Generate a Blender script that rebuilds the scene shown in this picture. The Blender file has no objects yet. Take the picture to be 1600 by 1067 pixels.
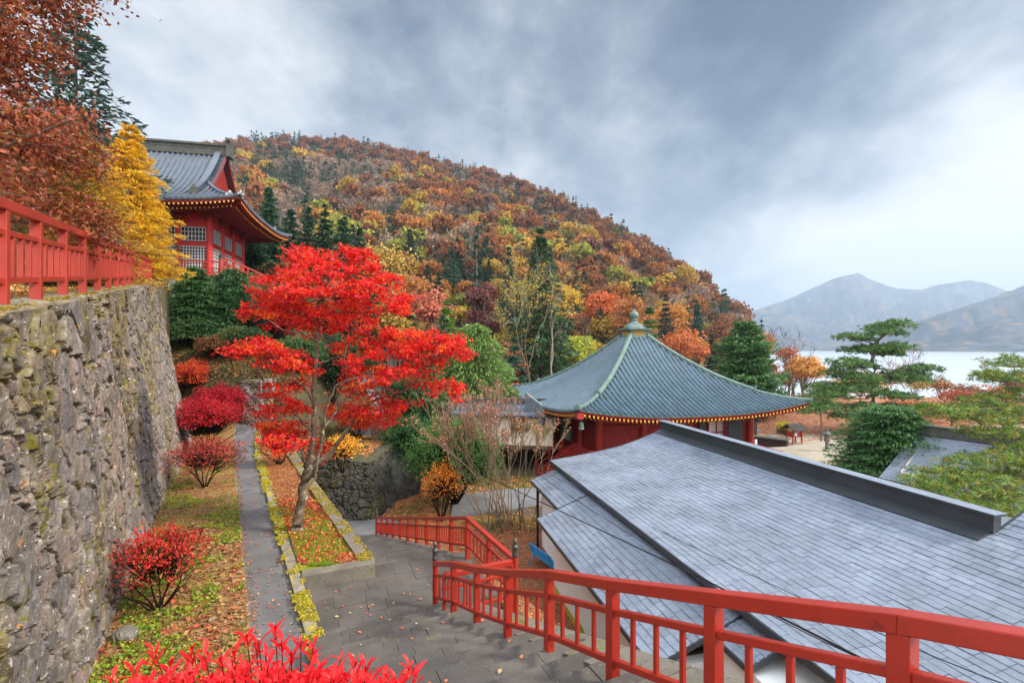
import bpy, math, random
import numpy as np
from mathutils import Vector
D = bpy.data; S = bpy.context.scene; COL = S.collection
R = math.radians
EYE = 9.5; F = 711.0; HY = 545.0           # eye height above the courtyard, focal length in photo pixels, horizon row

# ---------------------------------------------------------------- camera
cam = D.objects.new('camera', D.cameras.new('camera')); COL.objects.link(cam)
cam.location = (0, 0, EYE); cam.rotation_euler = (R(90), 0, 0)
cam.data.sensor_width = 36; cam.data.lens = 36 * F / 1600
cam.data.shift_y = (HY - 533.5) / 1600
cam.data.clip_start = 0.05; cam.data.clip_end = 20000
S.camera = cam

# ---------------------------------------------------------------- light
SUN_AZ, SUN_EL = 102, 38                     # degrees clockwise from +y, elevation
def sdir(az, el): return Vector((math.sin(R(az)) * math.cos(R(el)), math.cos(R(az)) * math.cos(R(el)), math.sin(R(el))))
sun = D.objects.new('sun', D.lights.new('sun', 'SUN')); COL.objects.link(sun)
sun.data.energy = 3.7; sun.data.angle = R(10); sun.data.color = (1.0, 0.93, 0.82)
sun.rotation_euler = sdir(SUN_AZ, SUN_EL).to_track_quat('Z', 'Y').to_euler()

W = D.worlds.new('World'); S.world = W; W.use_nodes = True
nt = W.node_tree; nt.nodes.clear()
def wn(t, **k):
    n = nt.nodes.new(t)
    for a, b in k.items(): setattr(n, a, b)
    return n
out = wn('ShaderNodeOutputWorld'); mixs = wn('ShaderNodeMixShader')
bg1 = wn('ShaderNodeBackground'); bg2 = wn('ShaderNodeBackground')
sky = wn('ShaderNodeTexSky', sky_type='NISHITA', sun_disc=False, sun_elevation=R(SUN_EL), sun_rotation=R(SUN_AZ))
nt.links.new(sky.outputs[0], bg1.inputs[0]); bg1.inputs[1].default_value = 0.09
tc = wn('ShaderNodeTexCoord'); DIR = tc.outputs['Generated']
def wmath(op, a, b=None, clamp=False):
    n = wn('ShaderNodeMath', operation=op, use_clamp=clamp)
    for i, q in enumerate((a, b)):
        if q is None: continue
        if isinstance(q, (int, float)): n.inputs[i].default_value = q
        else: nt.links.new(q, n.inputs[i])
    return n.outputs[0]
def blob(px, py, rad, soft, vec=None):                # soft-edged patch round one direction of the sky
    v = Vector(((px - 800) / F, 1, -(py - HY) / F)).normalized() if vec is None else Vector(vec).normalized()
    n = wn('ShaderNodeVectorMath', operation='DOT_PRODUCT'); n.inputs[1].default_value = v
    nt.links.new(DIRW, n.inputs[0])
    m = wn('ShaderNodeMapRange', interpolation_type='SMOOTHSTEP')
    m.inputs[1].default_value = math.cos(R(rad + soft)); m.inputs[2].default_value = math.cos(R(max(0, rad - soft)))
    nt.links.new(n.outputs['Value'], m.inputs[0]); return m.outputs[0]
mp = wn('ShaderNodeMapping'); mp.inputs['Scale'].default_value = (1.3, .8, 1.7); mp.inputs['Rotation'].default_value = (0, R(28), 0); nt.links.new(DIR, mp.inputs[0])
def wnoise(sc, det, dist=0.0, rough=.55):
    n = wn('ShaderNodeTexNoise'); n.inputs['Scale'].default_value = sc; n.inputs['Detail'].default_value = det
    n.inputs['Roughness'].default_value = rough; n.inputs['Distortion'].default_value = dist
    nt.links.new(mp.outputs[0], n.inputs['Vector']); return n
warp = wnoise(2.2, 4)
wv = wn('ShaderNodeVectorMath', operation='MULTIPLY_ADD'); nt.links.new(warp.outputs['Color'], wv.inputs[0])
wv.inputs[1].default_value = (.35, .35, .35); wv.inputs[2].default_value = (-.175, -.175, -.175)
wa = wn('ShaderNodeVectorMath', operation='ADD'); nt.links.new(DIR, wa.inputs[0]); nt.links.new(wv.outputs[0], wa.inputs[1])
wnm = wn('ShaderNodeVectorMath', operation='NORMALIZE'); nt.links.new(wa.outputs[0], wnm.inputs[0]); DIRW = wnm.outputs[0]
lum = 0.42
acc = wmath('ADD', wmath('MULTIPLY', wnoise(3.0, 10, 0., .58).outputs['Fac'], 1.15), -0.075)
acc = wmath('ADD', acc, wmath('MULTIPLY', wmath('SUBTRACT', wnoise(9.0, 8, 0., .62).outputs['Fac'], .5), 0.34))
for px, py, rad, soft, amt in ((1330, 60, 12, 12, -.30), (1480, 60, 6, 9, -.12), (1100, 0, 9, 9, -.10), (900, 10, 10, 12, -.12), (640, 60, 9, 9, -.12),
                               (1520, 230, 9, 10, .25), (1540, 340, 13, 11, .27), (1420, 470, 10, 8, .10), (1700, 480, 14, 10, .25), (1180, 300, 10, 10, -.05), (900, 230, 9, 9, .06), (270, 130, 9, 10, .15), (1170, 440, 6, 5, .13),
                               (560, 30, 5, 7, -.04)):
    acc = wmath('ADD', acc, wmath('MULTIPLY', blob(px, py, rad, soft), amt))
ramp = wn('ShaderNodeValToRGB'); nt.links.new(acc, ramp.inputs[0])
el = ramp.color_ramp.elements
el[0].position = 0.0; el[0].color = (.055, .085, .15, 1)
el[1].position = 1.0; el[1].color = (1.05, 1.03, 1.0, 1)
for p, c in ((.18, (.145, .18, .25, 1)), (.36, (.30, .345, .40, 1)), (.52, (.52, .555, .59, 1)), (.70, (.80, .81, .82, 1))):
    e = el.new(p); e.color = c
nt.links.new(ramp.outputs[0], bg2.inputs[0])
stg = wmath('ADD', wmath('MULTIPLY', wmath('ADD', blob(0, 0, 62, 24, (-.35, -1, .55)), blob(0, 0, 30, 18, (-.1, -.15, 1))), 2.0), 0.57)  # extra sky brightness added out of view behind and overhead, to light the foreground
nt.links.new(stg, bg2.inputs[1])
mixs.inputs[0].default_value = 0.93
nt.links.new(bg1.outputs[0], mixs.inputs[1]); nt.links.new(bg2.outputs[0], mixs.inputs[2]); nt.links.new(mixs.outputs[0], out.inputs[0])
S.view_settings.view_transform = 'Standard'; S.view_settings.look = 'None'
S.view_settings.exposure = 0.9; S.view_settings.gamma = 1

# ---------------------------------------------------------------- helpers
def P(px, py, Y): return np.array([(px - 800) * Y / F, Y, EYE - (py - HY) * Y / F])
def XY(px, Y): return np.array([(px - 800) * Y / F, Y])
def C(r, g, b, k=1.0):
    f = lambda c: (c / 255 / 12.92) if c <= 10 else ((c / 255 + .055) / 1.055) ** 2.4
    return (f(r) * k, f(g) * k, f(b) * k)
def hsh(i, j, s=0):
    n = (np.asarray(i).astype(np.int64) * 374761393 + np.asarray(j).astype(np.int64) * 668265263 + s * 974634777) & 0x7fffffff
    n = ((n ^ (n >> 13)) * 1274126177) & 0x7fffffff
    n = ((n ^ (n >> 16)) * 60493) & 0x7fffffff
    return ((n ^ (n >> 11)) & 0xffffff) / float(0x1000000)
def vn(x, y, s=0):
    x = np.asarray(x, float); y = np.asarray(y, float)
    i = np.floor(x); j = np.floor(y); a = x - i; b = y - j; a = a * a * (3 - 2 * a); b = b * b * (3 - 2 * b)
    return (hsh(i, j, s) * (1 - a) + hsh(i + 1, j, s) * a) * (1 - b) + (hsh(i, j + 1, s) * (1 - a) + hsh(i + 1, j + 1, s) * a) * b
def fbm(x, y, s=0, o=4):
    t = 0; w = .5; f = 1.
    for k in range(o): t = t + w * vn(x * f, y * f, s + k); w *= .5; f *= 2.03
    return t / (1 - .5 ** o)
def sst(x, a, b):
    t = np.clip((np.asarray(x, float) - a) / (b - a), 0, 1); return t * t * (3 - 2 * t)
def worley(X, Y, s=0, jit=.9):
    i0 = np.floor(X); j0 = np.floor(Y); f1 = np.full(X.shape, 9.); f2 = np.full(X.shape, 9.); idv = np.zeros(X.shape); dx1 = np.zeros(X.shape); dy1 = np.zeros(X.shape)
    for a in (-1, 0, 1):
        for b in (-1, 0, 1):
            ci = i0 + a; cj = j0 + b
            qx = ci + .5 + (hsh(ci, cj, s) - .5) * jit; qy = cj + .5 + (hsh(ci, cj, s + 7) - .5) * jit
            dx = X - qx; dy = Y - qy; d = np.hypot(dx, dy); m = d < f1
            f2 = np.where(m, f1, np.minimum(f2, d)); idv = np.where(m, hsh(ci, cj, s + 3), idv)
            dx1 = np.where(m, dx, dx1); dy1 = np.where(m, dy, dy1); f1 = np.where(m, d, f1)
    return f1, f2, idv, dx1, dy1
ORG = {}
def tag(o, label=None, cat=None, group=None, kind=None):
    if label: o['label'] = label
    if cat: o['category'] = cat
    if group: o['group'] = group
    if kind: o['kind'] = kind
    return o
def empty(name, loc, label, cat, group=None):
    o = D.objects.new(name, None); COL.objects.link(o); o.location = [float(q) for q in loc]; o.empty_display_size = .3
    ORG[o] = np.array(loc, float); return tag(o, label, cat, group)
class MB:
    def __init__(s): s.v = []; s.f = []; s.c = []; s.n = 0
    def add(s, V, Fc, col=(1, 1, 1)):
        V = np.asarray(V, float).reshape(-1, 3)
        for fa in (Fc if isinstance(Fc, tuple) else (Fc,)): s.f.append(np.asarray(fa, int) + s.n)
        s.v.append(V); c = np.empty((len(V), 3)); c[:] = np.asarray(col); s.c.append(c); s.n += len(V); return s
    def merge(s, o, off=(0, 0, 0), col=None):
        for f in o.f: s.f.append(f + s.n)
        for v, c in zip(o.v, o.c): s.v.append(v + np.asarray(off)); s.c.append(c if col is None else c * np.asarray(col))
        s.n += o.n; return s
    def box(s, c, size, ax=None, col=(1, 1, 1), taper=1.0):
        a = np.array(((1, 0, 0), (0, 1, 0), (0, 0, 1)), float) if ax is None else np.asarray(ax, float)
        h = np.asarray(size, float) / 2; V = []
        for z in (-1, 1):
            k = taper if z > 0 else 1
            for x, y in ((-1, -1), (1, -1), (1, 1), (-1, 1)): V.append(np.asarray(c) + a[0] * h[0] * x * k + a[1] * h[1] * y * k + a[2] * h[2] * z)
        return s.add(V, [(3, 2, 1, 0), (4, 5, 6, 7), (0, 1, 5, 4), (1, 2, 6, 5), (2, 3, 7, 6), (3, 0, 4, 7)], col)
    def rbox(s, c, size, ang, col=(1, 1, 1), taper=1.0):
        ca, sa = math.cos(ang), math.sin(ang); return s.box(c, size, ((ca, sa, 0), (-sa, ca, 0), (0, 0, 1)), col, taper)
    def beam(s, p, q, w, h, col=(1, 1, 1)):     # horizontal-ish bar: width across, height vertical, centred
        p = np.asarray(p, float); q = np.asarray(q, float); d = q - p; n = np.array((-d[1], d[0], 0)); n /= max(1e-9, np.linalg.norm(n)); z = np.array((0, 0, 1.))
        V = [e + n * w / 2 * a + z * h / 2 * b for e in (p, q) for a, b in ((-1, -1), (1, -1), (1, 1), (-1, 1))]
        return s.add(V, [(3, 2, 1, 0), (4, 5, 6, 7), (0, 1, 5, 4), (1, 2, 6, 5), (2, 3, 7, 6), (3, 0, 4, 7)], col)
    def tube(s, pts, rad, k=8, col=(1, 1, 1), cap=True):
        pts = np.asarray(pts, float); n = len(pts); rad = np.broadcast_to(rad, (n,)) if np.ndim(rad) < 2 else rad
        V = []; t = np.gradient(pts, axis=0); t /= np.linalg.norm(t, axis=1)[:, None] + 1e-12
        ref = np.array((0, 0, 1.)) if abs(t[0][2]) < .9 else np.array((1., 0, 0))
        for i in range(n):
            a = np.cross(t[i], ref); a /= np.linalg.norm(a) + 1e-12; b = np.cross(t[i], a); ref = -b if abs(np.dot(ref, b)) > .01 and i > 9999 else ref
            th = np.arange(k) * 2 * math.pi / k
            V.append(pts[i] + rad[i] * (np.cos(th)[:, None] * a + np.sin(th)[:, None] * b))
        Fq = [(i * k + j, i * k + (j + 1) % k, (i + 1) * k + (j + 1) % k, (i + 1) * k + j) for i in range(n - 1) for j in range(k)]
        s.add(np.concatenate(V), Fq, col)
        if cap:
            s.f.append(np.array([[s.n - k + j for j in range(k)]])); s.f.append(np.array([[s.n - n * k + k - 1 - j for j in range(k)]]))
        return s
    def lathe(s, c, prof, k=12, col=(1, 1, 1)):
        th = np.arange(k) * 2 * math.pi / k; V = [np.asarray(c) + np.stack((r * np.cos(th), r * np.sin(th), np.full(k, z)), 1) for r, z in prof]; n = len(prof)
        return s.add(np.concatenate(V), [(i * k + j, i * k + (j + 1) % k, (i + 1) * k + (j + 1) % k, (i + 1) * k + j) for i in range(n - 1) for j in range(k)], col)
    def prism(s, poly, z0, z1, col=(1, 1, 1)):  # poly: counter-clockwise (x, y); z may be per-vertex lists
        n = len(poly); z0 = np.broadcast_to(z0, (n,)); z1 = np.broadcast_to(z1, (n,))
        V = [(p[0], p[1], z0[i]) for i, p in enumerate(poly)] + [(p[0], p[1], z1[i]) for i, p in enumerate(poly)]
        return s.add(V, ([tuple(range(n))[::-1]], [tuple(range(n, 2 * n))], [(i, (i + 1) % n, n + (i + 1) % n, n + i) for i in range(n)]), col)
    def grid(s, V, n, m, col=(1, 1, 1), flip=False):
        i, j = np.meshgrid(np.arange(n - 1), np.arange(m - 1), indexing='ij'); a = (i * m + j).ravel()
        f = np.stack((a, a + m, a + m + 1, a + 1), 1); return s.add(V, f[:, ::-1] if flip else f, col)
    def cones(s, A, B, ra, rb, k=5, col=(1, 1, 1)):
        A = np.asarray(A, float); B = np.asarray(B, float); n = len(A)
        if n == 0: return s
        d = B - A; d /= np.linalg.norm(d, axis=1)[:, None] + 1e-12
        ref = np.where(np.abs(d[:, 2:3]) < .9, np.array([[0, 0, 1.]]), np.array([[1., 0, 0]])); a = np.cross(d, ref); a /= np.linalg.norm(a, axis=1)[:, None]; b = np.cross(d, a)
        th = np.arange(k) * 2 * math.pi / k; ring = np.cos(th)[None, :, None] * a[:, None] + np.sin(th)[None, :, None] * b[:, None]
        V = np.concatenate((A[:, None] + ring * np.asarray(ra)[:, None, None], B[:, None] + ring * np.asarray(rb)[:, None, None]), 1).reshape(-1, 3)
        base = np.arange(n)[:, None, None] * 2 * k; j = np.arange(k); f = np.stack((j, (j + 1) % k, k + (j + 1) % k, k + j), 1)[None] + base
        c = np.broadcast_to(np.asarray(col, float), (n, 3)); return s.add(V, f.reshape(-1, 4), np.repeat(c, 2 * k, 0))
    def build(s, name, mat, parent=None, o=None, smooth=False, label=None):
        V = np.concatenate(s.v); Cc = np.concatenate(s.c)
        org = ORG[parent] if parent is not None else np.array(o if o is not None else (0, 0, 0), float)
        V = V - org
        tot = np.concatenate([np.full(len(f), f.shape[1]) for f in s.f]); loops = np.concatenate([f.ravel() for f in s.f])
        me = D.meshes.new(name); me.vertices.add(len(V)); me.vertices.foreach_set('co', V.ravel().astype(np.float32))
        me.loops.add(len(loops)); me.loops.foreach_set('vertex_index', loops.astype(np.int32))
        me.polygons.add(len(tot)); st = np.concatenate(([0], np.cumsum(tot)[:-1])); me.polygons.foreach_set('loop_start', st.astype(np.int32)); me.polygons.foreach_set('loop_total', tot.astype(np.int32))
        me.polygons.foreach_set('use_smooth', np.full(len(tot), bool(smooth)))
        at = me.color_attributes.new('tint', 'FLOAT_COLOR', 'POINT'); at.data.foreach_set('color', np.concatenate((Cc, np.ones((len(Cc), 1))), 1).ravel().astype(np.float32))
        me.update(calc_edges=True); me.validate()
        ms = mat if isinstance(mat, (list, tuple)) else [mat]
        for m in ms: me.materials.append(m)
        ob = D.objects.new(name, me); COL.objects.link(ob)
        if parent is not None: ob.parent = parent; ORG[ob] = org
        else: ob.location = org; ORG[ob] = org
        if label: ob['label'] = label
        return ob

# ---------------------------------------------------------------- materials
def newmat(name):
    m = D.materials.new(name); m.use_nodes = True; t = m.node_tree; t.nodes.clear(); o = t.nodes.new('ShaderNodeOutputMaterial'); return m, t, o
def link(t, a, b):
    t.links.new(a, b)
def nd(t, ty, ins=None, **k):
    n = t.nodes.new(ty)
    for a, b in k.items(): setattr(n, a, b)
    for a, b in (ins or {}).items():
        if hasattr(b, 'links') or hasattr(b, 'is_output'): t.links.new(b, n.inputs[a])
        else: n.inputs[a].default_value = b
    return n
def mixc(t, fac, a, b, mode='MIX'):
    n = t.nodes.new('ShaderNodeMix'); n.data_type = 'RGBA'; n.blend_type = mode
    for i, q in ((0, fac), (6, a), (7, b)):
        if hasattr(q, 'is_output'): t.links.new(q, n.inputs[i])
        elif i == 0: n.inputs[0].default_value = q
        else: n.inputs[i].default_value = (q[0], q[1], q[2], 1)
    return n.outputs[2]
def noise(t, vec, sc, det=5, rough=.6, dist=0):
    n = nd(t, 'ShaderNodeTexNoise', {'Scale': sc, 'Detail': det, 'Roughness': rough, 'Distortion': dist}); t.links.new(vec, n.inputs['Vector']); return n.outputs['Fac']
def rng(t, v, a, b, c=0., d=1.):
    n = nd(t, 'ShaderNodeMapRange', {1: a, 2: b, 3: c, 4: d}, interpolation_type='SMOOTHSTEP'); t.links.new(v, n.inputs[0]); return n.outputs[0]
def surf(name, col, rough=.7, spec=.5, var=.25, vs=3., fine=40., bump=.15, bscale=30., layers=(), metal=0, tint=True, wet=None, bdist=.02):
    """col times the mesh's own tint; layers: (colour, noise scale, threshold low, high[, stretch])"""
    m, t, o = newmat(name); b = nd(t, 'ShaderNodeBsdfPrincipled', {'Roughness': rough, 'Metallic': metal}); b.inputs['Specular IOR Level'].default_value = spec
    co = t.nodes.new('ShaderNodeTexCoord').outputs['Object']
    c = mixc(t, rng(t, noise(t, co, vs, 6), .3, .7), [q * (1 - var) for q in col], [min(1, q * (1 + var)) for q in col])
    c = mixc(t, rng(t, noise(t, co, fine, 3), .35, .7), c, mixc(t, 1., c, (1 - var, 1 - var, 1 - var), 'MULTIPLY'))
    if tint: c = mixc(t, 1., c, nd(t, 'ShaderNodeAttribute', attribute_name='tint').outputs['Color'], 'MULTIPLY')
    for l in layers:
        v = co
        if len(l) > 4: v = nd(t, 'ShaderNodeMapping', {'Vector': co, 'Scale': l[4]}).outputs[0]
        c = mixc(t, rng(t, noise(t, v, l[1], 7, .65), l[2], l[3]), c, l[0])
    link(t, c, b.inputs['Base Color'])
    if wet: link(t, rng(t, noise(t, co, wet[0], 4), .35, .65, wet[1], wet[2]), b.inputs['Roughness'])
    if bump:
        bn = nd(t, 'ShaderNodeBump', {'Strength': bump, 'Distance': bdist, 'Height': noise(t, co, bscale, 6, .7)}); link(t, bn.outputs[0], b.inputs['Normal'])
    link(t, b.outputs[0], o.inputs[0]); return m
def leafmat(name, trans=.38, rough=.48, spec=.4):
    m, t, o = newmat(name); at = nd(t, 'ShaderNodeAttribute', attribute_name='tint').outputs['Color']; oi = t.nodes.new('ShaderNodeObjectInfo')
    c = mixc(t, 1., at, oi.outputs['Color'], 'MULTIPLY')
    hs = nd(t, 'ShaderNodeHueSaturation', {'Color': c}); link(t, rng(t, oi.outputs['Random'], 0, 1, .85, 1.15), hs.inputs['Value']); c = hs.outputs[0]
    b = nd(t, 'ShaderNodeBsdfPrincipled', {'Base Color': c, 'Roughness': rough}); b.inputs['Specular IOR Level'].default_value = spec
    tr = nd(t, 'ShaderNodeBsdfTranslucent', {'Color': c}); mx = nd(t, 'ShaderNodeMixShader', {0: trans, 1: b.outputs[0], 2: tr.outputs[0]}); link(t, mx.outputs[0], o.inputs[0]); return m
M_leaf = leafmat('leaf_foliage'); M_far = leafmat('distant_foliage', .3, .8, .05); M_needle = leafmat('needle_foliage', .28, .5)
M_bark = surf('bark', C(118, 104, 92), .9, .2, .35, 4, 60, .6, 25, layers=((C(60, 62, 40), 6, .6, .75),))
M_maplebark = surf('maple_bark', C(118, 102, 86), .9, .2, .4, 5, 50, .8, 22, layers=((C(176, 176, 150), 9, .56, .64), (C(70, 62, 45), 5, .58, .7)))
M_red = surf('vermilion_paint', C(160, 42, 26), .40, .5, .12, 2.5, 60, .12, 40, layers=((C(120, 34, 24), 9, .60, .72), (C(222, 110, 84), 45, .70, .76), (C(70, 40, 32), 3.5, .68, .76)))
M_fence = surf('vermilion_fence_paint', C(160, 50, 34), .45, .5, .12, 2.5, 60, .12, 40, layers=((C(150, 50, 38), 9, .60, .72), (C(222, 120, 96), 45, .70, .76)))
M_dred = surf('dark_red_timber', C(140, 34, 26), .6, .4, .2, 2, 40, .15, 30)
M_temple = surf('temple_red_paint', C(196, 44, 34), .55, .4, .15, 2, 40, .12, 30)
M_gold = surf('gilded_rafter_end', C(235, 180, 70), .35, .6, .1, 3, 30, 0)
M_cap = surf('dark_bronze_cap', C(62, 62, 60), .4, .6, .3, 10, 60, .2, 40)
M_copper = surf('patinated_copper_tile', C(74, 94, 106), .36, .6, .18, 1.2, 25, .1, 20, layers=((C(60, 78, 84), 2.5, .5, .72),), wet=(2., .25, .45))
M_copridge = surf('patinated_copper_ridge', C(96, 118, 110), .45, .5, .25, 2.0, 25, .15, 20, layers=((C(60, 80, 72), 5., .55, .7),))
M_tile = surf('grey_roof_tile', C(76, 85, 97), .32, .6, .2, 1.5, 30, .1, 20)
M_tileedge = surf('dark_ridge_tile', C(78, 78, 70), .6, .4, .25, 3, 30, .3, 20, layers=((C(120, 120, 104), 6, .58, .75),))
M_slate = surf('wet_grey_slate', C(122, 130, 144), .30, .55, .16, .8, 14, .12, 3.2, wet=(.7, .22, .4), bdist=.05)
M_flash = surf('black_metal_flashing', C(52, 56, 60), .35, .6, .15, 2, 20, .05, 10)
M_white = surf('whitewashed_plaster', C(232, 230, 226), .85, .2, .07, 1.2, 20, .06, 20, layers=((C(160, 158, 150), 1.4, .62, .85),))
M_stain = surf('stained_white_plaster', C(240, 240, 238), .85, .2, .05, 1.2, 20, .06, 20)
M_cream = surf('cream_plaster', C(232, 212, 190), .85, .2, .06, 1.2, 20, .05, 20)
M_wood = surf('weathered_timber', C(96, 76, 62), .8, .3, .3, 3, 40, .3, 30)
M_dwood = surf('dark_timber', C(60, 38, 32), .75, .3, .25, 3, 40, .2, 30)
M_stonewall = surf('mossy_fieldstone', C(156, 146, 138), .88, .25, .28, 3.5, 22, .9, 14,
                   layers=((C(225, 220, 215), 7, .60, .70), (C(86, 80, 78), 2.2, .56, .68), (C(208, 140, 70), 4.2, .655, .675), (C(205, 200, 198), 24, .61, .68), (C(110, 104, 30), 3.4, .60, .66), (C(46, 42, 22), 6.5, .60, .66)), bdist=.05)
M_darkwall = surf('dark_damp_stone', C(84, 82, 74), .85, .3, .3, 3, 22, .9, 12, layers=((C(170, 170, 158), 14, .66, .72), (C(84, 90, 30), 2.2, .6, .7)), bdist=.05)
M_concrete = surf('weathered_concrete', C(128, 120, 108), .85, .3, .25, 2.5, 40, .5, 30, layers=((C(70, 66, 60), 5, .55, .72), (C(110, 108, 40), 2.4, .56, .66), (C(50, 56, 30), 4.5, .60, .70)))
M_kerb = surf('mossy_kerb', C(140, 132, 116), .9, .2, .3, 5, 40, .6, 25, layers=((C(176, 158, 40), 7, .52, .62), (C(80, 76, 66), 12, .58, .7)))
M_asphalt = surf('old_asphalt', C(108, 106, 106), .8, .35, .2, 1.2, 90, .7, 110, layers=((C(150, 148, 145), 60, .62, .7), (C(86, 82, 80), 1.1, .55, .7)), bdist=.01)
M_lane = surf('wet_grey_lane', C(120, 119, 121), .5, .4, .22, .8, 30, .2, 40, wet=(.8, .35, .6), layers=((C(96, 90, 86), 1.6, .55, .7),))
M_step = surf('dark_paving_stone', C(92, 86, 81), .72, .4, .22, 1.3, 70, .7, 90, layers=((C(146, 142, 138), 45, .62, .7), (C(124, 112, 84), 1.9, .62, .74)), bdist=.01)
M_rock = surf('rock', C(128, 122, 112), .9, .2, .3, 2, 20, .9, 9, layers=((C(90, 96, 40), 3, .6, .7), (C(200, 198, 190), 10, .64, .7)), bdist=.05)
M_steel = surf('grey_steel', C(120, 122, 126), .4, .5, .1, 3, 20, 0, metal=.6)
M_blue = surf('blue_plastic', C(40, 150, 215), .4, .5, .1, 3, 20, .05, 20)
M_green = surf('green_hose', C(30, 160, 120), .4, .5, .1, 3, 20, 0)
M_dark = surf('dark_interior', C(34, 32, 34), .6, .3, .1, 3, 20, 0)
M_lattice = surf('pale_lattice', C(205, 205, 205), .6, .3, .1, 3, 20, 0)
M_wire = surf('black_cable', C(24, 24, 26), .5, .4, .1, 3, 20, 0)
M_notice = surf('white_paper', C(225, 225, 225), .7, .2, .03, 3, 20, 0)
M_shingle = surf('dark_shingle', C(62, 56, 54), .85, .15, .2, 3, 30, .3, 20)
M_litter = leafmat('fallen_leaf', .1, .7, .2)
# ---------------------------------------------------------------- terrain shape (heights in metres, courtyard = 0)
dF = np.array((-.42, .907)); rF = np.array((.907, .42))      # down the stairs / to their right
ridge_px = np.array([-2500, -600, 150, 240, 330, 400, 430, 520, 600, 700, 800, 900, 960, 1040, 1100, 1150, 1178, 1200])
ridge_y = np.array([150, 190, 225, 232, 233, 218, 214, 222, 231, 257, 283, 322, 356, 400, 450, 490, 530, 560])
ridge_Z = np.array([520, 520, 520, 520, 510, 500, 490, 470, 450, 430, 400, 370, 350, 320, 290, 260, 240, 230])
base_Z = np.array([50, 50, 50, 52, 55, 58, 60, 62, 66, 76, 84, 88, 90, 96, 110, 130, 160, 170])
def stair_z(t):
    return EYE + np.where(t < 8.3, -1.52 - .4 * t, np.where(t < 10.1, -4.84, np.maximum(-4.84 - .32 * (t - 10.1), -8.25)))
def wall_top_z(y): return EYE + .44 + .163 * (y - 4.83)
def hill(x, y):
    r = np.hypot(x, y); az = x / np.maximum(y, 1e-3); px = np.where(y > .03 * r, 800 + F * az, np.where(x < 0, -20000, 20000))
    px = np.clip(px, -2500, 1201); yy = np.maximum(y, np.where(px < -2000, r * .25, 0))
    Zr = np.interp(px, ridge_px, ridge_Z); Zb = np.interp(px, ridge_px, base_Z); zr = (HY - np.interp(px, ridge_px, ridge_y)) / F * Zr + EYE - 8
    zr = np.maximum(zr, 0); t = (yy - Zb) / (Zr - Zb)
    up = zr * (np.clip(t, 0, 1) ** 1.12)
    dn = zr * (1 - .9 * sst(t, 1.0, 2.2))
    h = np.where(t < 1, up, dn)
    g = fbm(x / 60, y / 60, 11) - .5
    return h + g * 22 * sst(t, .03, .4) * sst(zr, 0, 60) * (1 - sst(t, .75, 1.05))
def ground(x, y):
    x = np.asarray(x, float); y = np.asarray(y, float)
    t = x * dF[0] + y * dF[1]; u = x * rF[0] + y * rF[1]
    court = 1.0 * (1 - sst(y + .6 * x, 22, 34)) + np.where(x > 11, .06, .25) * (fbm(x / 9, y / 9, 2) - .5)
    court = np.where(x < -3, court + .9 * sst(-x, 3, 9) * sst(y, 23.5, 27) * (1 - sst(y, 40, 60)), court)
    zr = stair_z(t)
    edge = np.where(t < 7.9, 2.5, 3.5)
    right = np.maximum(court, zr - .1 - .85 * np.maximum(u - edge, 0))
    right = np.where(t > 20.6, np.maximum(court, EYE - 8.3 - .2 * np.maximum(t - 24, 0)), right)
    right = np.maximum(right, court)
    # left terraces
    L = np.interp(y, [0, 9.65, 15.6, 22.3, 22.8, 60], [-1.0, -3.3, -7.1, -11.3, -7.4, -7.2])
    terr = EYE - 4.72 - .75 * sst(y, 20, 24) * sst(x, -14, -9) + .08 * (fbm(x / 2, y / 2, 5) - .5)
    up = sst(y + .25 * (x + 12), 23.5, 25.5) * sst(-x, 11.5, 12.3)
    terr = terr + up * 3.2 * (1 - .7 * sst(y, 31, 38) * (1 - sst(-x, 17, 19)))
    terr = terr + 2.0 * sst(y, 25.5, 30) * sst(-x, 11, 15) + 5.2 * sst(-x, 16.8, 19.5) * sst(y + .25 * (x + 20), 30.0, 34.5)
    wx = -1.92 - .643 * y - .75
    upper = wall_top_z(np.clip(y, 0, 24)) - .06 + np.maximum(wx - x - 2.5, 0) * .22
    upper = np.minimum(upper, EYE + 12 + 0 * x)
    left = np.where((x < wx) & (y < 24), upper, terr)
    left = np.where((y < 24) & (x >= wx) , terr - .0, left)
    h = np.where(x < L, left, right)
    under = (u < edge + .15) & (t < 21.5) & (x >= L - .1)
    h = np.where(under, np.minimum(zr - .5, h), h)
    h = np.where((u > -.05) & (u <= 2.75) & (t < 8), zr - .6, h); h = np.where((u > -.1) & (u < 3.5) & (t >= 8) & (t < 10.25), EYE - 5.5, h)
    h = np.where((u < .1) & (x > wx) & (y < 9.8), EYE - 5.0, h)
    # fade terraces out far away, drop to the lake on the right
    fo = sst(y, 48, 70)
    h = h * (1 - fo) + np.where(x < -6, np.interp(x, [-60, -25, -6], [14, 10, 3]), .3) * fo
    sh = sst(y + .15 * x, 96, 128); h = np.where(x > -200, h * (1 - sh) + (-3.0) * sh, h)
    h = h - 6 * sst(y + .15 * x, 128, 190)
    hb = hill(x, y)
    return np.where(hb > .05, np.maximum(h, hb), h)
def G(x, y): return float(ground(np.array([x]), np.array([y]))[0])

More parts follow.
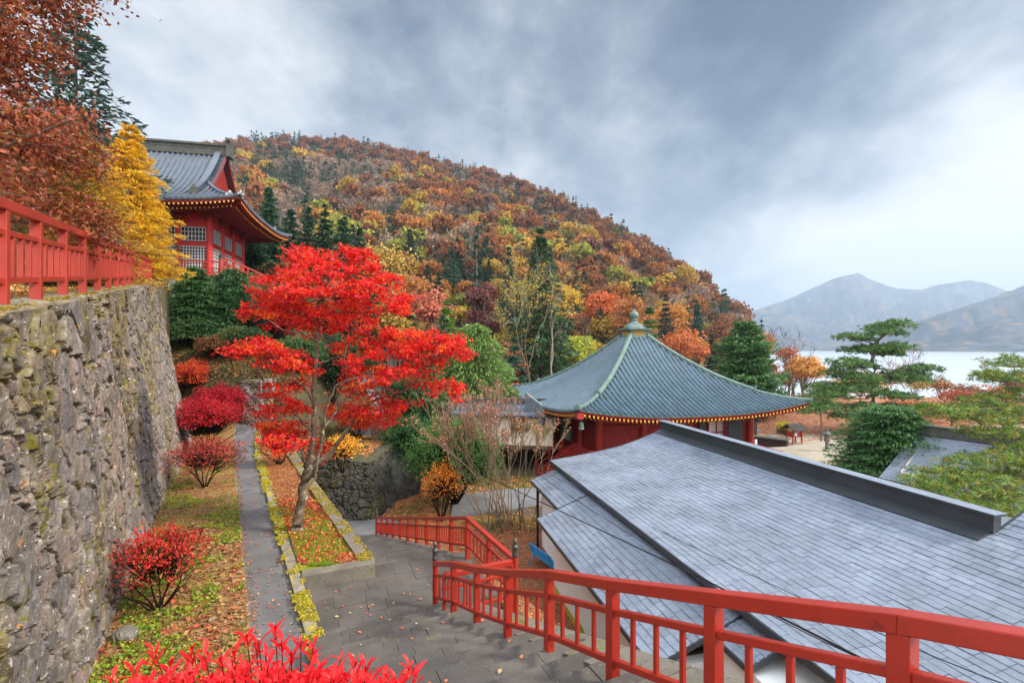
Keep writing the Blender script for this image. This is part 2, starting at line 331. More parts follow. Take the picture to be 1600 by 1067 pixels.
# ground sheet: polar grid round the viewpoint, reaching past the ridge on the left and under the lake on the right
def lnr(a, b, n): return np.exp(np.linspace(math.log(a), math.log(b), n))
rr = np.concatenate((lnr(.6, 30, 170), lnr(30, 180, 150)[1:], lnr(180, 1500, 80)[1:]))
aa = np.concatenate((np.linspace(-180, -75, 50), np.linspace(-75, 62, 420)[1:], np.linspace(62, 180, 50)[1:]))
RR, AA = np.meshgrid(rr, np.radians(aa), indexing='ij'); gx = RR * np.sin(AA); gy = RR * np.cos(AA)
gz = ground(gx, gy)
gz = np.where(gy < -1, np.minimum(gz, EYE - 2.5), gz)
tt = gx * dF[0] + gy * dF[1]; uu = gx * rF[0] + gy * rF[1]
n1 = fbm(gx / 1.3, gy / 1.3, 21)[..., None]; n2 = fbm(gx / 5, gy / 5, 22)[..., None]
soil = np.array(C(110, 88, 64)); litter = np.array(C(176, 104, 62)); grass = np.array(C(120, 122, 52)); gravel = np.array(C(172, 160, 142)); rust = np.array(C(160, 112, 84)); forest = np.array(C(120, 88, 56)); mud = np.array(C(98, 86, 78))
col = soil * (1 - n1) + litter * n1
col = np.where((n2 > .56), col * .6 + grass * .4, col)
inner = ((gx > -4) & (gx < 4.5) & (gy > 23) & (gy < 34))[..., None]; col = np.where(inner, mud * (.8 + .5 * n1), col)
gxw = gx + 3 * (fbm(gx / 3, gy / 3, 31) - .5); gyw = gy + 4 * (fbm(gx / 4, gy / 4, 32) - .5)
courtm = ((gxw > 14) & (gyw > 24) & (gyw < 50))[..., None]; col = np.where(courtm, gravel * (.85 + .3 * n1), col)
rustm = ((gxw > 14) & (gyw >= 50) & (gyw < 90))[..., None]; col = np.where(rustm, rust * (.7 + .6 * n1), col)
col = np.where((gy > 90)[..., None], forest * (.7 + .6 * n1), col)
under_ = np.array(C(84, 72, 48)); col = np.where(((gx < 3) & (gy > 29))[..., None], under_ * (.6 + .8 * n1), col)
sl = np.hypot(*[np.gradient(gz, axis=0) / np.gradient(RR, axis=0), np.gradient(gz, axis=1) / (RR * np.gradient(AA, axis=1))])[..., None]
col = col * (1 - sst(sl, .8, 1.6)) + np.array(C(86, 80, 58)) * (.6 + .8 * n1) * sst(sl, .8, 1.6)
g = MB().grid(np.stack((gx, gy, gz), -1).reshape(-1, 3), len(rr), len(aa), col.reshape(-1, 3), flip=True)
M_ground = surf('leaf_strewn_ground', (1, 1, 1), .9, .2, .22, 3, 30, .5, 25, layers=())
tag(g.build('ground', M_ground, smooth=True), kind='structure')

# lake
m, t, o = newmat('lake_water'); co = t.nodes.new('ShaderNodeTexCoord').outputs['Object']
b = nd(t, 'ShaderNodeBsdfPrincipled', {'Base Color': (.42, .47, .52, 1), 'Roughness': .22, 'IOR': 1.33}); b.inputs['Specular IOR Level'].default_value = .5
mpn = nd(t, 'ShaderNodeMapping', {'Vector': co, 'Scale': (1, .35, 1)}).outputs[0]
bn = nd(t, 'ShaderNodeBump', {'Strength': .5, 'Distance': .5, 'Height': noise(t, mpn, .6, 6, .6)}); link(t, bn.outputs[0], b.inputs['Normal']); link(t, b.outputs[0], o.inputs[0])
lk = MB().add([(-400, 90, -3), (9000, 90, -3), (9000, 9000, -3), (-400, 9000, -3)], [(0, 1, 2, 3)])
tag(lk.build('lake', m), kind='structure')

# far mountains across the water
M_mtn = surf('haze_tinted_autumn_forest', C(74, 76, 82), .95, .05, .5, .004, .03, .8, .02, layers=((C(116, 92, 70), .012, .5, .62), (C(36, 50, 46), .007, .52, .62)), bdist=12)  # bluish base colour carries part of the distance haze
def mountain(name, label, sil, Yr, depth, seed):
    sx = np.array([q[0] for q in sil], float); sy = np.array([q[1] for q in sil], float)
    n, mm = 260, 110; px = np.linspace(sx[0], sx[-1], n); k = np.linspace(0, 1, mm)
    PX, K = np.meshgrid(px, k, indexing='ij'); Y = Yr - depth + K * depth * 2.0; xr = (PX - 800) * Yr / F; X = xr + (K - .5) * 100
    H = np.interp(PX, sx, (HY - sy) / F) * Yr + EYE + 3
    prof = np.where(K < .5, (K / .5) ** 1.25, 1 - (K - .5) / .5)
    rid = np.clip(np.abs(fbm(X / 300, Y / 520, seed, 5) - .5) * 4, 0, 1)
    z = -6 + H * prof * (1 - 1.1 * (1 - rid) ** 2 * (1 - np.abs(prof * 2 - 1) ** 2) * .75) + 3 * K
    z = np.where((K > .46) & (K < .54), -3 + H + (fbm(X / 60, Y / 60, seed + 3) - .5) * 20, z)
    mb = MB().grid(np.stack((X, Y, z), -1).reshape(-1, 3), n, mm, flip=False); ob = mb.build(name, M_mtn, smooth=True); tag(ob, kind='structure')
mountain('mountain', '', [(700, 552), (1000, 545), (1172, 489), (1240, 466), (1280, 448), (1310, 434), (1332, 429), (1352, 440), (1388, 453), (1440, 455), (1470, 445), (1500, 440), (1530, 445), (1570, 460), (1620, 470), (1750, 440), (1950, 470), (2200, 548)], 4800, 1500, 41)
mountain('mountain', '', [(1250, 556), (1340, 548), (1400, 538), (1440, 505), (1480, 490), (1520, 478), (1560, 465), (1600, 450), (1660, 430), (1800, 420), (2000, 440), (2300, 540)], 2500, 900, 47)

# ---------------------------------------------------------------- stone walls
def stone_wall(name, label, cat, pts, sz=.5, amp=.08, res=.04, curve=1.35, mat=None, slant=.35, gray=1.0, seed=0, cap=.5, parent=None, mossy=1.0):
    """pts: list of (base xyz, top xyz) columns along the wall, wall seen from the right-hand side going along it"""
    B = np.array([p[0] for p in pts], float); T = np.array([p[1] for p in pts], float)
    L = np.concatenate(([0], np.cumsum(np.linalg.norm(np.diff(B[:, :2], axis=0), axis=1)))); ns = int(L[-1] / res) + 2
    if ns > 900: ns = 900
    # more columns where the wall is close
    s = np.linspace(0, 1, ns) ** (1.35 if ns > 600 else 1) * L[-1]; hmax = float((T[:, 2] - B[:, 2]).max()); nh = min(260, int(hmax / res) + 2); h = np.linspace(0, 1, nh)
    Bs = np.stack([np.interp(s, L, B[:, k]) for k in range(3)], 1); Ts = np.stack([np.interp(s, L, T[:, k]) for k in range(3)], 1)
    d = np.gradient(Bs[:, :2], axis=0); d /= np.linalg.norm(d, axis=1)[:, None]; nrm = np.stack((d[:, 1], -d[:, 0]), 1)
    Hh = h[None, :]; xy = Bs[:, None, :2] + (Ts - Bs)[:, None, :2] * (1 - (1 - Hh) ** curve)[..., None]; z = Bs[:, None, 2] + (Ts - Bs)[:, None, 2] * Hh
    SS = s[:, None] + 0 * z; ZZ = z
    wx = (fbm(SS / .7, ZZ / .7, seed + 50) - .5) * .8; wy = (fbm(SS / .7, ZZ / .7, seed + 60) - .5) * .8
    a = (SS + slant * ZZ + wx * .7) / (sz * 1.2); bq = (ZZ + wy * .7) / (sz * 1.0)
    f1, f2, idv, dx, dy = worley(a, bq, seed); e = f2 - f1
    g1, g2, idg, _, _ = worley(a * 2.1, bq * 2.4, seed + 5); small = hsh(np.floor(a * .9), np.floor(bq * .9), seed + 77) > .62
    e = np.where(small, np.minimum(e, (g2 - g1) * .9), e); idv = np.where(small, (idv + idg) % 1, idv)
    j = sst(e, 0.0, .15)
    tilt = (hsh(idv * 1e6, idv * 0, 5) - .5) * dx + (hsh(idv * 1e6, idv * 0, 6) - .5) * dy
    disp = amp * (j * (1 + .7 * (idv - .5)) + .8 * tilt * j) + amp * .5 * (fbm(SS / .22, ZZ / .22, seed + 9, 4) - .5) + amp * .15 * np.abs(fbm(SS / .35 + 3, ZZ / .6, seed + 19, 4) - .5) + amp * 1.3 * (fbm(SS / .8, ZZ / .8, seed + 8) - .5)
    xy = xy + nrm[:, None, :] * disp[..., None]
    V = np.concatenate((xy, z[..., None]), 2)
    pal = np.array([(.92, .92, .95), (1.08, 1.02, .98), (1.15, .98, .96), (.75, .75, .8), (.95, .9, .86), (1.2, 1.16, 1.1), (.85, .86, .9)]) * gray
    sc = pal[(idv * 6.99).astype(int)]; hn = (ZZ - ZZ.min()) / (ZZ.max() - ZZ.min()); mf = sst(fbm(SS / .9, ZZ / 1.6, seed + 34) + .18 * (1 - j) + .12 * sst(Hh, .8, 1), .55, .62)[..., None] * mossy * .85
    moss = np.array((.22, .20, .09)); jn = (1 - sst(e, .02, .15))[..., None] * mossy * (.35 + .65 * sst(fbm(SS / 1.1, ZZ / 1.1, seed + 33), .4, .6))[..., None]
    colr = sc * (1 - jn * .85) + moss * jn * .85
    mcol = np.where((fbm(SS / .3, ZZ / .3, seed + 35) > .5)[..., None], np.array((.78, .72, .20)), np.array((.32, .27, .10))); mf = mf * (.35 + .65 * sst(fbm(SS / .12, ZZ / .12, seed + 36), .4, .6))[..., None]; colr = colr * (1 - mf) + mcol * mf
    mb = MB().grid(V.reshape(-1, 3), ns, nh, colr.reshape(-1, 3), flip=True)
    # top slab and back so the wall is a solid
    top = V[:, -1]; inn = np.concatenate((Ts[:, :2] - nrm * cap, Ts[:, 2:3] - .0), 1); low = inn.copy(); low[:, 2] = Bs[:, 2]; bot = V[:, 0]
    nc = 8; tops = np.stack([top * (1 - k) + inn * k for k in np.linspace(0, 1, nc)], 1); tops[..., 2] += (fbm(tops[..., 0] / .25, tops[..., 1] / .25, seed + 70) - .5) * .06 * np.array([0] + [1] * (nc - 2) + [0])
    mb.grid(tops.reshape(-1, 3), ns, nc, np.array((.9, .82, .55)) * gray, flip=True)
    mb.grid(np.stack((inn, low), 1).reshape(-1, 3), ns, 2, flip=True)
    for k in (0, ns - 1):
        q = np.array([bot[k], top[k], inn[k], low[k]]); mb.add(q, [(0, 1, 2, 3) if k == 0 else (3, 2, 1, 0)], np.array((.8, .8, .75)) * gray)
    ob = mb.build(name, mat or M_stonewall, parent, o=None if parent else tuple(B[0])); 
    if not parent: tag(ob, label, cat)
    return ob
cols = []
for y in (1.5, 4, 8, 13, 18, 22.6):
    xb = -1.92 - .643 * y + .5 * max(0, (y - 10) / 12.); xt = -2.04 - .7 * y + .32; cols.append(((xb, y, EYE - 4.75), (xt, y, wall_top_z(y))))
# corner at the far end: the wall turns away from the path
xb, yb = -1.45 - .643 * 23.4, 23.4; cols.append(((xb - .35, yb + .1, EYE - 4.6), (-2.04 - .7 * 23.2 + .1, 23.2, wall_top_z(23.2))))
cols.append(((xb - 2.2, yb + 1.9, EYE - 3.6), (-2.04 - .7 * 23.2 - 1.3, 24.4, wall_top_z(23.4)))); cols.append(((xb - 7, yb + 4.6, EYE - 1.5), (-2.04 - .7 * 23.2 - 6, 27, wall_top_z(23.6))))
stone_wall('stone_wall', 'tall battered fieldstone wall with moss and lichen under the red fence on the left', 'stone wall', cols, sz=.52, amp=.075, res=.034, seed=3, gray=.80)
stone_wall('stone_wall', 'small pale stone retaining wall right of the far end of the asphalt path', 'stone wall',
           [(tuple(P(381, 700, 24.6)), tuple(P(381, 594, 24.9))), (tuple(P(425, 698, 24.2)), tuple(P(423, 592, 24.6))), (tuple(P(437, 692, 26.5)), tuple(P(435, 590, 26.9)))][::1], sz=.36, amp=.08, res=.06, seed=9, gray=1.05, cap=.5)
stone_wall('stone_wall', 'dark damp retaining wall at the foot of the lower stairs behind the maple', 'stone wall',
           [((-13.5, 20.9, EYE - 8.4), (-13.2, 21.3, EYE - 4.9)), ((-8.6, 21.6, EYE - 8.4), (-8.5, 22.0, EYE - 5.3)), ((-6.7, 22.0, EYE - 8.4), (-7.1, 22.5, EYE - 5.6)), ((-6.5, 23.0, EYE - 8.4), (-7.0, 23.2, EYE - 5.6)), ((-6.3, 28, EYE - 8.4), (-6.8, 28.3, EYE - 5.4))],
           sz=.42, amp=.09, res=.05, seed=14, mat=M_darkwall, cap=.5, slant=.1)

# ---------------------------------------------------------------- path, beds, kerbs
def ribbon(left, right, nz, zf, n=60, col=(1, 1, 1), thick=.3):
    l = np.array(left, float); r = np.array(right, float)
    def rs(a):
        L = np.concatenate(([0], np.cumsum(np.linalg.norm(np.diff(a, axis=0), axis=1)))); s = np.linspace(0, L[-1], n); return np.stack([np.interp(s, L, a[:, k]) for k in range(a.shape[1])], 1)
    l = rs(l); r = rs(r); k = np.linspace(0, 1, nz)[None, :, None]; V = l[:, None] * (1 - k) + r[:, None] * k; z = zf(V[..., 0], V[..., 1]) if zf else V[..., 2]
    top = np.stack((V[..., 0], V[..., 1], z), -1); mb = MB().grid(top.reshape(-1, 3), n, nz, col, flip=False)
    for side, fl in ((0, True), (nz - 1, False)):
        e = top[:, side]; lo = e - (0, 0, thick); mb.grid(np.stack((e, lo), 1).reshape(-1, 3), n, 2, col, flip=not fl)
    for side, fl in ((0, False), (n - 1, True)):
        e = top[side]; lo = e - (0, 0, thick); mb.grid(np.stack((e, lo), 1).reshape(-1, 3), nz, 2, col, flip=not fl)
    return mb
PZ = EYE - 4.7
def pz(x, y): return PZ + .03 * (fbm(x / 1.5, y / 1.5, 81) - .5) + 3.0 * sst(y, 22.5, 30)
pathR = [(.9, .8), (-3.26, 7.25), (-11.35, 20.1), (-12.7, 22.5), (-16.2, 29.5)]
pathL = [(-.2, .6), (-4.1, 7.15), (-12.3, 20.1), (-13.8, 22.5), (-17.6, 29.5)]
tag(ribbon(pathL, pathR, 6, pz, 120).build('asphalt_path', M_asphalt), kind='structure')
kR = [(p[0] + .2, p[1] + .06) for p in pathR]
tag(ribbon(pathR, kR, 3, lambda x, y: pz(x, y) + .07 + .04 * (fbm(x / .3, y / .3, 8) - .5), 300, thick=.55).build('stone_kerb', M_kerb, o=(-3.2, 7.2, PZ)), 'narrow mossy stone kerb along the right edge of the asphalt path', 'kerb')
bedL = [(-.9, -.2), (-6.0, 6.2), (-16.9, 23.4), (-18.5, 29.5)]
def bedz(x, y): return PZ + .04 + .12 * (fbm(x / .8, y / .8, 85) - .35) + 3.0 * sst(y, 22.5, 30)
bed = ribbon(bedL, pathL, 24, bedz, 200)
bc = bed.v[0]; q = fbm(bc[:, 0] / .35, bc[:, 1] / .35, 91)[:, None]; q2 = fbm(bc[:, 0] / 1.4, bc[:, 1] / 1.4, 92)[:, None]
bed.c[0] = np.array(C(120, 92, 62)) * (1 - q) + np.array(C(190, 150, 96)) * q; bed.c[0] = np.where(q2 > .62, bed.c[0] * .6 + np.array(C(120, 130, 40)) * .4, bed.c[0])
tag(bed.build('planting_bed', M_ground, smooth=True), kind='structure')
# planter with the maple: terrace between path kerb and the lower stairs
plL = [(-4.35, 9.45), (-11.3, 20.3), (-13.6, 24.2)]; plR = [(-3.35, 9.9), (-7.15, 15.7), (-10.75, 21.2)]
def plz(x, y): return PZ + .06 + .1 * (fbm(x / .9, y / .9, 95) - .4) + .0 * x
pl = ribbon(plL, plR, 24, plz, 120, thick=3.5)
bc = pl.v[0]; q = fbm(bc[:, 0] / .3, bc[:, 1] / .3, 96)[:, None]; pl.c[0] = np.array(C(132, 84, 52)) * (1 - q) + np.array(C(196, 130, 84)) * q
gm = (sst(12.4 - bc[:, 1] + 4 * (fbm(bc[:, 0] / .5, bc[:, 1] / .5, 97) - .5), 0, 2.2))[:, None] * .75; pl.c[0] = pl.c[0] * (1 - gm) + np.array(C(128, 150, 30)) * gm
tag(pl.build('planter_soil', M_ground, smooth=True), kind='structure')
edge = MB()
V = ribbon([(-3.35, 9.9), (-7.15, 15.7), (-10.75, 21.2)], [(-2.95, 9.75), (-6.72, 15.6), (-10.3, 21.3)], 3, lambda x, y: PZ + .15 + 0 * x, 60, thick=3.6); edge.merge(V)
edge.beam((-4.3, 9.32, PZ - .08), (-2.95, 9.78, PZ - .02), .3, .36)
tag(edge.build('planter_kerb', M_concrete, o=(-3, 9.8, PZ)), 'concrete kerb with a mossy end corner round the maple planter', 'kerb')

# ---------------------------------------------------------------- stairs
st = MB(); rs = random.Random(4)
def slab_row(t0, t1, u0, u1, z, thick=.5):
    u = u0
    while u < u1 - .01:
        w = rs.uniform(.32, .62); ue = min(u1, u + w)
        if u1 - ue < .2: ue = u1
        c = rF * (u + ue) / 2 + dF * (t0 + t1) / 2; k = rs.uniform(.88, 1.08); dz = rs.uniform(-.006, .006)
        st.box((c[0], c[1], z + dz - thick / 2), (ue - u - .005, t1 - t0 - .005, thick), ((rF[0], rF[1], 0), (dF[0], dF[1], 0), (0, 0, 1)), (k, k * .99, k * .97))
        u = ue
t = -2.0
while t < 8.25: slab_row(t, t + .38, .15, 2.5, EYE - 1.52 - .4 * t - .06, 1.2 if t < 8 else .5); t += .38
while t < 10.1: slab_row(t, t + .42, .1, 3.55, EYE - 4.84, .8); t += .42
while t < 20.6: slab_row(t, t + .46, 1.4 - (t - 10) * .14, 3.35, EYE - 4.84 - .32 * (t - 10.1) - .06, 1.0); t += .46
tag(st.build('stone_steps', M_step), kind='structure')
# asphalt apron at the foot of the lower stairs and the lane below the shrubs
def gz_(x, y): return ground(x, y) + .05
ap = MB().prism([(-10.2, 19.6), (-5.4, 19.6), (-5.2, 21.6), (-6.6, 22.3), (-10.4, 21.9)], EYE - 8.9, EYE - 8.22); tag(ap.build('paved_apron', M_asphalt), kind='structure')
lane = MB()
lane.prism([(-3.0, 22.2), (.8, 23.6), (2.4, 24.6), (2.4, 27.2), (-.5, 26.6), (-3.2, 25.4)], .2, 1.30)
tag(lane.build('lane', M_lane), kind='structure')
l2 = MB(); l2.prism([tuple(XY(1215, 44)), tuple(XY(1330, 30)), tuple(XY(1420, 30)), tuple(XY(1300, 38.5)), tuple(XY(1232, 45.5))], -.3, .22); tag(l2.build('lane', M_lane), kind='structure')
# kerb stones under the upper railing
kb = MB(); t = .2
while t < 8.2:
    for a in (0,):
        c = rF * 2.62 + dF * (t + .42); kk = rs.uniform(.85, 1.1); zc = EYE - 1.52 - .4 * (t + .42) - .02
        p = rF * 2.64 + dF * t; q = rF * 2.64 + dF * (t + .83)
        kb.beam((p[0], p[1], EYE - 1.52 - .4 * t - .17), (q[0], q[1], EYE - 1.52 - .4 * (t + .83) - .17), .5, .42, (kk, kk, kk))
    t += .85
tag(kb.build('stair_kerb', M_concrete, o=(.4, 4.9, 6.3)), 'sloping row of weathered kerb stones carrying the near red railing', 'kerb')
# shelf at the viewer's left where the foreground azalea grows
sh = MB().prism([(-2.2, -1.2), (.05, -1.2), (.05, 1.15), (-.45, 1.75), (-1.6, 1.75), (-2.2, .9)], EYE - 5, EYE - 1.62); tag(sh.build('earth_shelf', M_ground), kind='structure')
# ---------------------------------------------------------------- railings
def finial(mb, x, y, z, r, col=(1, 1, 1)):
    mb.lathe((x, y, z), [(r * 1.04, 0), (r * 1.12, .01), (r * 1.12, .05), (r * .98, .06), (r * .98, .15), (r * 1.1, .16), (r * 1.1, .20), (r * .55, .215), (r * .5, .24), (r * .85, .27), (r * .8, .30), (r * .35, .335), (.003, .35)], 14, col)
def railing(name, label, posts, pw, rail, bal, nb, rounds=(), mat=None, extra_top=.0, mids=(.29, .74), inner=True):
    """posts: (x, y, z base, z top of rail)"""
    mat = mat or M_red; p0 = posts[0]; root = empty(name, (p0[0], p0[1], p0[2]), label, 'railing')
    Pn = [np.array(p, float) for p in posts]; d = Pn[-1][:2] - Pn[0][:2]; ang = math.atan2(d[1], d[0])
    for i, p in enumerate(Pn):
        mb = MB()
        if i in rounds:
            mb.lathe((p[0], p[1], p[2] - .12), [(pw * .62, 0), (pw * .62, p[3] - p[2] + .16), (.01, p[3] - p[2] + .165)], 14); o = mb.build('post', mat, root, smooth=False)
            f = MB(); finial(f, p[0], p[1], p[3] + .03, pw * .62); f.build('finial', M_cap, o, smooth=True)
        else:
            mb.rbox((p[0], p[1], (p[2] - .12 + p[3] - rail * .9) / 2), (pw, pw, p[3] - rail * .9 - p[2] + .12), ang); mb.build('post', mat, root)
    hs = [1 - rail * .5 / (Pn[0][3] - Pn[0][2])] + [1 - m_ for m_ in mids]
    for k, (nm, w, hgt) in enumerate((('top_rail', rail * 1.15, rail), ('middle_rail', rail * .6, rail * .6), ('bottom_rail', rail * .6, rail * .62))):
        mb = MB()
        for a, b_ in zip(Pn[:-1], Pn[1:]):
            pa = np.array((a[0], a[1], a[2] + (a[3] - a[2]) * hs[k])); pb = np.array((b_[0], b_[1], b_[2] + (b_[3] - b_[2]) * hs[k]))
            if k: dd = (pb - pa) / np.linalg.norm((pb - pa)[:2]); pa = pa + dd * pw * .47; pb = pb - dd * pw * .47
            mb.beam(pa, pb, w, hgt)
        if k == 0:
            for c, dn in ((Pn[0], Pn[0] - Pn[1]), (Pn[-1], Pn[-1] - Pn[-2])):
                pass
        mb.build(nm, mat, root)
    for a, b_ in zip(Pn[:-1], Pn[1:]):
        for j in range(nb):
            k = (j + 1) / (nb + 1); q = a + (b_ - a) * k; z1 = q[2] + (q[3] - q[2]) * hs[1] - rail * .28; z0 = q[2] + (q[3] - q[2]) * hs[2] + rail * .28
            m_ = MB(); m_.rbox((q[0], q[1], (z0 + z1) / 2), (bal, bal, z1 - z0), ang); m_.build('baluster', mat, root)
    for o_ in COL.objects:
        if o_.parent is root and o_.type == 'MESH': bm_ = o_.modifiers.new('bevel', 'BEVEL'); bm_.width = .006; bm_.segments = 2; bm_.limit_method = 'ANGLE'
    return root
# near railing beside the upper stairs
def r1(Z): x = 2.554 - .469 * Z; t = x * dF[0] + Z * dF[1]; return (x, Z, EYE - 1.50 - .385 * t - .06, EYE - .60 - .385 * t + .03)
zs = [1.07, 1.925, 2.8, 3.7, 4.64, 5.56, 6.52, 7.5, 8.5]
tops = {1.07: -.80, 1.925: -1.11, 2.8: -1.485, 3.7: -1.87, 4.64: -2.25, 5.56: -2.69, 6.52: -3.11, 7.5: -3.50, 8.5: -3.965}
pts = [(2.554 - .469 * z, z, EYE + tops[z] - .90, EYE + tops[z]) for z in zs]
railing('red_railing', 'nearest vermilion railing descending across the bottom right above the slate roof', pts, .085, .085, .034, 3, rounds=(8,))
# outer railing: level past the landing, then down the lower stairs
zs = [8.4, 9.45, 10.5, 11.47, 12.4, 13.35, 14.3, 15.25, 16.2, 17.15, 18.05, 19.0, 19.95]
pts = []
for z in zs:
    x = .06 - (z - 8.4) * (1.09 / 2.1) if z <= 10.5 else 4.42 - .519 * z
    tz = -3.86 if z <= 10.5 else -3.87 - (z - 10.5) * .3695
    pts.append((x, z, EYE + tz - .9, EYE + tz))
railing('red_railing', 'farther vermilion railing that bends at the landing and runs down the lower stairs', pts, .085, .08, .034, 5, rounds=(0, 12))
railing('red_railing', 'short vermilion railing across the landing between the two dark-capped round posts', [(.0, 8.37, EYE - 4.78, EYE - 3.87), (-.6, 8.11, EYE - 4.78, EYE - 3.87), (-1.17, 7.86, EYE - 4.78, EYE - 3.87)], .055, .085, .036, 2)
# fence on top of the fieldstone wall
zs = [3.75, 4.83, 5.9, 7.1, 8.36, 9.67, 10.9, 12.05, 13.2, 14.25, 15.3, 16.4, 17.6, 18.8, 20.1, 21.4, 22.7]
pts = [(-2.04 - .7 * z, z, float(wall_top_z(z)) - .02, float(wall_top_z(z)) + 1.17 - .004 * z) for z in zs]
railing('red_fence', 'vermilion post and rail fence along the top of the fieldstone wall at left', pts, .11, .11, .055, 3, mat=M_fence, mids=(.30, .74))

# ---------------------------------------------------------------- tiled hip / hip-and-gable roofs
def tiled_roof(ctr, th, la, b, g, ze, rise, sweep, fprof, rib, root, mats, hip_r, ridge_h, top_cut=0., kdx=.6, eave_th=.16):
    """ctr xy; th rotation; half sizes la (i axis) and b (j axis); g hip run on the i ends (g=b=la: pyramid); ze mid-eave height; fprof(run/b)->0..1"""
    I = np.array((math.cos(th), math.sin(th))); J = np.array((-math.sin(th), math.cos(th)))
    def zz(i, j, run): return ze + rise * fprof(np.clip(run / b, 0, 1)) + sweep * (np.clip(np.abs(i) / la, 0, 1) ** 2.6 * np.clip(np.abs(j) / b, 0, 1) ** 2.6)
    def W3(i, j, run, up=0.): p = ctr + np.multiply.outer(i, I) + np.multiply.outer(j, J); return np.concatenate((p, (zz(i, j, run) + up)[..., None]), -1)
    surf_ = MB()
    for sg in (-1, 1):                         # long slopes
        for s0 in (-1, 1): pass
        n, mm = 60, 26; i = np.linspace(-la, la, n)[:, None]; mx = np.minimum(b - top_cut, np.where(np.abs(i) > la - g, la - np.abs(i), b)); k = np.linspace(0, 1, mm)[None]
        run = mx * k; ii = i + 0 * run; jj = sg * (b - run); surf_.grid(W3(ii, jj, run).reshape(-1, 3), n, mm, flip=(sg > 0))
        n2 = 40; j = np.linspace(-b, b, n2)[:, None]; mx = np.minimum(g - (top_cut if g >= b else 0), b - np.abs(j)); run = mx * k[:, :]; jj = j + 0 * run; ii = sg * (la - run)
        surf_.grid(W3(ii, jj, run).reshape(-1, 3), n2, mm, flip=(sg < 0))
    roof = surf_.build('roof', mats[0], root, smooth=True)
    ribs = MB(); w = rib * .23; hh = rib * .40
    prof = [(-w, -.01), (-w * .75, hh * .75), (0, hh), (w * .75, hh * .75), (w, -.01)]
    def addrib(fi, fj, runs, lat, end):
        n = len(runs); V = []
        for (o_, up) in prof: V.append(W3(fi(runs) + o_ * lat[0], fj(runs) + o_ * lat[1], runs, up))
        V = np.stack(V, 1); ribs.grid(V.reshape(-1, 3), n, 5, flip=end)
        ribs.add(V[0], [(0, 1, 2, 3, 4)])
    ni = int(2 * la / rib); 
    for sg in (-1, 1):
        for i0 in (np.arange(ni) + .5) * 2 * la / ni - la:
            mx = min(b - top_cut, la - abs(i0) if abs(i0) > la - g else b) 
            if mx < .15: continue
            runs = np.linspace(-.06, mx, max(3, int(mx / .55))); addrib(lambda r: i0 + 0 * r, lambda r: sg * (b - r), runs, (1, 0), sg < 0)
        nj = int(2 * b / rib)
        for j0 in (np.arange(nj) + .5) * 2 * b / nj - b:
            mx = min(g - (top_cut if g >= b else 0), b - abs(j0))
            if mx < .15: continue
            runs = np.linspace(-.06, mx, max(3, int(mx / .55))); addrib(lambda r: sg * (la - r), lambda r: j0 + 0 * r, runs, (0, 1), sg > 0)
    ribs.build('tile_ribs', mats[0], root, smooth=True)
    # eave edge, fascia and rafters
    ed = MB(); fa = MB(); ra = MB(); re = []
    for ax, sg in (('j', -1), ('j', 1), ('i', -1), ('i', 1)):
        half = la if ax == 'j' else b; n = 40; s = np.linspace(-half, half, n)
        if ax == 'j': i, j = s, np.full(n, sg * b)
        else: i, j = np.full(n, sg * la), s
        e = W3(i, j, np.zeros(n)); 
        inw = (ctr - e[:, :2]); inn = (-sg * (J if ax == 'j' else I))[None]
        def sec(d0, d1, z0, z1, mb):
            a = e.copy(); a[:, :2] += inn * d0; a[:, 2] += z1; b2 = e.copy(); b2[:, :2] += inn * d0; b2[:, 2] += z0
            c2 = e.copy(); c2[:, :2] += inn * d1; c2[:, 2] += z0; d2 = e.copy(); d2[:, :2] += inn * d1; d2[:, 2] += z1
            V = np.stack((a, b2, c2, d2, a), 1); mb.grid(V.reshape(-1, 3), n, 5)
        sec(-.03, .35, -eave_th * .55, -.015, ed); sec(.05, .5, -eave_th * 1.5, -eave_th * .57, fa); sec(.55, .95, -eave_th * 2.6, -eave_th * 1.75, fa)
        nr = int(2 * half / .30); sr = (np.arange(nr) + .5) * 2 * half / nr - half
        for tier, (d0, d1, dz) in enumerate(((.02, 1.3, -eave_th * 2.0), (.5, 2.8, -eave_th * 3.1))):
            for q in sr:
                if abs(q) > half - .25 - d0: continue
                i1, j1 = (q, sg * b) if ax == 'j' else (sg * la, q); p = W3(np.array([float(i1)]), np.array([float(j1)]), np.zeros(1))[0]; dd = (inn[0])
                ln = min(d1, half - abs(q)); 
                if ln < d0 + .2: continue
                pa = np.array((*(p[:2] + dd * d0), p[2] + dz)); pb = np.array((*(p[:2] + dd * ln), p[2] + dz + .16 * (ln - d0)))
                ra.beam(pa, pb, .10, .11); re.append((pa - np.array((*(dd * .02), 0)), pa - np.array((*(dd * .001), 0))))
    ed.build('eave_edge', mats[1], root); fa.build('fascia', M_dred, root); ra.build('rafters', M_dred, root); 
    re.sort(key=lambda q: (0 if np.dot(q[0][:2] - ctr, -ctr) > 0 else 1, np.linalg.norm(q[0][:2])))
    for q in re[:100]: m9 = MB(); m9.beam(q[0], q[1], .104, .114); m9.build('rafter_end', M_gold, root)
    m9 = MB()
    for q in re[100:]: m9.beam(q[0], q[1], .104, .114)
    m9.build('rafter_ends', M_gold, root)['kind'] = 'stuff'
    # soffit
    so = MB()
    n = 24
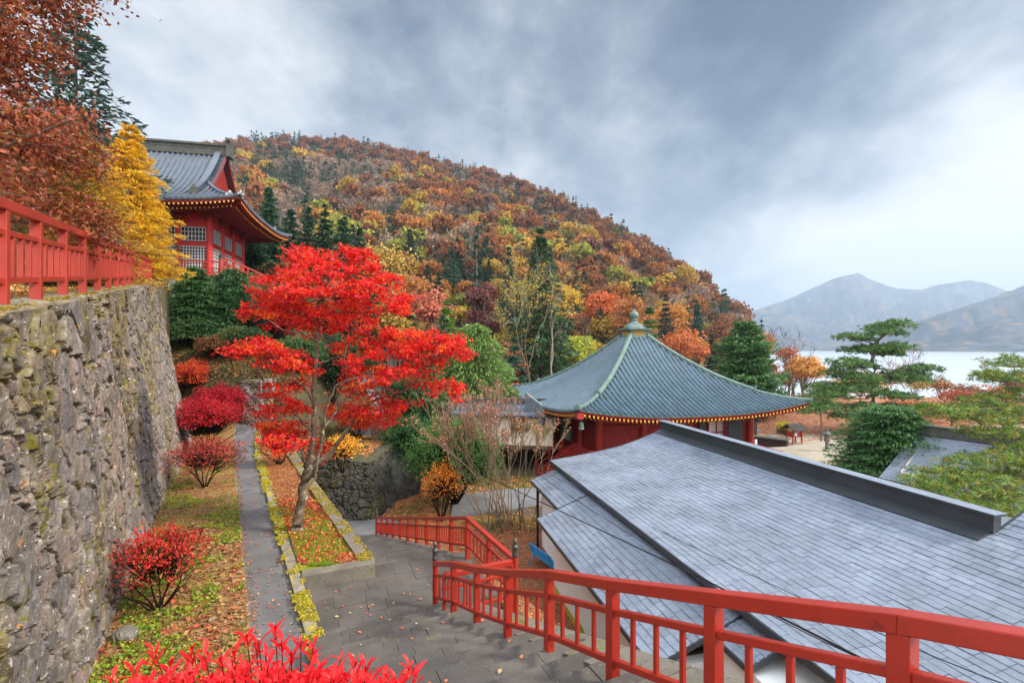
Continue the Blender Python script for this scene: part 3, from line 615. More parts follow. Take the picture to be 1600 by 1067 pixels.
    for ax, sg in (('j', -1), ('j', 1), ('i', -1), ('i', 1)):
        half = la if ax == 'j' else b; s = np.linspace(-1, 1, n); k = np.linspace(.03, 3.0, 8)
        Sg, K = np.meshgrid(s, k, indexing='ij'); hs_ = (half - K)
        if ax == 'j': i, j = Sg * hs_, sg * (b - K)
        else: i, j = sg * (la - K), Sg * hs_
        p = ctr + i[..., None] * I + j[..., None] * J; z = ze + sweep * np.abs(Sg) ** 5 * (1 - K / 6) - eave_th * 2.0 + .16 * K - .0
        so.grid(np.concatenate((p, z[..., None]), -1).reshape(-1, 3), n, 8, flip=(sg < 0) ^ (ax == 'j'))
    so.build('soffit', M_dred, root)
    # hip ridges
    for si in (-1, 1):
        for sj in (-1, 1):
            m1 = g - (top_cut if g >= b else 0)
            for (r0, r1_, rr_) in ((.30 * m1, m1, hip_r), (-.12, .30 * m1 + .25, hip_r * .72)):
                r = np.linspace(r0, r1_, 14); i = si * (la - r); j = sj * (b - r); V = []
                lat = np.array((si, -sj)) / math.sqrt(2)
                for (o_, up) in ((-1, -.02), (-1, .9), (-1.15, .95), (-1.15, 1.25), (-.6, 1.75), (0, 1.95), (.6, 1.75), (1.15, 1.25), (1.15, .95), (1, .9), (1, -.02)):
                    V.append(W3(i, j, np.maximum(r, 0), up * rr_) + np.concatenate((np.outer(o_ * rr_ * np.ones(14), lat[0] * I + lat[1] * J), np.zeros((14, 1))), 1))
                mb = MB(); mb.grid(np.stack(V, 1).reshape(-1, 3), 14, 11, flip=(si * sj > 0)); mb.add(np.stack(V, 1)[0], [tuple(range(11))])
                hr = mb.build('hip_ridge', mats[2], root)
                p = W3(np.array([si * (la - r0)]), np.array([sj * (b - r0)]), np.array([max(r0, 0.)]))[0]; dirn = si * I + sj * J; dirn /= np.linalg.norm(dirn); sd = np.array((-dirn[1], dirn[0]))
                m2 = MB(); ax3 = ((*sd, 0), (*dirn, 0), (0, 0, 1))
                m2.box(p + np.array((0, 0, rr_ * 1.1)), (rr_ * 3.4, rr_ * .8, rr_ * 2.2), ax3, taper=.7); m2.box(p + np.array((0, 0, rr_ * 2.5)), (rr_ * 1.4, rr_ * .6, rr_ * .9), ax3, taper=.5)
                for q_ in (-1, 1): m2.box(p + np.array((*(sd * q_ * rr_ * 1.7), rr_ * .7)), (rr_ * .9, rr_ * .9, rr_ * 1.0), ax3, taper=.5)
                m2.build('ridge_end_tile', mats[2], hr)
    return I, J, W3, zz
fpyr = lambda k: .52 * k + .30 * k ** 2 + .18 * k ** 3.
# ---------------------------------------------------------------- great hall with the pyramidal copper roof
HC = np.array((10.62, 39.6)); HT = .257; HA = 9.05
hall = empty('temple_hall', (HC[0], HC[1], 0), 'large red temple hall under a pyramidal green-grey copper tile roof with a ball finial', 'temple')
I, J, W3, zz = tiled_roof(HC, HT, HA, HA, HA, EYE - 4.52, 6.5, .72, fpyr, .40, hall, (M_copper, M_copridge, M_copridge), .17, 0, top_cut=.85)
def hp(i, j, z): p = HC + I * i + J * j; return np.array((p[0], p[1], z))
AX = ((*I, 0), (*J, 0), (0, 0, 1)); zt = EYE - 4.52 + 6.5 * float(fpyr(1 - .85 / HA)) - .1
fb = MB(); fb.box(hp(0, 0, zt + .32), (1.55, 1.55, .75), AX); fb.box(hp(0, 0, zt + .78), (2.15, 2.15, .14), AX); fb.box(hp(0, 0, zt + .12), (1.9, 1.9, .2), AX); fbo = fb.build('roof_crown_box', M_copridge, hall)
gp = MB()
for sx, sy in ((0, -1), (-1, 0), (1, 0), (0, 1)): gp.box(hp(sx * .785, sy * .785, zt + .42), (1.15 if sx == 0 else .02, 1.15 if sy == 0 else .02, .42), AX)
gp.build('gilded_panel', surf('worn_gilding', C(176, 140, 70), .5, .5, .3, 6, 40, 0), fbo)
fi = MB(); fi.lathe(hp(0, 0, zt + .85), [(.95, 0), (.95, .10), (.80, .14), (.74, .30), (.55, .44), (.34, .50), (.26, .62), (.30, .72), (.36, .76), (.22, .80), (.22, .86), (.36, .98), (.40, 1.15), (.36, 1.32), (.24, 1.46), (.10, 1.55), (.05, 1.66), (.005, 1.74)], 20)
fi.build('finial', M_copridge, fbo, smooth=True)
wb = 6.35; base = -.3; wt = EYE - 4.2
w_ = MB(); w_.box(hp(0, 0, (base + wt) / 2), (2 * wb - .3, 2 * wb - .3, wt - base), AX); w_.build('wall', M_dred, hall)
bt = MB()
for z, hh in ((wt - .45, .35), (wt - 1.3, .16), (2.1, .18)): bt.box(hp(0, 0, z), (2 * wb + .06, 2 * wb + .06, hh), AX)
bt.build('tie_beams', M_dred, hall)
for (si, sj) in [(a, -1) for a in (-1, -.45, .15, .62, 1)] + [(-1, a) for a in (-.5, 0, .5, 1)] + [(1, -.33), (1, .33), (1, 1)]:
    mb = MB(); mb.lathe(hp(si * wb, sj * wb, base), [(.24, 0), (.24, wt - base), (.01, wt - base + .01)], 12); mb.build('pillar', M_red, hall, smooth=False)
def on_front(px, py, n, c0, off):      # point where the sight line meets the vertical plane through c0+off*n
    r = np.array(((px - 800) / F, 1., -(py - HY) / F)); k = np.dot(c0 + n * off, n) / np.dot(r[:2], n); q = r * k; return np.array((q[0], q[1], q[2] + EYE))
def panel(a, b_, n, th_, mat, name, root, push=0.):
    # rectangle between two points on a vertical face with outward normal n
    d = b_[:2] - a[:2]; L = np.linalg.norm(d); u = d / L; c = (a + b_) / 2; mb = MB(); mb.box((c[0] + n[0] * push, c[1] + n[1] * push, c[2]), (L, th_, abs(a[2] - b_[2])), ((*u, 0), (*n, 0), (0, 0, 1))); return mb.build(name, mat, root), u, L
nf = -J
for a, b_ in (((1106, 657), (1131, 688)),):
    p = on_front(a[0], a[1], nf, HC, wb + .1); q = on_front(b_[0], b_[1], nf, HC, wb + .1); o1, u, L = panel(p, q, nf, .06, M_lattice, 'window', hall)
    for k in (0, .5, 1):
        c = p + (q - p) * np.array((k, k, 0)); mb = MB(); mb.box((c[0] + nf[0] * .04, c[1] + nf[1] * .04, (p[2] + q[2]) / 2), (.10, .06, abs(p[2] - q[2])), ((*u, 0), (*nf, 0), (0, 0, 1))); mb.build('window_frame', M_dred, o1)
    for zf in (.0, .42, 1.):
        c = (p + q) / 2; mb = MB(); mb.box((c[0] + nf[0] * .045, c[1] + nf[1] * .045, q[2] + (p[2] - q[2]) * zf), (L, .07, .09), ((*u, 0), (*nf, 0), (0, 0, 1))); mb.build('window_frame', M_dred, o1)
p = on_front(1093, 658, nf, HC, wb + .25); q = on_front(1103, 690, nf, HC, wb + .25); panel(p, q, nf, .07, M_tileedge, 'shutter', hall)
M_shutter = surf('grey_board_door', C(72, 76, 82), .7, .3, .2, 3, 30, .2, 20)
p = on_front(1138, 656, nf, HC, wb + .9); q = on_front(1160, 692, nf, HC, wb + .9); o1, u, L = panel(p, q, nf, .08, M_shutter, 'shutter', hall)
mb = MB()
for k in range(12): mb.box(((p + q)[0] / 2 + nf[0] * .05, (p + q)[1] / 2 + nf[1] * .05, q[2] + (p[2] - q[2]) * (k + .5) / 12), (L, .03, .05), ((*u, 0), (*nf, 0), (0, 0, 1)))
mb.build('boards', M_cap, o1)
# left face: door, porch and stairs
nl = -I
p = on_front(875.5, 662, nl, HC, wb + .12); q = on_front(893, 690, nl, HC, wb + .12)
dr, u, L = panel(p, q, nl, .05, M_lattice, 'door', hall)
mb = MB()
for k in (0, .5, 1): c = p + (q - p) * np.array((k, k, 0)); mb.box((c[0] + nl[0] * .04, c[1] + nl[1] * .04, (p[2] + q[2]) / 2), (.08, .05, abs(p[2] - q[2]) + .1), ((*u, 0), (*nl, 0), (0, 0, 1)))
for k in range(9): c = (p + q) / 2; mb.box((c[0] + nl[0] * .035, c[1] + nl[1] * .035, q[2] + (p[2] - q[2]) * k / 8), (L, .04, .05), ((*u, 0), (*nl, 0), (0, 0, 1)))
mb.build('door_lattice', M_dark, dr)
vz = 1.75
ve = MB(); ve.box(hp(0, 0, vz), (2 * wb + 3.0, 2 * wb + 3.0, .22), AX); ve.build('veranda', M_red, hall)
vs = MB()
for si in np.linspace(-1, 1, 8):
    for sj in (-1, 1): vs.box(hp(si * (wb + 1.2), sj * (wb + 1.2), .7), (.2, .2, 2.0), AX); vs.box(hp(sj * (wb + 1.2), si * (wb + 1.2), .7), (.2, .2, 2.0), AX)
vs.build('veranda_posts', M_dred, hall)
sb = MB(); j0 = -4.0
for k in range(7): sb.box(hp(-wb - 1.5 - .28 * (k + .5), j0, vz - .22 * (k + .5) - .1), (.3, 2.0, .07), AX)
for s_ in (-1, 1):
    a = hp(-wb - 1.45, j0 + s_ * 1.05, vz - .1); b2 = hp(-wb - 3.5, j0 + s_ * 1.05, vz - 1.65); sb.beam(a, b2, .09, .34); 
    for dz in (.55, .95): sb.beam(a + (0, 0, dz), b2 + (0, 0, dz), .07, .08)
    for k in (0, .5, 1): c = a + (b2 - a) * k; sb.box(c + (0, 0, .45), (.09, .09, 1.1), AX)
sb.build('porch_stairs', M_dred, hall)
pr = MB()
for k in range(10): pr.box(hp(-wb - 1.4, j0 - 1.1 - .27 * k, vz + .5), (.05, .05, .9), AX)
for k in (0, .5, 1): pr.beam(hp(-wb - 1.4, j0 - 1.05, vz + .15 + .8 * k), hp(-wb - 1.4, j0 - 3.7, vz + .15 + .8 * k), .06, .07)
for k in range(12): pr.box(hp(-wb - 1.4 + .25 * k, j0 - 3.7, vz + .5), (.05, .05, .9), AX)
for k in (0, .5, 1): pr.beam(hp(-wb - 1.4, j0 - 3.7, vz + .15 + .8 * k), hp(-wb + 1.5, j0 - 3.7, vz + .15 + .8 * k), .06, .07)
pr.build('porch_rail', M_dred, hall)
bl = MB(); c = hp(-HA + .35, -HA + .35, EYE - 4.52 - .1); bl.tube([c + (0, 0, .3), c], .015, 5); bl.lathe(c - (0, 0, .5), [(.17, 0), (.19, .04), (.15, .1), (.14, .38), (.08, .47), (.01, .5)], 12); bl.build('wind_bell', M_copridge, hall)
cb = MB(); c = hp(-HA + .12, -HA + .12, EYE - 4.22); cb.box(c, (.42, .42, .36), AX); cb.build('corner_beam_end', M_fence, hall)

# ---------------------------------------------------------------- gate pavilion on the upper terrace (hip-and-gable roof)
PT = .19; gi = np.array((math.cos(PT), math.sin(PT))); gj = np.array((-math.sin(PT), math.cos(PT)))
C0 = np.array((-20.35, 34.)); la, b = 8.8, 6.3
PC = C0 - gi * la + gj * b; pav = empty('temple_pavilion', (PC[0], PC[1], EYE + 5.8), 'red temple pavilion with grey hip-and-gable tile roof on the upper left terrace', 'temple')
fir = lambda k: .50 * k + .2 * k ** 2 + .30 * k ** 3
zeP = EYE + 10.85; riP = 6.0
I2, J2, W2, zz2 = tiled_roof(PC, PT, la, b, 3.6, zeP, riP, .62, fir, .40, pav, (M_tile, M_tileedge, M_tile), .15, 0, eave_th=.18)
def pp(i, j, z): p = PC + I2 * i + J2 * j; return np.array((p[0], p[1], z))
AX2 = ((*I2, 0), (*J2, 0), (0, 0, 1))
rz = zeP + riP
m1 = MB(); m1.box(pp(0, 0, rz + .2), (2 * (la - 3.2), .5, .8), AX2); m1.box(pp(0, 0, rz + .66), (2 * (la - 3.1), .75, .12), AX2); m1.box(pp(0, 0, rz + .78), (2 * (la - 3.2), .4, .14), AX2); m1.box(pp(0, 0, rz + .38), (2 * (la - 3.15), .56, .08), AX2); rd = m1.build('roof_ridge', M_tileedge, pav)
for s_ in (-1, 1):
    m1 = MB(); m1.box(pp(s_ * (la - 3.05), 0, rz + .35), (.34, .9, 1.3), AX2, taper=.8); m1.box(pp(s_ * (la - 3.05), 0, rz + 1.1), (.3, 1.3, .22), AX2); m1.build('ridge_end_tile', M_tileedge, rd)
    # gable: red triangle, bargeboards, descending ridges
    gb = la - 3.6 - .15; jj = np.linspace(-(b - 2.6), b - 2.6, 21); run = b - np.abs(jj); top = zeP + riP * fir(run / b) - .12; bot = np.full(21, zeP + riP * fir(2.6 / b) - .15)
    V = [pp(s_ * gb, j, z) for j, z in zip(jj, top)] + [pp(s_ * gb, j, z) for j, z in zip(jj, bot)]
    m1 = MB(); m1.add(V, [(k, k + 1, 22 + k, 21 + k) for k in range(20)]); m1.build('gable', M_dred, pav)
    m1 = MB()
    for sj in (-1, 1):
        for k in range(9):
            ja, jb = [(b - 2.6) * (1 - q / 9.) for q in (k, k + 1)]
            za, zb = [zeP + riP * float(fir((b - j_) / b)) for j_ in (ja, jb)]
            m1.beam(pp(s_ * (gb + .42), sj * ja, za - .02), pp(s_ * (gb + .42), sj * jb, zb - .02), .16, .34)
    m1.build('bargeboard', M_dred, pav)
    for sj in (-1, 1):
        m1 = MB(); js = np.linspace(b - 2.0, .2, 12); 
        for ja, jb in zip(js[:-1], js[1:]):
            za, zb = [zeP + riP * float(fir((b - j_) / b)) for j_ in (ja, jb)]
            m1.beam(pp(s_ * (gb - .15), sj * ja, za + .26), pp(s_ * (gb - .15), sj * jb, zb + .26), .34, .42); m1.beam(pp(s_ * (gb - .15), sj * ja, za + .5), pp(s_ * (gb - .15), sj * jb, zb + .5), .46, .1)
        # little tiled lip outside the descending ridge
        o1 = m1.build('descending_ridge', M_tile, pav)
        m1 = MB(); q = pp(s_ * (gb - .15), sj * (b - 1.85), zeP + riP * float(fir(1.85 / b)) + .3); m1.box(q, (.7, .3, .5), AX2, taper=.6); m1.box(q + (0, 0, .35), (.3, .25, .3), AX2, taper=.5); m1.build('ridge_end_tile', M_tileedge, o1)
        m1 = MB()
        for ja, jb in zip(js[:-1], js[1:]):
            za, zb = [zeP + riP * float(fir((b - j_) / b)) for j_ in (ja, jb)]
            for e_ in range(2):
                f_ = (e_ + .5) / 2; j_ = ja + (jb - ja) * f_; z_ = za + (zb - za) * f_; m1.beam(pp(s_ * (gb + .05), sj * j_, z_ + .1), pp(s_ * (gb + .52), sj * j_, z_ + .05), .16, .12)
            m1.beam(pp(s_ * (gb + .28), sj * ja, za + .02), pp(s_ * (gb + .28), sj * jb, zb + .02), .5, .06)
        m1.build('verge_tiles', M_tile, pav)
fz = EYE + 5.75
wi, wj = la - 3.3, b - 3.0
m1 = MB(); m1.box(pp(0, 0, (fz + zeP) / 2), (2 * wi - .2, 2 * wj - .2, zeP - fz + .4), AX2); m1.build('wall', M_temple, pav)
m1 = MB()
for z, hh in ((fz + .12, .24), (fz + 2.55, .3), (fz + 4.1, .3), (fz + 1.1, .1)): m1.box(pp(0, 0, z), (2 * wi + .1, 2 * wj + .1, hh), AX2)
m1.build('tie_beams', M_temple, pav)
ips = np.linspace(-wi, wi, 6); jps = np.linspace(-wj, wj, 4)
for i_, j_ in [(q, -wj) for q in ips] + [(wi, q) for q in jps[1:]] + [(q, wj) for q in ips[:-1]] + [(-wi, q) for q in jps[1:-1]]:
    m1 = MB(); m1.lathe(pp(i_, j_, fz), [(.22, 0), (.22, 4.9), (.01, 4.91)], 12); m1.build('pillar', M_temple, pav)
    m1 = MB()                                    # bracket clusters
    for k in range(3): m1.box(pp(i_, j_, fz + 4.45 + .24 * k), (.5 + .5 * k, .5 + .5 * k, .12), AX2); m1.box(pp(i_, j_, fz + 4.57 + .24 * k), (.25 + .4 * k, .25 + .4 * k, .12), AX2)
    m1.build('bracket', M_dred, pav)
def lattice(c, u, n, w, h, nx, nz, name='window'):
    ax = ((*u, 0), (*n, 0), (0, 0, 1)); n3 = np.array((*n, 0)); u3 = np.array((*u, 0))
    m1 = MB(); m1.box(c, (w, .05, h), ax); o = m1.build(name, M_dark, pav)
    m1 = MB()
    for k in range(nx + 1): m1.box(c + u3 * (k / nx - .5) * w + n3 * .04, (.055, .05, h), ax)
    for k in range(nz + 1): m1.box(c + np.array((0, 0, (k / nz - .5) * h)) + n3 * .045, (w + .05, .05, .055), ax)
    m1.build('lattice', M_lattice, o)
for k in range(5):
    c = pp((ips[k] + ips[k + 1]) / 2, -wj - .02, fz + 3.35); lattice(c, I2, -J2, 1.75, 1.05, 7, 3)
    c = pp((ips[k] + ips[k + 1]) / 2, -wj - .02, fz + 1.25); lattice(c, I2, -J2, 1.85, 2.2, 9, 9, 'door')
for k in range(3):
    c = pp(wi + .02, (jps[k] + jps[k + 1]) / 2, fz + 3.35); lattice(c, J2, I2, 1.5, 1.05, 5, 5)
    c = pp(wi + .02, (jps[k] + jps[k + 1]) / 2, fz + 1.25); lattice(c, J2, I2, 1.5, 2.2, 5, 8, 'door')
m1 = MB(); m1.box(pp(0, 0, fz - .12), (2 * wi + 3.2, 2 * wj + 3.2, .24), AX2); m1.build('veranda', M_temple, pav)
m1 = MB(); m1.box(pp(0, 0, fz - 1.9), (2 * wi + 2.4, 2 * wj + 2.4, 3.3), AX2); m1.build('plinth', M_white, pav)
# veranda balustrade
m1 = MB(); vi, vj = wi + 1.45, wj + 1.45
for a, b_ in ((pp(-vi, -vj, fz), pp(vi, -vj, fz)), (pp(vi, -vj, fz), pp(vi, vj, fz))):
    for dz, hh in ((.12, .09), (.42, .07), (.95, .11)): m1.beam(a + (0, 0, dz), b_ + (0, 0, dz), .09, hh)
    n = int(np.linalg.norm(b_ - a) / 1.25)
    for k in range(n + 1): m1.box(a + (b_ - a) * k / n + (0, 0, .48), (.11, .11, .95), AX2)
    for k in range(n * 3): m1.box(a + (b_ - a) * (k + .5) / (n * 3) + (0, 0, .27), (.07, .07, .3), AX2)
m1.build('veranda_rail', M_fence, pav)
m1 = MB(); q = pp(vi, -vj, fz); m1.lathe(q - (0, 0, .3), [(.17, 0), (.17, 1.5)], 12); o1 = m1.build('newel_post', M_fence, pav); m1 = MB(); finial(m1, q[0], q[1], q[2] + 1.2, .17); m1.build('finial', M_cap, o1, smooth=True)
# stair rail going down to the right of the pavilion
stp = empty('stair_flight', tuple(P(352, 425, 33.5)), 'pale stone stair with red rail descending right of the upper pavilion', 'stairs')
a = P(354, 424, 33.3); b_ = P(440, 462, 35.5)
for nm, dz, w, hh in (('top_rail', .95, .12, .12), ('middle_rail', .55, .08, .08), ('bottom_rail', .2, .08, .1)):
    m1 = MB(); m1.beam(a + (0, 0, dz), b_ + (0, 0, dz), w, hh); m1.build(nm, M_fence, stp)
for k in range(9): m1 = MB(); c = a + (b_ - a) * k / 8; m1.rbox(c + (0, 0, .48), (.11, .11, .95), 0); m1.build('post', M_fence, stp)
m1 = MB()
for k in range(14):
    c = a + (b_ - a) * (k + .5) / 14; m1.rbox(c + np.array((-.2, 1.0, -1.2)), (.40, 2.6, 2.1), .3)
m1.build('steps', M_white, stp)
# ---------------------------------------------------------------- slate-roofed house below the railing
eV = np.array((.973, .230)); eW = np.array((-.230, .973))
def hv(v, w, z): p = eV * v + eW * w; return np.array((p[0], p[1], z))
def slate_house(root):
    A = P(1035, 670, 21.9); B = P(1555, 830, 9.6); vr = float(A[:2] @ eV); zr = EYE - 3.85
    vr = (float(A[:2] @ eV) + float(B[:2] @ eV)) / 2
    E1 = P(870, 720, 20.6); ve = 6.42; wA = float(A[:2] @ eW); wB = float(B[:2] @ eW)
    pv = [ve, 8, 9.2, 10.2, 11.1, vr]; pzz = [EYE - 5.05, EYE - 4.87, EYE - 4.70, EYE - 4.50, EYE - 4.22, zr]
    from math import floor
    def rz_(v):
        v = np.asarray(v, float); z = np.interp(v, pv, pzz)
        z2 = (np.interp(v - .5, pv, pzz) + np.interp(v + .5, pv, pzz)) / 2
        z = np.where((v > ve + .5) & (v < vr - .5), z2, z)
        return np.where(v > vr, zr + .45 * (v - vr), z)
    ax = ((*eW, 0), (*eV, 0), (0, 0, 1))
    def courses(v0, v1, w0, w1, zf, name, row=.17, brick=.36, seed=1, skew=0.):
        mb = MB(); rnd = random.Random(seed); v = v0; k = 0
        while v < v1 - .01:
            vb = min(v + row, v1); wa = w0; off = rnd.uniform(.1, brick); first = True
            edges = [w0]; q = w0 + off
            while q < w1 - .05: edges.append(q); q += brick * rnd.uniform(.93, 1.07)
            edges.append(w1)
            e = np.array(edges); n = len(e) - 1; za = float(zf(v)) + .012; zb = float(zf(vb)) + .004
            wob = (fbm(e / 1.3, e * 0 + v / 1.1, 40 + seed) - .5) * .03 + (fbm(e / .45, e * 0 + v / .4, 50 + seed) - .5) * .006
            a = e[:-1] + .0035; b_ = e[1:] - .0035; la_ = rs.random
            jit = np.array([rnd.uniform(-.004, .004) for _ in range(n)]); wz = (wob[:-1] + wob[1:]) / 2
            def col4(vv, zz_): 
                L_ = np.concatenate((np.outer(vv * np.ones(n), eV) + np.outer(a, eW), (zz_ + jit + wob[:-1])[:, None]), 1); R_ = np.concatenate((np.outer(vv * np.ones(n), eV) + np.outer(b_, eW), (zz_ + jit + wob[1:])[:, None]), 1); return L_, R_
            l0, r0 = col4(v, za); l1, r1_ = col4(vb + .02, zb); l2, r2 = l0.copy(), r0.copy(); l2[:, 2] -= .014; r2[:, 2] -= .014
            V = np.stack((l0, r0, r1_, l1, l2, r2), 1).reshape(-1, 3); base = np.arange(n)[:, None] * 6
            t_ = np.array([rnd.choice((.9, .96, 1., 1., 1.04, 1.09)) for _ in range(n)]); t_ = np.repeat(t_, 6)[:, None] * np.array((1, 1, 1.))
            mb.add(V, (base + np.array((3, 2, 1, 0)), base + np.array((0, 1, 5, 4))), t_)
            v = vb
        # under-sheet
        n = 40; vv = np.linspace(v0, v1, n); V = np.stack([np.stack([hv(q, w0, float(zf(q)) - .015), hv(q, w1, float(zf(q)) - .015)]) for q in vv]); mb.grid(V.reshape(-1, 3), n, 2, (.62, .62, .62))
        return mb
    main = courses(ve, vr, -1.0, wA, rz_, 'roof', seed=1)
    ext = courses(vr, vr + 3.4, -1.0, wB - .05, rz_, 'roof', seed=2); main.merge(ext)
    far = MB(); vv = np.linspace(vr, 2 * vr - ve, 14)
    far.grid(np.stack([np.stack([hv(q, wB, float(rz_(2 * vr - q)) - .02), hv(q, wA, float(rz_(2 * vr - q)) - .02)]) for q in vv]).reshape(-1, 3), 14, 2, (.9, .9, .9)); main.merge(far)
    main.build('roof', M_slate, root)
    f = MB()                                      # edges
    f.beam(hv(ve - .01, -1, float(rz_(ve)) - .06), hv(ve - .01, wA, float(rz_(ve)) - .06), .05, .14)
    vs_ = np.linspace(ve, vr, 14)
    for q0, q1 in zip(vs_[:-1], vs_[1:]):
        f.beam(hv(q0, wA + .02, float(rz_(q0)) - .05), hv(q1, wA + .02, float(rz_(q1)) - .05), .05, .13); f.beam(hv(2 * vr - q0, wA + .02, float(rz_(q0)) - .05), hv(2 * vr - q1, wA + .02, float(rz_(q1)) - .05), .05, .13)
    vs_ = np.linspace(vr + .1, vr + 3.4, 8)
    for q0, q1 in zip(vs_[:-1], vs_[1:]): f.beam(hv(q0, wB - .03, float(rz_(q0)) - .04), hv(q1, wB - .03, float(rz_(q1)) - .04), .05, .12)
    f.build('roof_edge_trim', M_flash, root)
    r_ = MB(); ridge_top = .34
    r_.box(hv(vr, (wA + wB) / 2 - .0, zr + .17), (wA - wB + .1, .22, .36), ax); r_.box(hv(vr, (wA + wB) / 2, zr + ridge_top + .03), (wA - wB + .2, .36, .05), ax)
    for s_ in (-1, 1): r_.box(hv(vr + s_ * .26, (wA + wB) / 2, zr - .07), (wA - wB, .42, .04), ((*eW, 0), (eV[0] * .93, eV[1] * .93, -.36 * s_), (eV[0] * .36 * s_, eV[1] * .36 * s_, .93)))
    r_.build('ridge_box', M_flash, root)
    c_ = MB(); c_.box(hv(vr, (wA + wB) / 2, zr + ridge_top + .062), (wA - wB + .22, .38, .012), ax); c_.build('ridge_cap', M_slate, root)
    # lean-to roofs under the main eave
    lz = lambda v: EYE - 5.3 - .36 * (6.5 - np.asarray(v, float))
    lean = []
    for k, (v0, w0, w1) in enumerate(((5.36, 15.5, 19.1), (4.57, 7.75, 15.45), (5.83, 6.75, 7.7))):
        mb = courses(v0, 6.6, w0, w1, lz, 'roof', row=.17, brick=.30, seed=5 + k); o1 = mb.build('lean_to_roof', M_slate, root); lean.append(o1)
        f = MB(); f.beam(hv(v0 - .01, w0, float(lz(v0)) - .05), hv(v0 - .01, w1, float(lz(v0)) - .05), .04, .11)
        for w in (w0, w1): f.beam(hv(v0, w, float(lz(v0)) - .05), hv(6.5, w, float(lz(6.5)) - .05), .04, .11)
        f.build('roof_edge_trim', M_flash, o1)
        so = MB(); so.add([hv(v0, w0, float(lz(v0)) - .12), hv(6.6, w0, float(lz(6.6)) - .12), hv(6.6, w1, float(lz(6.6)) - .12), hv(v0, w1, float(lz(v0)) - .12)], [(0, 1, 2, 3)]); so.build('soffit', M_dwood, o1)
    wl = MB()
    wl.box(hv(7.15 + 4.7, (wA - 1.5) / 2, 1.7), (wA - .6 + 2, 9.4, 5.4), ax)      # main body
    wl.build('wall', M_white, root)
    w2 = MB(); w2.box(hv(5.95, 11.5, 1.55), (7.2, 1.75, 3.5), ax); w2.box(hv(6.3, 17.1, 1.6), (3.3, 1.1, 3.6), ax, (1, 1, 1))
    w2.box(hv(6.55, 5.9, 1.6), (3.9, 1.2, 4.4), ax)
    w2.build('lean_to_wall', M_stain, root)
    # moss stain strip, posts and brackets
    for w in (15.0, 18.7): sp = MB(); sp.box(hv(5.55, w, 1.8), (.09, .09, 3.6), ax); sp.build('post', M_dwood, root)
    for w in (8.2, 6.95): sp = MB(); sp.box(hv(5.7, w, EYE - 6.2), (.12, 1.3, .1), ax); sp.build('eave_bracket', M_dwood, root)
    # clay-coloured drain pipe at the re-entrant corner
    dp = MB(); dp.tube([hv(5.6, 7.6, 3.3), hv(5.6, 7.6, 0)], .05, 8); dp.build('drain_pipe', M_dwood, root)
    return rz_, lz, vr, zr
sh_ = empty('slate_roof_house', tuple(hv(6.5, 10, .6)), 'white-walled house with a long wet grey slate roof below the near railing', 'house')
rz_, lz, vr, zr = slate_house(sh_)
# mossy yellow stain at the foot of the white wall (its own growth, irregular)
M_stain2 = None
n = MB(); ii = np.linspace(8.0, 15.0, 60); up = .75 + .35 * fbm(ii / .6, ii * 0, 4) * 2 - .3
n.grid(np.stack([np.stack([hv(5.055, w, .2), hv(5.055, w, .9 + .5 * float(u_))]) for w, u_ in zip(ii, up)]).reshape(-1, 3), 60, 2); 
n.build('moss_stain', surf('yellow_moss_film', C(200, 190, 70), .9, .1, .3, 3, 20, 0), sh_)
# power cables over the roof
for k, (a, b_, m_, lb) in enumerate(((P(640, 690, 30), P(1520, 1120, 4.2), P(905, 812, 13.5), 'thick black power cable running low over the slate lean-to roof'),
                                    (P(700, 640, 30), P(1660, 1110, 4.1), P(990, 838, 12), 'thin black wire sagging over the lower slate roof'),
                                    (P(700, 655, 32), P(1720, 1080, 4.3), P(1075, 850, 11.5), 'thinnest black wire running higher across the slate roof'))):
    tt_ = np.linspace(0, 1, 24)[:, None]; c = m_ * 2 - (a + b_) / 2; q = a * (1 - tt_) ** 2 + 2 * c * tt_ * (1 - tt_) + b_ * tt_ ** 2
    mb = MB().tube(q, (.017, .009, .008)[k], 5); tag(mb.build('power_cable', M_wire, o=tuple(a)), lb, 'cable')
# hose by the wall
q = np.array([P(903, 985, 10.3), P(908, 992, 10.1), P(916, 1003, 9.8), P(924, 1012, 9.6)]); q[:, 2] = [.95, .9, .9, .9]
mb = MB().tube(q, .03, 8); mb.tube(q + (.09, .02, .0), .03, 8); tag(mb.build('garden_hose', M_green, o=tuple(q[0])), 'green hose lying at the foot of the white house wall', 'hose')
# blue folding seat leaning by the lean-to
bs = P(853, 880, 17.5); zb = G(bs[0], bs[1]); br = empty('blue_bench', (bs[0], bs[1], zb), 'bright blue slatted bench standing on fallen leaves beside the white wall', 'bench')
ang = -1.05; ca = np.array((math.cos(ang), math.sin(ang), 0)); cn = np.array((-math.sin(ang), math.cos(ang), 0)); c0 = np.array((bs[0], bs[1], zb))
m1 = MB()
for k in range(4): m1.rbox(c0 + cn * (.09 * k - .15) + (0, 0, .42), (1.5, .075, .03), ang)
m1.build('seat', M_blue, br); m1 = MB()
for k in range(3): m1.rbox(c0 - cn * (.22 + .03 * k) + (0, 0, .56 + .12 * k), (1.5, .03, .09), ang)
m1.build('backrest', M_blue, br)
for s_ in (-1, 1):
    m1 = MB(); m1.tube([c0 + ca * .62 * s_ + cn * .2, c0 + ca * .6 * s_ + cn * .12 + (0, 0, .42)], .022, 6); m1.tube([c0 + ca * .62 * s_ - cn * .34, c0 + ca * .6 * s_ - cn * .2 + (0, 0, .42), c0 + ca * .6 * s_ - cn * .31 + (0, 0, .9)], .022, 6); m1.build('leg', M_blue, br)

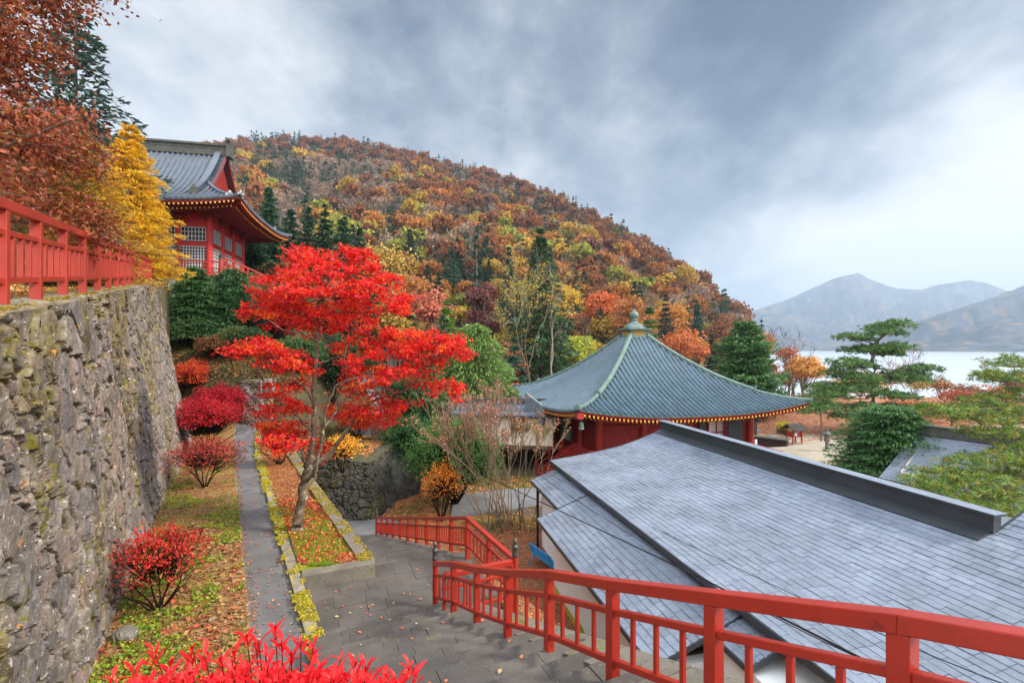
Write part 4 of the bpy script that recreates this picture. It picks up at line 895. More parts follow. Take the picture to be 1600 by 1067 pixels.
# ---------------------------------------------------------------- smaller buildings
def gable_house(name, label, c, ang, lx, ly, z0, ze, zr_, wallm, roofm, over=.8, gable=None, ridge=.35, cat='building', ribs=False, extra=None, wall_gable=True):
    """ridge along local x"""
    root = empty(name, (c[0], c[1], z0), label, cat); u = np.array((math.cos(ang), math.sin(ang))); v = np.array((-math.sin(ang), math.cos(ang)))
    def q(a, b_, z): p = np.asarray(c[:2]) + u * a + v * b_; return np.array((p[0], p[1], z))
    ax = ((*u, 0), (*v, 0), (0, 0, 1)); mb = MB(); hx, hy = lx / 2, ly / 2; pitch = (zr_ - ze) / (hy + over); zw = ze + pitch * over
    V = [q(-hx, -hy, z0), q(hx, -hy, z0), q(hx, hy, z0), q(-hx, hy, z0), q(-hx, -hy, zw), q(hx, -hy, zw), q(hx, hy, zw), q(-hx, hy, zw), q(-hx, 0, zr_ - .12), q(hx, 0, zr_ - .12)]
    mb.add(V, ([(0, 1, 5, 4), (2, 3, 7, 6)], [(1, 2, 6, 9, 5)], [(3, 0, 4, 8, 7)])); mb.build('wall', wallm, root)
    rf = MB(); n = 26 if roofm is M_slate else 8; k = np.linspace(0, 1, n); prof = [(-(hy + over) * (1 - t_), ze + (zr_ - ze) * (.8 * t_ + .2 * t_ * t_)) for t_ in k]; prof += [(-a, z) for a, z in prof[::-1][1:]]
    if roofm is M_slate: prof = [p_ for i_, (a, z) in enumerate(prof) for p_ in (((a - .001, z - .03), (a, z)) if a < 0 else ((a, z), (a + .001, z - .03)))]
    top = np.array([[q(e, a, z) for e in (-hx - over, hx + over)] for a, z in prof]); m_ = len(prof)
    rf.grid(top.reshape(-1, 3), m_, 2, flip=True); bt_ = top - (0, 0, .14); rf.grid(bt_.reshape(-1, 3), m_, 2, (.5, .5, .5))
    for e in (0, 1): rf.grid(np.stack((top[:, e], bt_[:, e]), 1).reshape(-1, 3), m_, 2, (.6, .6, .6), flip=e == 0)
    for e in (0, m_ - 1): rf.add([top[e, 0], top[e, 1], bt_[e, 1], bt_[e, 0]], [(0, 1, 2, 3)], (.6, .6, .6))
    if ribs:
        nn = int((lx + 2 * over) / .42)
        for i in range(nn + 1):
            e = -hx - over + (lx + 2 * over) * i / nn; rf.tube([q(e, a, z + .03) for a, z in prof], .06, 5)
    ro = rf.build('roof', roofm, root)
    rg = MB(); rg.box(q(0, 0, zr_ + ridge / 2 - .03), (lx + 2 * over + .1, .34, ridge), ax); rg.box(q(0, 0, zr_ + ridge), (lx + 2 * over + .14, .46, .07), ax); rg.build('ridge', M_tileedge, ro)
    if extra: extra(root, q, ax, hx, hy)
    return root, q, ax
def bars(root, q, ax, hx, hy):
    mb = MB()
    for b_ in (-hy - .02,): 
        for k in np.linspace(-hx, hx, int(hx / 1.2) + 2): mb.box(q(k, b_, q(0, 0, 0)[2] + root.location[2] + 1.2), (.16, .1, 2.6), ax)
    mb.build('posts', M_dred, root)
# covered corridor with cream walls joined to the hall's left side
c1 = P(868, 655, 35.5); c2 = P(585, 655, 37.5); cc = (c1 + c2) / 2; L_ = np.linalg.norm((c1 - c2)[:2]); an = math.atan2(c1[1] - c2[1], c1[0] - c2[0])
zbt = EYE - 7.6; zea = EYE - 5.2
root, q, ax = gable_house('corridor_building', 'long cream-walled corridor with grey roof left of the great hall', (cc[0], cc[1] + 1.6), an, L_, 3.2, zbt, zea, EYE - 4.45, M_cream, M_tile, over=.45)
m1 = MB(); m1.box(q(0, -1.66, zea - .08), (L_ + .3, .12, .26), ax); m1.build('eave_beam', M_dred, root)
m1 = MB(); m1.box(q(0, -1.3, zbt - .1), (L_ + .2, 1.2, .25), ax); m1.build('floor_beam', M_wood, root)
for k in np.linspace(-L_ / 2, L_ / 2 - .3, 9): m1 = MB(); m1.box(q(k, -1.3, zbt - .8), (.2, .2, 1.4), ax); m1.build('foundation_post', M_wood, root)
for kx in (L_ / 2 - 2.6, L_ / 2 - 7.5, L_ / 2 - 11.):
    m1 = MB(); m1.box(q(kx, -1.62, zea - .75), (1.25, .06, .9), ax); o1 = m1.build('window', M_dark, root); m1 = MB()
    for s_ in (-1, 0, 1): m1.box(q(kx + s_ * .62, -1.66, zea - .75), (.09, .07, 1.0), ax)
    for s_ in (-1, 1): m1.box(q(kx, -1.66, zea - .75 + s_ * .47), (1.3, .07, .08), ax)
    m1.build('window_frame', M_dred, o1)
# grey dividing gable between corridor and hall
m1 = MB(); pa = P(822, 622, 36.4); pb = P(850, 650, 35.3); m1.beam(pa + (0, 0, -.3), pb + (0, 0, .0), .25, 1.5); tag(m1.build('screen_wall', surf('grey_screen_board', C(110, 118, 122), .7, .3), o=tuple(pa)), 'grey sloping screen board between the corridor roof and the hall eave', 'screen')
# small vermilion side hall
def shx(root, q, ax, hx, hy):
    m1 = MB()
    for s_ in (-1, 1): m1.beam(q(hx + .83, s_ * (hy + .8), zeo - .02), q(hx + .83, 0, zro - .02), .1, .3)
    m1.build('bargeboard', M_cap, root)
    m1 = MB(); m1.box(q(hx + .86, 0, zro - .55), (.08, .7, .35), ax); m1.build('gable_ornament', M_dred, root)
g0 = P(812, 563, 53); zro = g0[2]; zeo = P(780, 592, 53)[2]
gable_house('side_hall', 'small side hall with dark tiled roof and bright orange-red gable behind the great hall', (g0[0] - 4.5, g0[1] + 2.2), R(-22) , 8.0, 4.2, 1.5, zeo, zro, surf('orange_red_plaster', C(214, 80, 56), .7, .3, .1), M_tileedge, over=.9, extra=shx, ridge=.45)
# pale roofs glimpsed through the maple
r1c = P(590, 542, 46); gable_house('temple_office', 'house with pale grey roof glimpsed through the red maple leaves', (r1c[0], r1c[1] + 3), R(12), 7.5, 5, 4.2, P(590, 566, 44)[2], P(590, 536, 47)[2], M_cream, M_tile, over=.8, extra=None)
r2c = P(592, 596, 40); gable_house('wall_gate', 'white-walled annex under a small grey roof behind the maple trunk', (r2c[0], r2c[1]), R(5), 5.0, 3, 2.2, P(592, 600, 39)[2], P(592, 588, 40)[2], M_white, M_tile, over=.3)
r3c = P(432, 500, 33); gable_house('small_shrine', 'tiny shrine with a silvery roof and red beam beyond the small dark conifers', (r3c[0], r3c[1]), R(8), 2.0, 1.4, P(432, 540, 33)[2], P(432, 508, 33)[2], P(432, 494, 33)[2], M_dwood, M_tile, over=.55, ridge=.18)
m1 = MB(); a = P(352, 546, 29.2); m1.rbox(a + np.array((0, 0, -.5)), (2.6, .5, 1.9), .1); tag(m1.build('plaster_wall', M_white, o=tuple(a)), 'short whitewashed wall beneath the dark conifers left of the maple', 'wall')
m1 = MB(); a = P(425, 541, 34); m1.rbox(a + np.array((0, 0, -.3)), (2.6, .5, 1.0), .1); tag(m1.build('plaster_wall', M_white, o=tuple(a)), 'low white wall below the tiny shrine', 'wall')
# timber gate post and plaster panel above the dark retaining wall
m1 = MB(); a = P(592, 795, 25); 
for k, (w, cc_) in enumerate(((1.0, 0),)): m1.rbox(P(591, 700, 27.5), (.8, .5, 3.4), .1)
tag(m1.build('timber_pillar', M_wood, o=tuple(P(590, 740, 27.5))), 'broad brown timber pillar beside the green shrubs behind the dark wall', 'pillar')
m1 = MB(); m1.rbox(P(577, 672, 29), (1.7, .4, 2.6), .1); tag(m1.build('shed', surf('grey_blue_board', C(120, 130, 146), .6, .3), o=tuple(P(577, 700, 29))), 'grey-blue boarded shed side left of the broad timber pillar', 'shed')
def boulder(c, r, sc, seed, label, mat=M_rock):
    n, mm = 64, 90; th = np.linspace(.001, math.pi - .001, n)[:, None]; ph = np.linspace(0, 2 * math.pi, mm)[None]
    x = np.sin(th) * np.cos(ph); y = np.sin(th) * np.sin(ph); z = np.cos(th) + 0 * ph; k = .8 + .5 * (fbm(x * 1.6 + 5 + z, y * 1.6 + 7 - z, seed, 4) - .3); k[:, -1] = k[:, 0]
    k = k + .10 * (fbm(x * 5 + z * 3, y * 5 - z * 4, seed + 2, 4) - .5) + .10 * np.abs(fbm(x * 3 + z * 5 + 9, y * 3 + z * 2, seed + 3, 3) - .5); k[:, -1] = k[:, 0]
    V = np.stack((x * sc[0], y * sc[1], z * sc[2]), -1) * (k * r)[..., None] + np.asarray(c); mb = MB().grid(V.reshape(-1, 3), n, mm); return tag(mb.build('boulder', mat, o=tuple(c)), label, 'rock')
a = P(612, 745, 25.5); boulder(a + (.3, .8, -.5), 1.6, (.75, .9, 1.25), 3, 'big dark mossy boulder between the dark wall and the green shrubs', M_darkwall)
a = P(815, 980, 7.2); a[2] = G(a[0], a[1]) + .1; boulder(a, .42, (1.1, .9, .7), 5, 'pale rounded boulder in the moss just behind the near railing')
a = P(848, 1000, 6.8); a[2] = G(a[0], a[1]) + .03; boulder(a, .2, (1.1, .9, .6), 8, 'small grey stone right of the pale boulder behind the near railing')
a = np.array((*XY(195, 7.3), PZ + .12)); boulder(a, .16, (1.2, .9, .8), 6, 'grey stone among green weeds at the foot of the fieldstone wall')
# ---------------------------------------------------------------- right house under the pine
a = P(1462, 686, 24.5); b_ = P(1605, 700, 21.5); cc = (a + b_) / 2; an = math.atan2(b_[1] - a[1], b_[0] - a[0]); L_ = float(np.linalg.norm((b_ - a)[:2])) + 1
root, q, ax = gable_house('slate_house', 'small house with blue-grey roof and pale walls mostly hidden by the right-hand pine', (cc[0] + 1.5, cc[1]), an, L_ + 2, 6.2, 0, a[2] - 2.1, a[2], M_cream, M_slate, over=.7, ridge=.5)
for kx in (-3.3, -1.2, 1.2):
    m1 = MB(); m1.box(q(kx, -3.13, a[2] - 2.9), (.7, .08, 1.2), ax); m1.build('window', M_dark, root)
# ---------------------------------------------------------------- courtyard things
def gp_(px, py): Y = (EYE - .05) * F / (py - HY); return np.array((*XY(px, Y), G(*XY(px, Y))))
def mini_roof(mb, c, u, v, lx, ly, ze, zr_, th=.07):
    for s_ in (-1, 1):
        V = [c + u * lx / 2 * e + v * s_ * w + np.array((0, 0, z)) for (w, z) in ((ly / 2, ze), (0, zr_)) for e in (-1, 1)]; W_ = [p - (0, 0, th) for p in V]
        mb.add(V + W_, [(0, 1, 3, 2), (6, 7, 5, 4), (0, 4, 5, 1), (2, 3, 7, 6), (0, 2, 6, 4), (1, 5, 7, 3)])
u3 = lambda a: np.array((math.cos(a), math.sin(a), 0)); v3 = lambda a: np.array((-math.sin(a), math.cos(a), 0))
k0 = gp_(1241, 699); kr = empty('votive_stall', tuple(k0), 'little red open stall with dark gabled roof standing on the gravel', 'stall'); a_ = .25; u, v = u3(a_), v3(a_)
for sx in (-1, 1):
    for sy in (-1, 1): m1 = MB(); m1.rbox(k0 + u * sx * .52 + v * sy * .35 + (0, 0, .75), (.09, .09, 1.55), a_); m1.build('post', M_red, kr)
m1 = MB(); mini_roof(m1, k0, u, v, 1.75, 1.6, 1.45, 2.0); m1.build('roof', M_shingle, kr)
m1 = MB(); m1.rbox(k0 + (0, 0, .95), (1.05, .6, .42), a_); m1.build('box', M_red, kr); m1 = MB(); m1.rbox(k0 - v * .32 + (-.12, 0, 1.0), (.3, .03, .3), a_); m1.build('paper_notice', M_notice, kr)
m1 = MB(); m1.rbox(k0 + (0, 0, .03), (1.5, 1.1, .12), a_); m1.build('base', M_concrete, kr)
k0 = gp_(1176, 694); kr = empty('notice_board', tuple(k0), 'tall dark wooden box board with its own little roof beside the hall shutter', 'notice board'); u, v = u3(.3), v3(.3)
m1 = MB(); m1.rbox(k0 + (0, 0, .5), (.16, .16, 1.0), .3); m1.build('post', M_wood, kr); m1 = MB(); m1.rbox(k0 + (0, 0, 1.75), (.8, .3, 1.6), .3, taper=1.05); m1.build('board', M_dwood, kr); m1 = MB(); mini_roof(m1, k0, u, v, .8, 1.5, 2.4, 2.85); m1 = MB(); mini_roof(m1, k0, v, -u, .6, 1.35, 2.42, 2.8); m1.build('roof', M_dwood, kr)
k0 = gp_(1181, 691) + (0, 2.2, 0); kr = empty('folding_table', tuple(k0), 'long folding table with blue and white top behind the dark notice board', 'table')
m1 = MB(); m1.rbox(k0 + (-.9, 0, 1.0), (1.6, .9, .05), .0); m1.build('tabletop', M_notice, kr); m1 = MB(); m1.rbox(k0 + (.55, -.05, .98), (1.3, .9, .14), 0.05); m1.build('blue_cover', M_blue, kr)
for sx in (-1.6, 1.1):
    for sy in (-.35, .35): m1 = MB(); m1.tube([k0 + (sx, sy, 0), k0 + (sx * .9, sy, .98)], .025, 6); m1.build('leg', M_cap, kr)
k0 = gp_(1203, 701); kr = empty('display_case', tuple(k0), 'low dark timber case with sloping grey lid at the edge of the wet lane', 'display case'); a_ = -.75
m1 = MB(); m1.rbox(k0 + (0, 0, .38), (2.9, .7, .85), a_); m1.build('case', M_dwood, kr); m1 = MB(); m1.rbox(k0 + (0, 0, .86), (3.2, 1.0, .09), a_); m1.build('lid', M_tileedge, kr)
k0 = gp_(1181, 704); m1 = MB(); m1.rbox(k0 + (0, 0, .4), (.18, .12, .9), .2); tag(m1.build('marker_post', M_white, o=tuple(k0)), 'short white marker post just left of the dark display case', 'post')
k0 = gp_(1292, 727); kr = empty('stone_lantern', tuple(k0), 'grey stone lantern with wide cap behind the pink shrub', 'lantern'); m1 = MB(); m1.lathe(k0, [(.3, 0), (.28, .12), (.13, .18), (.12, .75), (.24, .85), (.24, .95)], 8); m1.build('pedestal', M_rock, kr)
m1 = MB(); m1.lathe(k0, [(.2, .95), (.22, 1.35), (.01, 1.36)], 6); m1.build('light_chamber', M_rock, kr); m1 = MB(); m1.lathe(k0, [(.01, 1.34), (.5, 1.36), (.48, 1.44), (.2, 1.6), (.1, 1.64), (.12, 1.74), (.01, 1.84)], 6); m1.build('cap', M_tileedge, kr)
k0 = gp_(1283, 697); m1 = MB(); m1.tube([k0, k0 + (0, 0, 3.0)], .06, 8); tag(m1.build('lamp_pole', M_wood, o=tuple(k0)), 'thin brown pole standing on the gravel below the big pine', 'pole')
k0 = gp_(1222, 676); kr = empty('rubbish_bin', tuple(k0), 'small brown bin with white label left of the red stall', 'bin'); m1 = MB(); m1.rbox(k0 + (0, 0, .4), (.9, .6, .8), .2); m1.build('body', M_wood, kr); m1 = MB(); m1.rbox(k0 + (.35, -.32, .45), (.3, .03, .3), .2); m1.build('label_plate', M_notice, kr)
# dark board fence beyond the leaf-covered court
a = P(1150, 652, 62); a[2] = G(a[0], a[1]); b_ = P(1236, 652, 66); b_[2] = G(b_[0], b_[1]); kr = empty('board_fence', tuple(a), 'dark board fence beyond the leaf-covered court right of the hall', 'fence')
m1 = MB(); m1.beam(a + (0, 0, .9), b_ + (0, 0, .9), .08, 1.6); m1.build('boards', M_dwood, kr)
for k in range(8): m1 = MB(); c = a + (b_ - a) * k / 7; m1.rbox(c + (0, -.1, .95), (.16, .16, 2.0), 0); m1.build('post', M_wood, kr)
k0 = P(1330, 652, 62); k0[2] = G(k0[0], k0[1]); m1 = MB()
for s_ in (-1, 1): m1.rbox(k0 + (s_ * .8, 0, .4), (.12, .12, .9), 0)
for z in (.45, .8): m1.rbox(k0 + (0, 0, z), (1.8, .1, .1), 0)
tag(m1.build('barrier', M_fence, o=tuple(k0)), 'little orange barrier at the far edge of the court behind the pine', 'barrier')
# parked van and low white building by the shore road
k0 = P(1338, 626, 84); k0[2] = G(k0[0], k0[1]); kr = empty('parked_van', tuple(k0), 'white van parked by the lakeside road glimpsed under the pine boughs', 'van')
m1 = MB(); c = k0 + (0, 0, 1.0); V = []
prof = [(-2.2, -.65), (2.25, -.65), (2.25, 0.0), (1.7, .2), (1.15, .85), (-2.2, .85)]
V = [c + (x, y, z) for y in (-.85, .85) for x, z in prof]; m1.add(V, ([(0, 1, 2, 3, 4, 5)], [(11, 10, 9, 8, 7, 6)], [(k, 6 + k, 6 + (k + 1) % 6, (k + 1) % 6) for k in range(6)])); m1.build('body', M_notice, kr)
m1 = MB(); m1.box(c + (-.5, -.86, .45), (3.0, .03, .5)); m1.build('window', M_dark, kr)
for x in (-1.4, 1.4): m1 = MB(); m1.tube([c + (x, -.9, -.65), c + (x, -.65, -.65)], .33, 14); m1.build('wheel', M_dark, kr)
# ---------------------------------------------------------------- vegetation
RG = np.random.default_rng(7)
def rdir(n, g=None):
    v = (g or RG).normal(size=(n, 3)); return v / np.linalg.norm(v, axis=1)[:, None]
def leaves(mb, Pp, s, col, bias=None, bw=.6, asp=.55, along=None, fold=.18, jit=.22, g=None):
    """one small folded leaf (quad) at each point"""
    g = g or RG; n = len(Pp)
    if n == 0: return mb
    N = rdir(n, g)
    if bias is not None: N = N * (1 - bw) + np.asarray(bias) * bw; N /= np.linalg.norm(N, axis=1)[:, None] + 1e-9
    a = rdir(n, g) if along is None else np.asarray(along) + .25 * rdir(n, g)
    a = a - N * (a * N).sum(1)[:, None]; a /= np.linalg.norm(a, axis=1)[:, None] + 1e-9; b = np.cross(N, a)
    s = (np.asarray(s) * g.uniform(.7, 1.3, n))[:, None]; up = N * s * fold
    V = np.stack((Pp - a * s, Pp + b * s * asp + up, Pp + a * s, Pp - b * s * asp + up), 1).reshape(-1, 3)
    c = np.broadcast_to(np.asarray(col, float), (n, 3)) * g.uniform(1 - jit, 1 + jit, (n, 1)); c = np.repeat(np.clip(c, 0, 1), 4, 0)
    return mb.add(V, np.arange(n * 4).reshape(-1, 4), c)
def pal(n, cols, wts=None, g=None):
    g = g or RG; cols = np.array(cols); return cols[g.choice(len(cols), n, p=None if wts is None else np.array(wts) / sum(wts))]
def broad(h, r, seed, nl, ls, nb=16, trunk=.3, flat=.75, bare=0.0, open_=.0, tr=None, col=(1, 1, 1)):
    """rounded broadleaf tree: crown of leaf clumps over a forked trunk"""
    g = np.random.default_rng(seed); cr = MB(); tk = MB(); cz = h * (.5 + trunk / 2); hz = h * (1 - trunk) / 2
    d = rdir(nb, g); d[:, 2] = np.abs(d[:, 2]) * 1.1 - .35; cen = np.array((0, 0, cz)) + d * np.array((r * .62, r * .62, hz * .62)) * g.uniform(.6, 1.1, (nb, 1)); br = r * g.uniform(.3, .5, nb)
    t0 = np.array((0, 0, 0.)); f1 = np.array((g.normal() * .05 * h, g.normal() * .05 * h, h * trunk)); tw = tr or h * .02
    A = [t0]; B = [f1]; ra = [tw * 1.3]; rb = [tw]
    for c in cen:
        m_ = f1 + (c - f1) * .5 + g.normal(size=3) * r * .06; A += [f1, m_]; B += [m_, c]; ra += [tw * .6, tw * .35]; rb += [tw * .35, tw * .15]
        for k in range(4): e = c + rdir(1, g)[0] * r * .38; e[2] += abs(g.normal()) * r * .1; A.append(c); B.append(e); ra.append(tw * .18); rb.append(tw * .05)
    tk.cones(A, B, ra, rb, 5, (1, 1, 1))
    per = (br ** 2 / (br ** 2).sum() * nl).astype(int)
    for c, q, m_ in zip(cen, br, per):
        dd = rdir(m_, g); dd[:, 2] = np.abs(dd[:, 2]) * np.where(g.random(m_) < .22, -1, 1); rad = q * g.uniform(.55, 1.08, m_)[:, None] * (1 + .25 * np.sin(dd[:, :1] * 9 + dd[:, 1:2] * 7))
        Pp = c + dd * rad * np.array((1, 1, flat)); k = g.random(m_) > bare
        leaves(cr, Pp[k], ls, np.asarray(col) * g.uniform(.8, 1.2), dd[k], .55, .7, g=g)
    return cr, tk
def fir(h, r, seed, ls, tiers=14, nb=9, dens=14, droop=.25, low=.1, col=(1, 1, 1), tip=1.35, point=.9, tuft=.35, gap=0., trw=None):
    """tiered conifer: drooping boughs clad in short sprays"""
    g = np.random.default_rng(seed); cr = MB(); tk = MB(); tw = trw or h * .013; tk.cones([(0, 0, 0)], [(0, 0, h * .97)], [tw * 1.3], [tw * .12], 7)
    Pp = []; Al = []; Cc = []; Nn = []; A = []; B = []
    for t in range(tiers):
        zf = low + (1 - low) * (t + g.uniform(-.3, .3)) / tiers; zf = min(max(zf, low), .97); L = r * (1 - (zf - low) / (1 - low)) ** point * g.uniform(.78, 1.12) + .03 * r
        n = max(4, int(nb * (1 - .4 * zf))); a0 = g.uniform(0, 6.3)
        for k in range(n):
            if g.random() < gap: continue
            a = a0 + k * 6.283 / n + g.normal() * .18; l = L * g.uniform(.72, 1.12); u = np.array((math.cos(a), math.sin(a), 0)); v = np.array((-u[1], u[0], 0))
            m_ = max(5, int(dens * (l / r + .25) * g.uniform(.8, 1.2))); s = g.uniform(.12, 1, m_) ** .75; w = g.normal(size=m_) * .17 * l * np.sin(np.clip(s, .15, 1) * 2.6)
            z = zf * h + l * (.12 - droop * s ** 1.5) * 1. + g.normal(size=m_) * .02 * h * .3 - np.abs(w) * .25
            q = u * (s * l)[:, None] + v * w[:, None]; q[:, 2] = z; Pp.append(q); al = u + v * (w / (l + 1e-6) * 3)[:, None] + np.array((0, 0, .0)); al[:, 2] += -droop * .8 + g.normal(size=m_) * .25; Al.append(al)
            Cc.append(np.where((s > .8)[:, None], tip, 1.) * np.ones((m_, 3)) * g.uniform(.85, 1.15)); A.append((0, 0, zf * h)); B.append(u * l * .8 + np.array((0, 0, zf * h + l * (.1 - droop * .6))))
    tk.cones(A, B, [tw * .22] * len(A), [tw * .06] * len(A), 4)
    Pp = np.concatenate(Pp); Al = np.concatenate(Al); Cc = np.concatenate(Cc) * np.asarray(col)
    up = np.tile((0, 0, 1.), (len(Pp), 1)); leaves(cr, Pp, ls, Cc, up, .55, tuft, Al, fold=-.12, g=g); return cr, tk
def branchy(seed, start, dirn, length, rad, depth, spread=.5, up=.12, split=(2, 3), segs=3, shrink=.72, wig=.12):
    """recursive twigs; returns segments and tips"""
    g = np.random.default_rng(seed); A, B, ra, rb, tips = [], [], [], [], []
    def rec(p, d, L, r, k):
        for s in range(segs):
            d = d + g.normal(size=3) * wig; d[2] += up * .3; d /= np.linalg.norm(d); q = p + d * L / segs; r2 = r * (.80 if s < segs - 1 else .72); A.append(p); B.append(q); ra.append(r); rb.append(r2); p = q; r = r2
            if k <= 2: tips.append((q, d.copy()))
        if k == 0: tips.append((p, d)); return
        n = g.integers(split[0], split[1] + 1)
        for _ in range(n):
            e = d + rdir(1, g)[0] * spread; e[2] += up; e /= np.linalg.norm(e); rec(p, e, L * shrink * g.uniform(.75, 1.15), r * .8, k - 1)
    rec(np.array(start, float), np.array(dirn, float) / np.linalg.norm(dirn), length, rad, depth); return A, B, ra, rb, tips
def place(name, label, cat, loc, crown, trunk, crown_mat=None, trunk_mat=None, group=None, color=None, cname='crown', tname='trunk'):
    root = empty(name, loc, label, cat, group)
    c = MB(); c.merge(crown, loc); co = c.build(cname, crown_mat or M_leaf, root)
    if color is not None: co.color = (*color, 1)
    if trunk is not None and trunk.n: t_ = MB(); t_.merge(trunk, loc); t_.build(tname, trunk_mat or M_bark, root)
    return root
def gz0(px, Y, dz=0): x, y = XY(px, Y); return (x, y, G(x, y) + dz)

RUST = C(138, 90, 58); ORNG = C(174, 116, 60); GOLD = C(180, 146, 64); YEL = C(214, 178, 60); YGRN = C(152, 152, 68); BRN = C(132, 90, 68); GREYB = C(150, 126, 108); DGRN = C(52, 76, 58); RED = C(176, 66, 44); OLIVE = C(120, 118, 62)
# ---- hillside forest
protos = {'round': [broad(11, 4.4, 100 + k, 1500, .30, nb=15 + k, trunk=.28) for k in range(3)], 'bare': [broad(11, 3.6, 120 + k, 420, .20, nb=22, trunk=.3) for k in range(2)], 'conifer': [fir(15, 3.4, 140 + k, .46, tiers=18, nb=9, dens=16, tuft=.45) for k in range(2)]}
far_p = {'round': [broad(12, 5.6, 200 + k, 300, .70, nb=11, trunk=.2) for k in range(5)], 'bare': [broad(12, 4.6, 220 + k, 150, .42, nb=12, trunk=.25) for k in range(3)], 'conifer': [fir(14, 2.9, 240 + k, .62, tiers=9, nb=6, dens=5) for k in range(3)]}
def scatter_hill():
    out = []; g = np.random.default_rng(5)
    for i in range(-110, 90):
        for j in range(12, 130):
            x = i * 5.6 + g.uniform(-2.4, 2.4) + (j % 2) * 2.8; y = j * 5.1 + g.uniform(-2.2, 2.2)
            px = 800 + F * x / y
            if px < 60 or px > 1196 or g.random() < .36: continue
            hb = float(hill(np.array([x]), np.array([y]))[0])
            if hb < (1.5 if px < 1080 else .4): continue
            Zr = np.interp(px, ridge_px, ridge_Z)
            if y > Zr * 1.05: continue
            out.append((x, y, G(x, y), px, hb / max(1, (HY - np.interp(px, ridge_px, ridge_y)) / F * Zr), y / Zr))
    return out
pts_h = scatter_hill()
g = np.random.default_rng(11); info = []
for (x, y, z, px, t_, yr) in pts_h:
    py = HY - (z + 8 - EYE) * F / y
    n1_ = float(fbm(x / 34, y / 34, 61)); n2_ = float(fbm(x / 16, y / 16, 62)); rr_ = g.random()
    con = (.13 + .5 * max(0, n1_ - .54) * 4) + (.06 if yr > .93 else 0) + (.6 if (395 < px < 470 and 215 < py < 280) else 0)
    bar = .10 + 2.2 * max(0, n2_ - .55) + (.55 if (430 < px < 620 and 255 < py < 335) else 0)
    if rr_ < con: kind = 'conifer'; c = np.array(DGRN) * g.uniform(.8, 1.25); nm = 'dark conifer'
    elif rr_ < con + bar: kind = 'bare'; c = np.array(GREYB) * g.uniform(.75, 1.1); nm = 'nearly bare grey-brown tree'
    else:
        kind = 'round'; q = t_ * 1.1 + .04 + (n2_ - .5) * 1.9 + g.normal() * .16
        if q > .78: c, nm = (RUST, 'rust-brown broadleaf tree') if g.random() < .6 else (BRN, 'dull brown broadleaf tree')
        elif q > .45: c, nm = [(RUST, 'rust-brown broadleaf tree'), (ORNG, 'orange broadleaf tree'), (GOLD, 'golden broadleaf tree'), (OLIVE, 'olive green broadleaf tree')][g.choice(4, p=(.38, .3, .2, .12))]
        else: c, nm = [(ORNG, 'orange broadleaf tree'), (GOLD, 'golden broadleaf tree'), (YGRN, 'yellow-green broadleaf tree'), (RUST, 'rust-brown broadleaf tree'), (BRN, 'dull brown broadleaf tree')][g.choice(5, p=(.32, .25, .15, .18, .10))]
        c = np.array(c) * g.uniform(.78, 1.12)
    info.append((x, y, z, px, kind, c, nm, py))
order = sorted(range(len(info)), key=lambda k: info[k][1]); near = [k for k in order if 100 < info[k][3] < 1190][:290]; nset = set(near)
mat_of = {'round': M_far, 'bare': M_far, 'conifer': M_far}
PM = {}
for kd, lst in protos.items():
    for i, (cr, tk) in enumerate(lst): PM[(kd, i)] = (cr, tk)
first = {}
g = np.random.default_rng(12)
def zone(px): return 'left of the tall fir' if px < 790 else ('above the hall roof' if px < 1010 else 'at the lake end of the hill')
for k in near:
    x, y, z, px, kind, c, nm, py = info[k]; i = int(g.integers(len(protos[kind]))); s = g.uniform(.8, 1.15) * (1.0 if y > 90 else .85); grp = {'round': 'autumn broadleaf trees on the lower hillside', 'bare': 'nearly bare trees on the lower hillside', 'conifer': 'dark conifers on the lower hillside'}[kind]
    lab = nm + ' on the lower hillside ' + zone(px)
    nmo = {'round': 'broadleaf_tree', 'bare': 'bare_tree', 'conifer': 'conifer_tree'}[kind]
    if (kind, i) not in first:
        r_ = empty(nmo, (x, y, z - .3), lab, 'tree', grp); a_ = MB(); a_.merge(PM[(kind, i)][0], (x, y, z - .3)); co = a_.build('crown', mat_of[kind], r_); b_ = MB(); b_.merge(PM[(kind, i)][1], (x, y, z - .3)); to = b_.build('trunk', M_bark, r_); first[(kind, i)] = (co.data, to.data)
        co.color = (*c, 1)
    else:
        r_ = empty(nmo, (x, y, z - .3), lab, 'tree', grp)
        for nn_, me in zip(('crown', 'trunk'), first[(kind, i)]):
            o_ = D.objects.new(nn_, me); COL.objects.link(o_); o_.parent = r_
            if nn_ == 'crown': o_.color = (*c, 1)
    r_.rotation_euler.z = g.uniform(0, 6.28); r_.scale = (s, s, s * g.uniform(.85, 1.15))
fm = MB(); ft = MB()
for k, (x, y, z, px, kind, c, nm, py) in enumerate(info):
    if k in nset: continue
    cr, tk = far_p[kind][int(g.integers(len(far_p[kind])))]; s = g.uniform(.75, 1.2); a = g.uniform(0, 6.28); Rm = np.array(((math.cos(a), math.sin(a), 0), (-math.sin(a), math.cos(a), 0), (0, 0, g.uniform(.85, 1.45)))) * s
    for src, dst, cc_ in ((cr, fm, c), (tk, ft, np.array((.22, .19, .16)))):
        for f_ in src.f: dst.f.append(f_ + dst.n)
        for v_, q_ in zip(src.v, src.c): dst.v.append(v_ @ Rm + np.array((x, y, z - .3))); dst.c.append(q_ * cc_)
        dst.n += src.n
    if len(fm.v) > 400 and False: pass
fm.merge(ft)
tag(fm.build('forest', M_far), kind='stuff')
print('hill trees', len(info), 'near', len(near))
